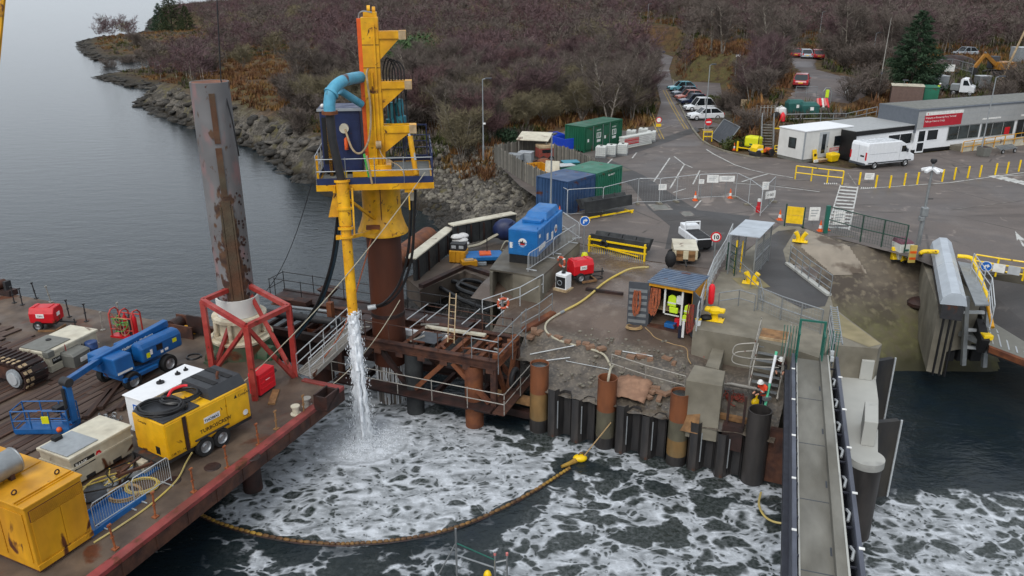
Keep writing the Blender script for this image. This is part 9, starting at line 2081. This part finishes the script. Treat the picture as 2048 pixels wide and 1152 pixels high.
mat('digger',S(176,122,40),.5,col2=S(140,96,40),dirt=.35);o=Gt(1996,152);ex=tg('excavator','orange yellow excavator with raised arm at the right of the building site','excavator',o,R(190))
pt('track',MB().side([(-1.6,.15),(-1.3,0),(1.3,0),(1.6,.15),(1.6,.6),(1.3,.75),(-1.3,.75),(-1.6,.6)],-1.2,-.7,'y'),'dark_metal',ex);pt('track',MB().side([(-1.6,.15),(-1.3,0),(1.3,0),(1.6,.15),(1.6,.6),(1.3,.75),(-1.3,.75),(-1.6,.6)],.7,1.2,'y'),'dark_metal',ex)
pt('house',MB().bx(-1.6,.9,-1.1,1.1,.9,1.9),'digger',ex,bv=.08);pt('cab',MB().bx(.1,1.2,-1.1,-.1,1.0,2.6),'grey_dark',ex,bv=.05);pt('cab_glass',MB().bx(.2,1.1,-1.115,-1.101,1.5,2.5),'glass_dark',ex)
pt('boom',MB().bar((.9,.2,1.5),(2.8,.2,2.9),.35,.5),'digger',ex);pt('dipper',MB().bar((2.8,.2,2.9),(4.1,.2,1.2),.3,.4),'digger',ex);pt('bucket',MB().side([(3.9,1.2),(4.5,1.2),(4.6,.5),(4.0,.2),(3.7,.6)],-.2,.6,'y'),'dark_metal',ex);pt('ram',MB().cyl((1.2,.2,2.0),(2.9,.2,3.2),.09,n=8),'galv',ex)
t=tg('telegraph_pole','leaning timber telegraph pole beside the excavator','pole',Gt(2003,160),0);pt('pole',MB().tube([(0,0,0),(2.6,0,9.5)],[.16,.12],8),'timber_pale',t,True);pt('crossarm',MB().bar((1.9,0,9.2),(3.2,0,9.0),.1),'timber',t)
rot_box(2040,125,2.4,2.4,2.3,'grey_tank','site_office','blue grey site office box behind the excavator','cabin',.1,Gt(2040,125).z,'galv_light')
t=tg('round_mirror','lime green arched frame beside the upper road','sign',Gt(1652,206),0);pt('arch',MB().tube([(-.5,0,0),(-.5,0,1.3),(-.25,0,1.7),(.25,0,1.7),(.5,0,1.3),(.5,0,0)],.05,6),'galv',t);pt('panel',MB().bx(-.2,.2,-.05,.05,.6,1.5),'hivis',t,bv=.05)
for i,(x,y)in enumerate(((1812,180),(1826,182))):cone(x,y,'orange cone '+('left' if i==0 else 'right')+' of the pair behind the brown cabin',z=Gt(x,y).z,h=.9)
rs=np.random.RandomState(5)
def hgt(x,y):
 X,Y=np.array([[x]],float),np.array([[y]],float);return float(land_h(X,Y)[0][0,0])
def hgts(xs,ys):return land_h(np.array([xs],float),np.array([ys],float))[0][0]
def rock_mesh(seed,m):
 r_=random.Random(seed);mb=MB().ball((0,0,0),1,7,4,(1,r_.uniform(.65,.9),r_.uniform(.55,.8)))
 mb.v=[tuple(c*(1+r_.uniform(-.22,.2))for c in v)for v in mb.v];return mb.mesh('stone',m)
RK=[rock_mesh(i,('rock_pale','rock','rock_dark','rock','rock_pale','rock')[i])for i in range(6)]
RKD=[rock_mesh(i+9,'rock_dark')for i in range(3)]
rv=tg('rock_revetment','slope of loose grey armour stones below the board fence','rock slope',(0,0,0))
poly=PG([(862,432),(842,372),(862,338),(905,318),(960,330),(1000,350),(1050,382),(1090,412),(1092,446),(1030,448),(940,446)],2.0)
xs=rs.uniform(min(p.x for p in poly),max(p.x for p in poly),5200);ys=rs.uniform(min(p.y for p in poly),max(p.y for p in poly),5200)
ok=sdist(xs,ys,poly)>0;xs,ys=xs[ok],ys[ok];zs=hgts(xs,ys);o_=np.argsort(ys)
n=0;smb=[[],[]];vs_,fs_=[],[]
for k,i in enumerate(o_):
 r=rs.uniform(.28,.62)if k<290 and k%1==0 else rs.uniform(.18,.5)
 if k%max(1,len(o_)//700):continue
 if n<285:
  o=put('stone',RK[rs.randint(6)]if zs[i]>.9 else RKD[rs.randint(3)],rv,(xs[i],ys[i],zs[i]+r*.15),0,tuple(rs.uniform(-.7,.7,2))+(rs.uniform(0,6.28),));o.scale=(r*rs.uniform(.9,1.5),r,r*rs.uniform(.7,1.1));n+=1
def scatter(name,pts,protos,kind='stuff',mats=None,tilt=.4):
 0
 V,Fc,Mi,off=[],[],[],0
 data=[]
 for me in protos:
  v=np.empty(len(me.vertices)*3,np.float32);me.vertices.foreach_get('co',v);data.append((v.reshape(-1,3),[tuple(p.vertices)for p in me.polygons]))
 allv,tri=[],[]
 T=[]
 for v,f in data:T.append(np.array([(q[0],q[i],q[i+1])for q in f for i in range(1,len(q)-1)],np.int32))
 for(x,y,z,s,k,mi)in pts:
  v,_=data[k];a=rs.uniform(0,6.283);ca,sa=math.cos(a),math.sin(a)
  w=v*np.array(s,np.float32)if not np.isscalar(s)else v*s
  w=np.stack([w[:,0]*ca-w[:,1]*sa+x,w[:,0]*sa+w[:,1]*ca+y,w[:,2]+z],-1)
  allv.append(w);tri.append(T[k]+off);Mi.append(np.full(len(T[k]),mi,np.int32));off+=len(w)
 V=np.concatenate(allv).astype(np.float32);F_=np.concatenate(tri);me=bpy.data.meshes.new(name)
 me.vertices.add(len(V));me.vertices.foreach_set('co',V.ravel());me.loops.add(F_.size);me.loops.foreach_set('vertex_index',F_.ravel().astype(np.int32))
 me.polygons.add(len(F_));me.polygons.foreach_set('loop_start',np.arange(0,F_.size,3,dtype=np.int32));
 for m in mats:me.materials.append(MATS[m])
 me.polygons.foreach_set('material_index',np.concatenate(Mi));me.update(calc_edges=True)
 o=put(name,me);o['kind']=kind;return o
rest=[(xs[i],ys[i],zs[i],rs.uniform(.15,.42),rs.randint(6),(0 if rs.rand()<.5 else 1)if zs[i]>.9 else 2)for i in o_[::2]]
scatter('armour_stones',rest,RK,mats=['rock_pale','rock','rock_dark'])
pts=[]
C_=COAST
for a,b in zip(C_[4:],C_[5:]):
 L=(b-a).length;D_=(a.y+b.y)/2
 for _ in range(int(min(150,L*(2.6 if D_<170 else 1.5)))):
  p=a.lerp(b,rs.rand());off=rs.gamma(1.2,1.1)-.9;e=(b-a).normalized();q=p+Vector((e.y,-e.x,0))*off
  pts.append((q.x,q.y,off))
px_,py_=np.array([p[0]for p in pts]),np.array([p[1]for p in pts]);pz=hgts(px_,py_)
scatter('shore_rocks',[(px_[i],py_[i],max(pz[i],-.2),(rs.uniform(.4,2.0),rs.uniform(.3,1.0),rs.uniform(.25,.8)*(1 if py_[i]<185 else .55)),rs.randint(6),2 if pz[i]<1.2 or rs.rand()<.4 else(1 if rs.rand()<.75 else 0))for i in range(len(pts))if pz[i]>-1.2],RK,mats=['rock','rock','rock_dark'])
def tree_proto(seed,H_,Wd,stems,ntw,tw,bark,tl=.8,twd=.0165,up=.75,low=.25):
 r_=random.Random(seed);g=np.random.RandomState(seed);tb=MB();tips=[]
 for s_ in range(stems):
  a=s_*6.283/stems+r_.uniform(-.4,.4);sp=Wd*r_.uniform(.06,.16)
  b=Vector((r_.uniform(-.15,.15),r_.uniform(-.15,.15),0));m=Vector((math.cos(a)*sp,math.sin(a)*sp,H_*r_.uniform(.32,.45)));t=Vector((math.cos(a)*sp*2.3,math.sin(a)*sp*2.3,H_*r_.uniform(.68,.85)))
  r0=.035+.012*H_/max(1,stems**.5);tb.tube([b,m,t],[r0,r0*.65,r0*.3],5)
  for j in range(int(26/stems)+3):
   f=r_.uniform(low,1);c=b.lerp(m,f/.55)if f<.55 else m.lerp(t,(f-.55)/.45)
   a2=r_.uniform(0,6.283);ln=Wd*.5*r_.uniform(.55,1.0)*(1.1-.45*f);d=Vector((math.cos(a2),math.sin(a2),r_.uniform(.45,1.1)*up/.75)).normalized()
   e=c+d*ln;e.z=min(e.z,H_*.96);mid=c.lerp(e,.5)+Vector((0,0,.06*ln));tb.tube([c,mid,e],[r0*.38,r0*.26,r0*.12],4);tips+=[(c.lerp(e,.45),d),(mid,d),(e,d),(c.lerp(e,.8),d)]
  tips.append((t,Vector((0,0,1))))
 tp=np.array([t[0][:]for t in tips]);td=np.array([t[1][:]for t in tips]);k=g.randint(0,len(tp),ntw)
 b0=tp[k]+g.normal(0,.16,(ntw,3));d=td[k]*.7+g.normal(0,.55,(ntw,3));d[:,2]=np.abs(d[:,2])*.9+.12
 d/=np.linalg.norm(d,axis=1)[:,None];L=tl*g.uniform(.45,1.2,ntw)[:,None];e=b0+d*L
 s=np.cross(d,g.normal(0,1,(ntw,3)));s/=np.linalg.norm(s,axis=1)[:,None];wv=s*twd*g.uniform(.6,1.3,(ntw,1))
 mid=b0+d*L*.4;d2=d+g.normal(0,.5,(ntw,3));d2/=np.linalg.norm(d2,axis=1)[:,None];e2=mid+d2*L*.6
 V=np.concatenate([b0-wv,b0+wv,e,mid-wv*.8,mid+wv*.8,e2]);i=np.arange(ntw)
 F_=np.concatenate([np.stack([i,i+ntw,i+2*ntw],-1),np.stack([i+3*ntw,i+4*ntw,i+5*ntw],-1)])
 me=bpy.data.meshes.new('crown');me.from_pydata(V.tolist(),[],F_.tolist());me.materials.append(MATS[tw]);me.update()
 return tb.mesh('trunk',bark,True),me
KINDS={'purple':[tree_proto(i,h,w_,st,2900,'twig_purple','bark_pale' if i%2 else 'bark_dark')for i,h,w_,st in((1,6.6,5.2,3),(2,5.8,5.6,4),(3,7.2,4.8,2),(4,5.2,5.4,5))],'red':[tree_proto(i,h,w_,st,2900,'twig_red','bark_dark')for i,h,w_,st in((11,6.2,5.4,4),(12,5.4,5.2,4))],'brown':[tree_proto(i,h,w_,st,2500,'twig_brown','bark_pale')for i,h,w_,st in((21,6.8,4.8,3),(22,5.8,5.2,4),(23,7.4,4.4,2))],'olive':[tree_proto(i,h,w_,st,2600,'twig_olive','bark_pale',.9)for i,h,w_,st in((31,4.8,4.8,6),(32,4.0,5.2,7))],'shrub':[tree_proto(i,h,w_,st,1500,'twig_brown','bark_dark',.6,low=.1)for i,h,w_,st in((41,2.6,3.6,7),(42,2.0,3.2,8))],}
LAB={'purple':('bare_birch','bare birch with a haze of dull purple twigs in the wood beyond the quay','bare purple birches of the wood'),'red':('bare_birch','bare birch with a haze of dark reddish twigs in the wood beyond the quay','bare reddish birches of the wood'),'brown':('bare_tree','bare grey brown tree with pale stems in the wood beyond the quay','bare pale stemmed trees of the wood'),'olive':('bare_willow','bare olive tan willow with many stems at the edge of the wood','bare willows of the wood edge'),'shrub':('bare_shrub','low bare grey brown shrub on the shore bank','bare shrubs on the shore bank')}
ntree=0
def plant(kind,x,y,s=None,z=None,label=None,var=None):
 global ntree
 n_,l_,g_=LAB[kind];P_=KINDS[kind];tr_,cr_=P_[rs.randint(len(P_))if var is None else var];s=s or rs.uniform(.85,1.4)
 t=tg(n_,label or l_,'shrub' if kind=='shrub' else 'tree',(x,y,(hgt(x,y)if z is None else z)-.1),rs.uniform(0,6.28),None if label else g_)
 t.scale=(s,s,s*rs.uniform(.9,1.1));put('trunk',tr_,t);put('crown',cr_,t);ntree+=1;return t
CLEAR=[PG(p,z)for p,z in(([(985,335),(1020,275),(1140,248),(1262,256),(1306,250),(1320,205),(1296,150),(1262,112),(1290,86),(1345,96),(1352,140),(1352,160),(1450,160),(1462,235),(1450,262),(1480,300),(1570,312),(2300,300),(2300,600),(900,500)],QZ),([(1455,262),(1470,205),(1540,200),(1556,178),(1600,148),(1562,128),(1560,100),(1650,98),(1672,112),(1650,130),(1700,148),(1764,160),(1780,175),(1850,160),(1860,128),(2100,110),(2100,300),(1500,300)],8.6),([(425,195),(440,130),(520,112),(615,118),(655,175),(640,215),(560,225),(480,215)],3.0),([(1375,132),(1405,108),(1540,118),(1555,160),(1500,205),(1440,165)],6.5),([(742,178),(750,118),(880,114),(886,172)],5.6))]
pos=[]
y=84.0
while y<640:
 st=3.6 if y<150 else(4.4 if y<230 else(6.4 if y<330 else 8.5));x=-.72*y
 while x<.80*y:
  pos.append((x+rs.uniform(-.5,.5)*st,y+rs.uniform(-.5,.5)*st));x+=st
 y+=st
P_=np.array(pos);d=sdist(P_[:,0],P_[:,1],LAND);keep=d>7.5
CLEAR.append(PG([(270,112),(275,48),(395,44),(425,112)],2.5))
for c in CLEAR:keep&=sdist(P_[:,0],P_[:,1],c)<-1.2
uu=P_[:,0]/P_[:,1];keep&=(uu>-.46)|(P_[:,1]>330)
P_=P_[keep];P_=P_[np.argsort(P_[:,1])];Z_=hgts(P_[:,0],P_[:,1])
nz=fbm(P_[:,0]*.05,P_[:,1]*.05,3,90)
far_pts=[];nn=0
def kind_at(x,y,v):
 q=rs.rand();u_=x/y
 if y<100 and x<20:return 'olive' if q<.4 else('brown' if q<.75 else 'red')
 if u_>.19:return 'brown' if q<.6 else('purple' if q<.9 else 'red')
 if v>.58:return 'brown' if q<.6 else 'olive'
 return 'purple' if q<.55 else('red' if q<.85 else 'brown')
KI=['purple','red','brown','olive']
for(x,y),z,v in zip(P_,Z_,nz):
 kd=kind_at(x,y,v)
 if nn<262:plant(kd,x,y,z=z);nn+=1
 else:far_pts.append((x,y,z-.2,rs.uniform(.85,1.35)*(1 if y<230 else 1.3),kd))
def reduce(me,n):
 V=np.empty(len(me.vertices)*3,np.float32);me.vertices.foreach_get('co',V);V=V.reshape(-1,3);nt_=len(me.polygons)//2;i=np.arange(0,nt_,max(1,nt_//n))
 m2=bpy.data.meshes.new('far_crown');A,B,C=V[i],V[i+nt_],V[i+2*nt_];c=(A+B)/2;A,B=c+(A-c)*3.0,c+(B-c)*3.0
 k=len(i);m2.from_pydata(np.concatenate([A,B,C]).tolist(),[],[(j,j+k,j+2*k)for j in range(k)]);return m2
FR={k:[reduce(v[1],430)for v in KINDS[k][:2]]for k in KI}
protos=[m for k in KI for m in FR[k]]
fp=[(x,y,z,s,KI.index(kd)*2+rs.randint(2),KI.index(kd))for x,y,z,s,kd in far_pts];print('far',len(fp))
scatter('far_wood',fp,protos,mats=['twig_purple','twig_red','twig_brown','twig_olive'])
tk=MB()
for x,y,z,s,kd in far_pts[:1200]:tk.tube([(x,y,z),(x+rs.uniform(-.3,.3),y,z+3.6*s)],[.09,.04],3)
o=put('far_trunks',tk.mesh('far_trunks','bark_pale'));o['kind']='stuff'
for x,y,kd,s,lab,z in((488,136,'olive',1.15,'pale many stemmed willow standing alone above the bracken slope',4),(645,165,'olive',1.3,'tall pale willow right of the bracken slope behind the drill rig',4.5),(925,300,'olive',1.3,'broad olive brown willow left of the tall lamp column',5),(868,262,'olive',1.2,'grey green willow behind the right side of the drill rig',5),(1160,192,'olive',1.4,'tall pale willow in the wood behind the green store',5.2),(1050,170,'brown',1.3,'pale stemmed tree in the middle of the wood',5.4),(1420,118,'brown',1.5,'tall pale stemmed tree between the two roads, left',6),(1445,112,'brown',1.4,'tall pale stemmed tree between the two roads, middle',6.5),(1530,112,'brown',1.4,'tall pale stemmed tree between the two roads, right',8),(1690,130,'brown',1.5,'bare tree with a crooked stem left of the conifer',9.6),(1545,140,'olive',1.0,'pale willow above the rock outcrop by the upper road',8.5)):
 p=Gt(x,y);plant(kd,p.x,p.y,s,label=lab)
for x,y,s in((380,135,1.5),(405,150,1.6),(430,165,1.5),(360,110,1.4),(590,228,1.5),(620,240,1.5),(600,262,1.2),(565,200,1.1),(670,262,1.3),(700,280,1.4),(730,300,1.3),(790,300,1.3),(830,290,1.2),(1500,200,1.3),(1450,250,1.2),(1470,265,1.2),(1290,225,1.2),(1250,245,1.2),(960,300,1.1),(1500,270,1.0),(1990,220,1.2),(2030,200,1.5),(1730,190,1.1),(1700,205,1.0),(700,235,1.4),(650,225,1.4),(1660,125,1.4),(1690,140,1.3),(1722,148,1.3),(1748,150,1.4),(1656,104,1.5),(1682,116,1.5),(1556,150,1.3),(1546,168,1.2),(1524,195,1.1),(1748,196,1.0),(215,108,1.3),(255,100,1.6),(300,92,1.8),(275,84,1.6),(330,100,1.7),(390,92,1.8),(415,100,1.8)):
 p=Gt(x,y)if x>1480 else G(x,y,3.5);plant('shrub',p.x,p.y,s*1.15)
def evergreen(name,label,x,y,z,H_,Wd,m,n,seed,bark='bark_dark',layers=True):
 g=np.random.RandomState(seed);t=tg(name,label,'tree',(x,y,z-.2),0)
 pt('trunk',MB().tube([(0,0,0),(0,0,H_*.6),(.1,0,H_*.97)],[H_*.02,H_*.012,.03],6),bark,t,True)
 nb=int(H_*9);V,F_=[],[]
 for b in range(nb):
  f=(b+g.rand())/nb;zz=H_*(.06+.92*f);R_=Wd/2*(1-f)**.8*g.uniform(.65,1.1)+.12;a=b*2.399+g.uniform(-.3,.3);ca,sa=math.cos(a),math.sin(a)
  for q in range(max(4,int(n/nb*(1.2-f)))):
   r=R_*g.uniform(.15,1)**.7;droop=-.28*r+.18*r*r/R_;c=np.array([ca*r,sa*r,zz+droop])+g.normal(0,.07+.05*R_,3)*(1,1,.6)
   d=np.array([ca,sa,-.25])+g.normal(0,.55,3);d/=np.linalg.norm(d);s=np.cross(d,g.normal(0,1,3));s/=np.linalg.norm(s);L=g.uniform(.25,.55)*(.6+H_*.05);w_=L*.16
   k=len(V);V+=[c-s*w_,c+s*w_,c+d*L];F_.append((k,k+1,k+2))
 me=bpy.data.meshes.new('crown');me.from_pydata([tuple(v)for v in V],[],F_);me.materials.append(MATS[m]);put('crown',me,t);return t
p=Gt(1822,172);evergreen('conifer_tree','tall dark green conifer behind the terminal',p.x,p.y,hgt(p.x,p.y),VZ(p,14)-p.z,8.8,'needle',16000,3)
for x,y,yt,wd,m,lab in((345,62,-30,15,'needle_olive','dark evergreen in the middle of the clump on the rocky point'),(322,58,2,11,'needle','dark evergreen nearest the sea on the rocky point'),(375,66,6,12,'needle_olive','dark evergreen at the landward side of the clump on the point')):
 p=G(x,y,2.5);evergreen('conifer_tree',lab,p.x,p.y,1.5,VZ(p,yt)-2,wd,m,11000,x)
def leafy(name,label,px,py,z,sx,sy,sz,n,m,seed,ls=.35,cat='shrub'):
 g=np.random.RandomState(seed);p=G(px,py,z);t=tg(name,label,cat,(p.x,p.y,hgt(p.x,p.y)-.2),0)
 lob=[(g.uniform(-.6,.6)*sx,g.uniform(-.6,.6)*sy,g.uniform(.3,.75)*sz,g.uniform(.3,.5))for _ in range(12)]
 V,F_=[],[]
 for i in range(n):
  cx,cy,cz,r=lob[g.randint(12)];d=g.normal(0,1,3);d/=np.linalg.norm(d);c=np.array([cx,cy,cz])+d*np.array([sx,sy,sz])*r*g.uniform(.75,1.05);c[2]=abs(c[2])
  u_=np.cross(d,g.normal(0,1,3));u_/=np.linalg.norm(u_);v_=np.cross(d+g.normal(0,.5,3),u_);L=ls*g.uniform(.6,1.3);k=len(V)
  V+=[c-u_*L*.3,c+v_*L*.5,c+u_*L*.3,c-v_*L*.5];F_.append((k,k+1,k+2,k+3))
 me=bpy.data.meshes.new('crown');me.from_pydata([tuple(v)for v in V],[],F_);me.materials.append(MATS[m]);put('crown',me,t)
 pt('stem',MB().tube([(0,0,0),(0,0,sz*.6)],[.12,.05],5),'bark_dark',t);return t
leafy('rhododendron','large bright green rhododendron behind the rig mast',812,138,5.6,6.2,4,6.4,6500,'leaf_rhodo',4,.5)
leafy('gorse_bush','dark green bush beside the lean to shelter',1012,286,5.2,1.6,1.3,1.9,1300,'needle',6,.22);leafy('gorse_bush','olive green bush at the shore behind the rig platform',822,276,4.2,1.8,1.4,1.5,1300,'gorse',7,.22)
leafy('gorse_bush','yellow green gorse bush on the bank above the parked cars',1530,172,8,2.2,1.6,1.7,1400,'gorse',8,.25);leafy('gorse_bush','yellow green gorse bush on the bank beside the leaning panel',1475,262,7,2.0,1.5,1.5,1300,'gorse',9,.22);leafy('gorse_bush','dark ivy covered bush right of the parked cars',1440,190,6.5,2,1.6,1.6,1200,'gorse',10,.25)
def tuft(seed,n,h,w_):
 r_=random.Random(seed);mb=MB()
 for i in range(n):
  a=r_.uniform(0,6.28);b=(r_.uniform(-.3,.3),r_.uniform(-.3,.3),0);t=(b[0]+math.cos(a)*r_.uniform(.15,.5),b[1]+math.sin(a)*r_.uniform(.15,.5),h*r_.uniform(.5,1));s=Vector((-math.sin(a),math.cos(a),0))*w_
  mb.tri(Vector(b)-s,Vector(b)+s,t)
 return mb.mesh('tuft','bracken')
TF=[tuft(1,14,.7,.07),tuft(2,16,.5,.06),tuft(3,12,.9,.08)]
gx,gy=[],[]
UR=[Gt(*q)for q in((1566,206),(1578,182),(1602,152),(1570,122),(1580,100),(1645,100),(1658,112),(1638,124),(1640,137),(1670,146),(1745,162),(1750,196),(1700,214))]
for _ in range(38000):
 y=76+320*rs.rand()**1.8;gx.append(rs.uniform(-.5,.72)*y);gy.append(y)
gx,gy=np.array(gx),np.array(gy);d=sdist(gx,gy,LAND);ok=d>5
for c in(CLEAR[0],UR):ok&=sdist(gx,gy,c)<-.5
t_=(gx-40.2)*-.408+(gy-80.4)*.913;ok&=(t_>8.5)|(gx<24)
bank=sdist(gx,gy,CLEAR[1]);gx,gy,d=gx[ok],gy[ok],d[ok];gz=hgts(gx,gy);v=fbm(gx*.09,gy*.09,3,55)
open_=np.maximum(sdist(gx,gy,CLEAR[2]),sdist(gx,gy,CLEAR[3]))
scatter('bracken',[(gx[i],gy[i],gz[i]-.05,rs.uniform(.7,1.6),rs.randint(3),(0 if rs.rand()<.7 else 1)if(open_[i]>-3 or v[i]>.56)else(1 if v[i]>.5 else(2 if rs.rand()<.5 else 3)))for i in range(len(gx))],TF,mats=['bracken','bracken_pale','gorse','twig_brown'])
sp=tg('scaffold_tower','top of a green and grey scaffold tower rising from the water in the foreground','scaffold',(0,0,0))
A,B,C,D_=(XD(x,y,22.4)for x,y in((912,1086),(990,1120),(1014,1120),(880,1150)))
for p,h in((A,.6),(B,.35),(C,.2)):pt('standard',MB().cyl(p-Vector((0,0,4)),p+Vector((0,0,h)),.035,n=8),'galv',sp,True)
for p in(B,C):pt('red_cap',MB().cyl(p+Vector((0,0,.2)),p+Vector((0,0,.3)),.045,n=8),'pink_paint',sp)
pt('ledger',MB().cyl(A,B,.024,n=6),'green_teal',sp,True);pt('ledger',MB().cyl(A-Vector((0,0,.5)),C-Vector((0,0,.5)),.03,n=6),'galv',sp,True);pt('brace',MB().cyl(A,D_-Vector((.2,0,.3)),.028,n=6),'galv',sp,True);pt('ledger',MB().cyl(B-Vector((0,0,.1)),C,.03,n=6),'galv',sp,True)
p=XD(975,1152,22.2);pt('yellow_float',MB().ball(tuple(p),.18,10,7,(.8,.8,1.3)),'yellow_bright',sp,True)
wire('yellow_hose','yellow hose dropping into the foam beside the walkway',cm([G(1522,985,.1),G(1518,1010,.1),G(1532,1035,.1),G(1560,1046,.15),G(1590,1040,.3)],5),.05,'hose_yellow','hose')
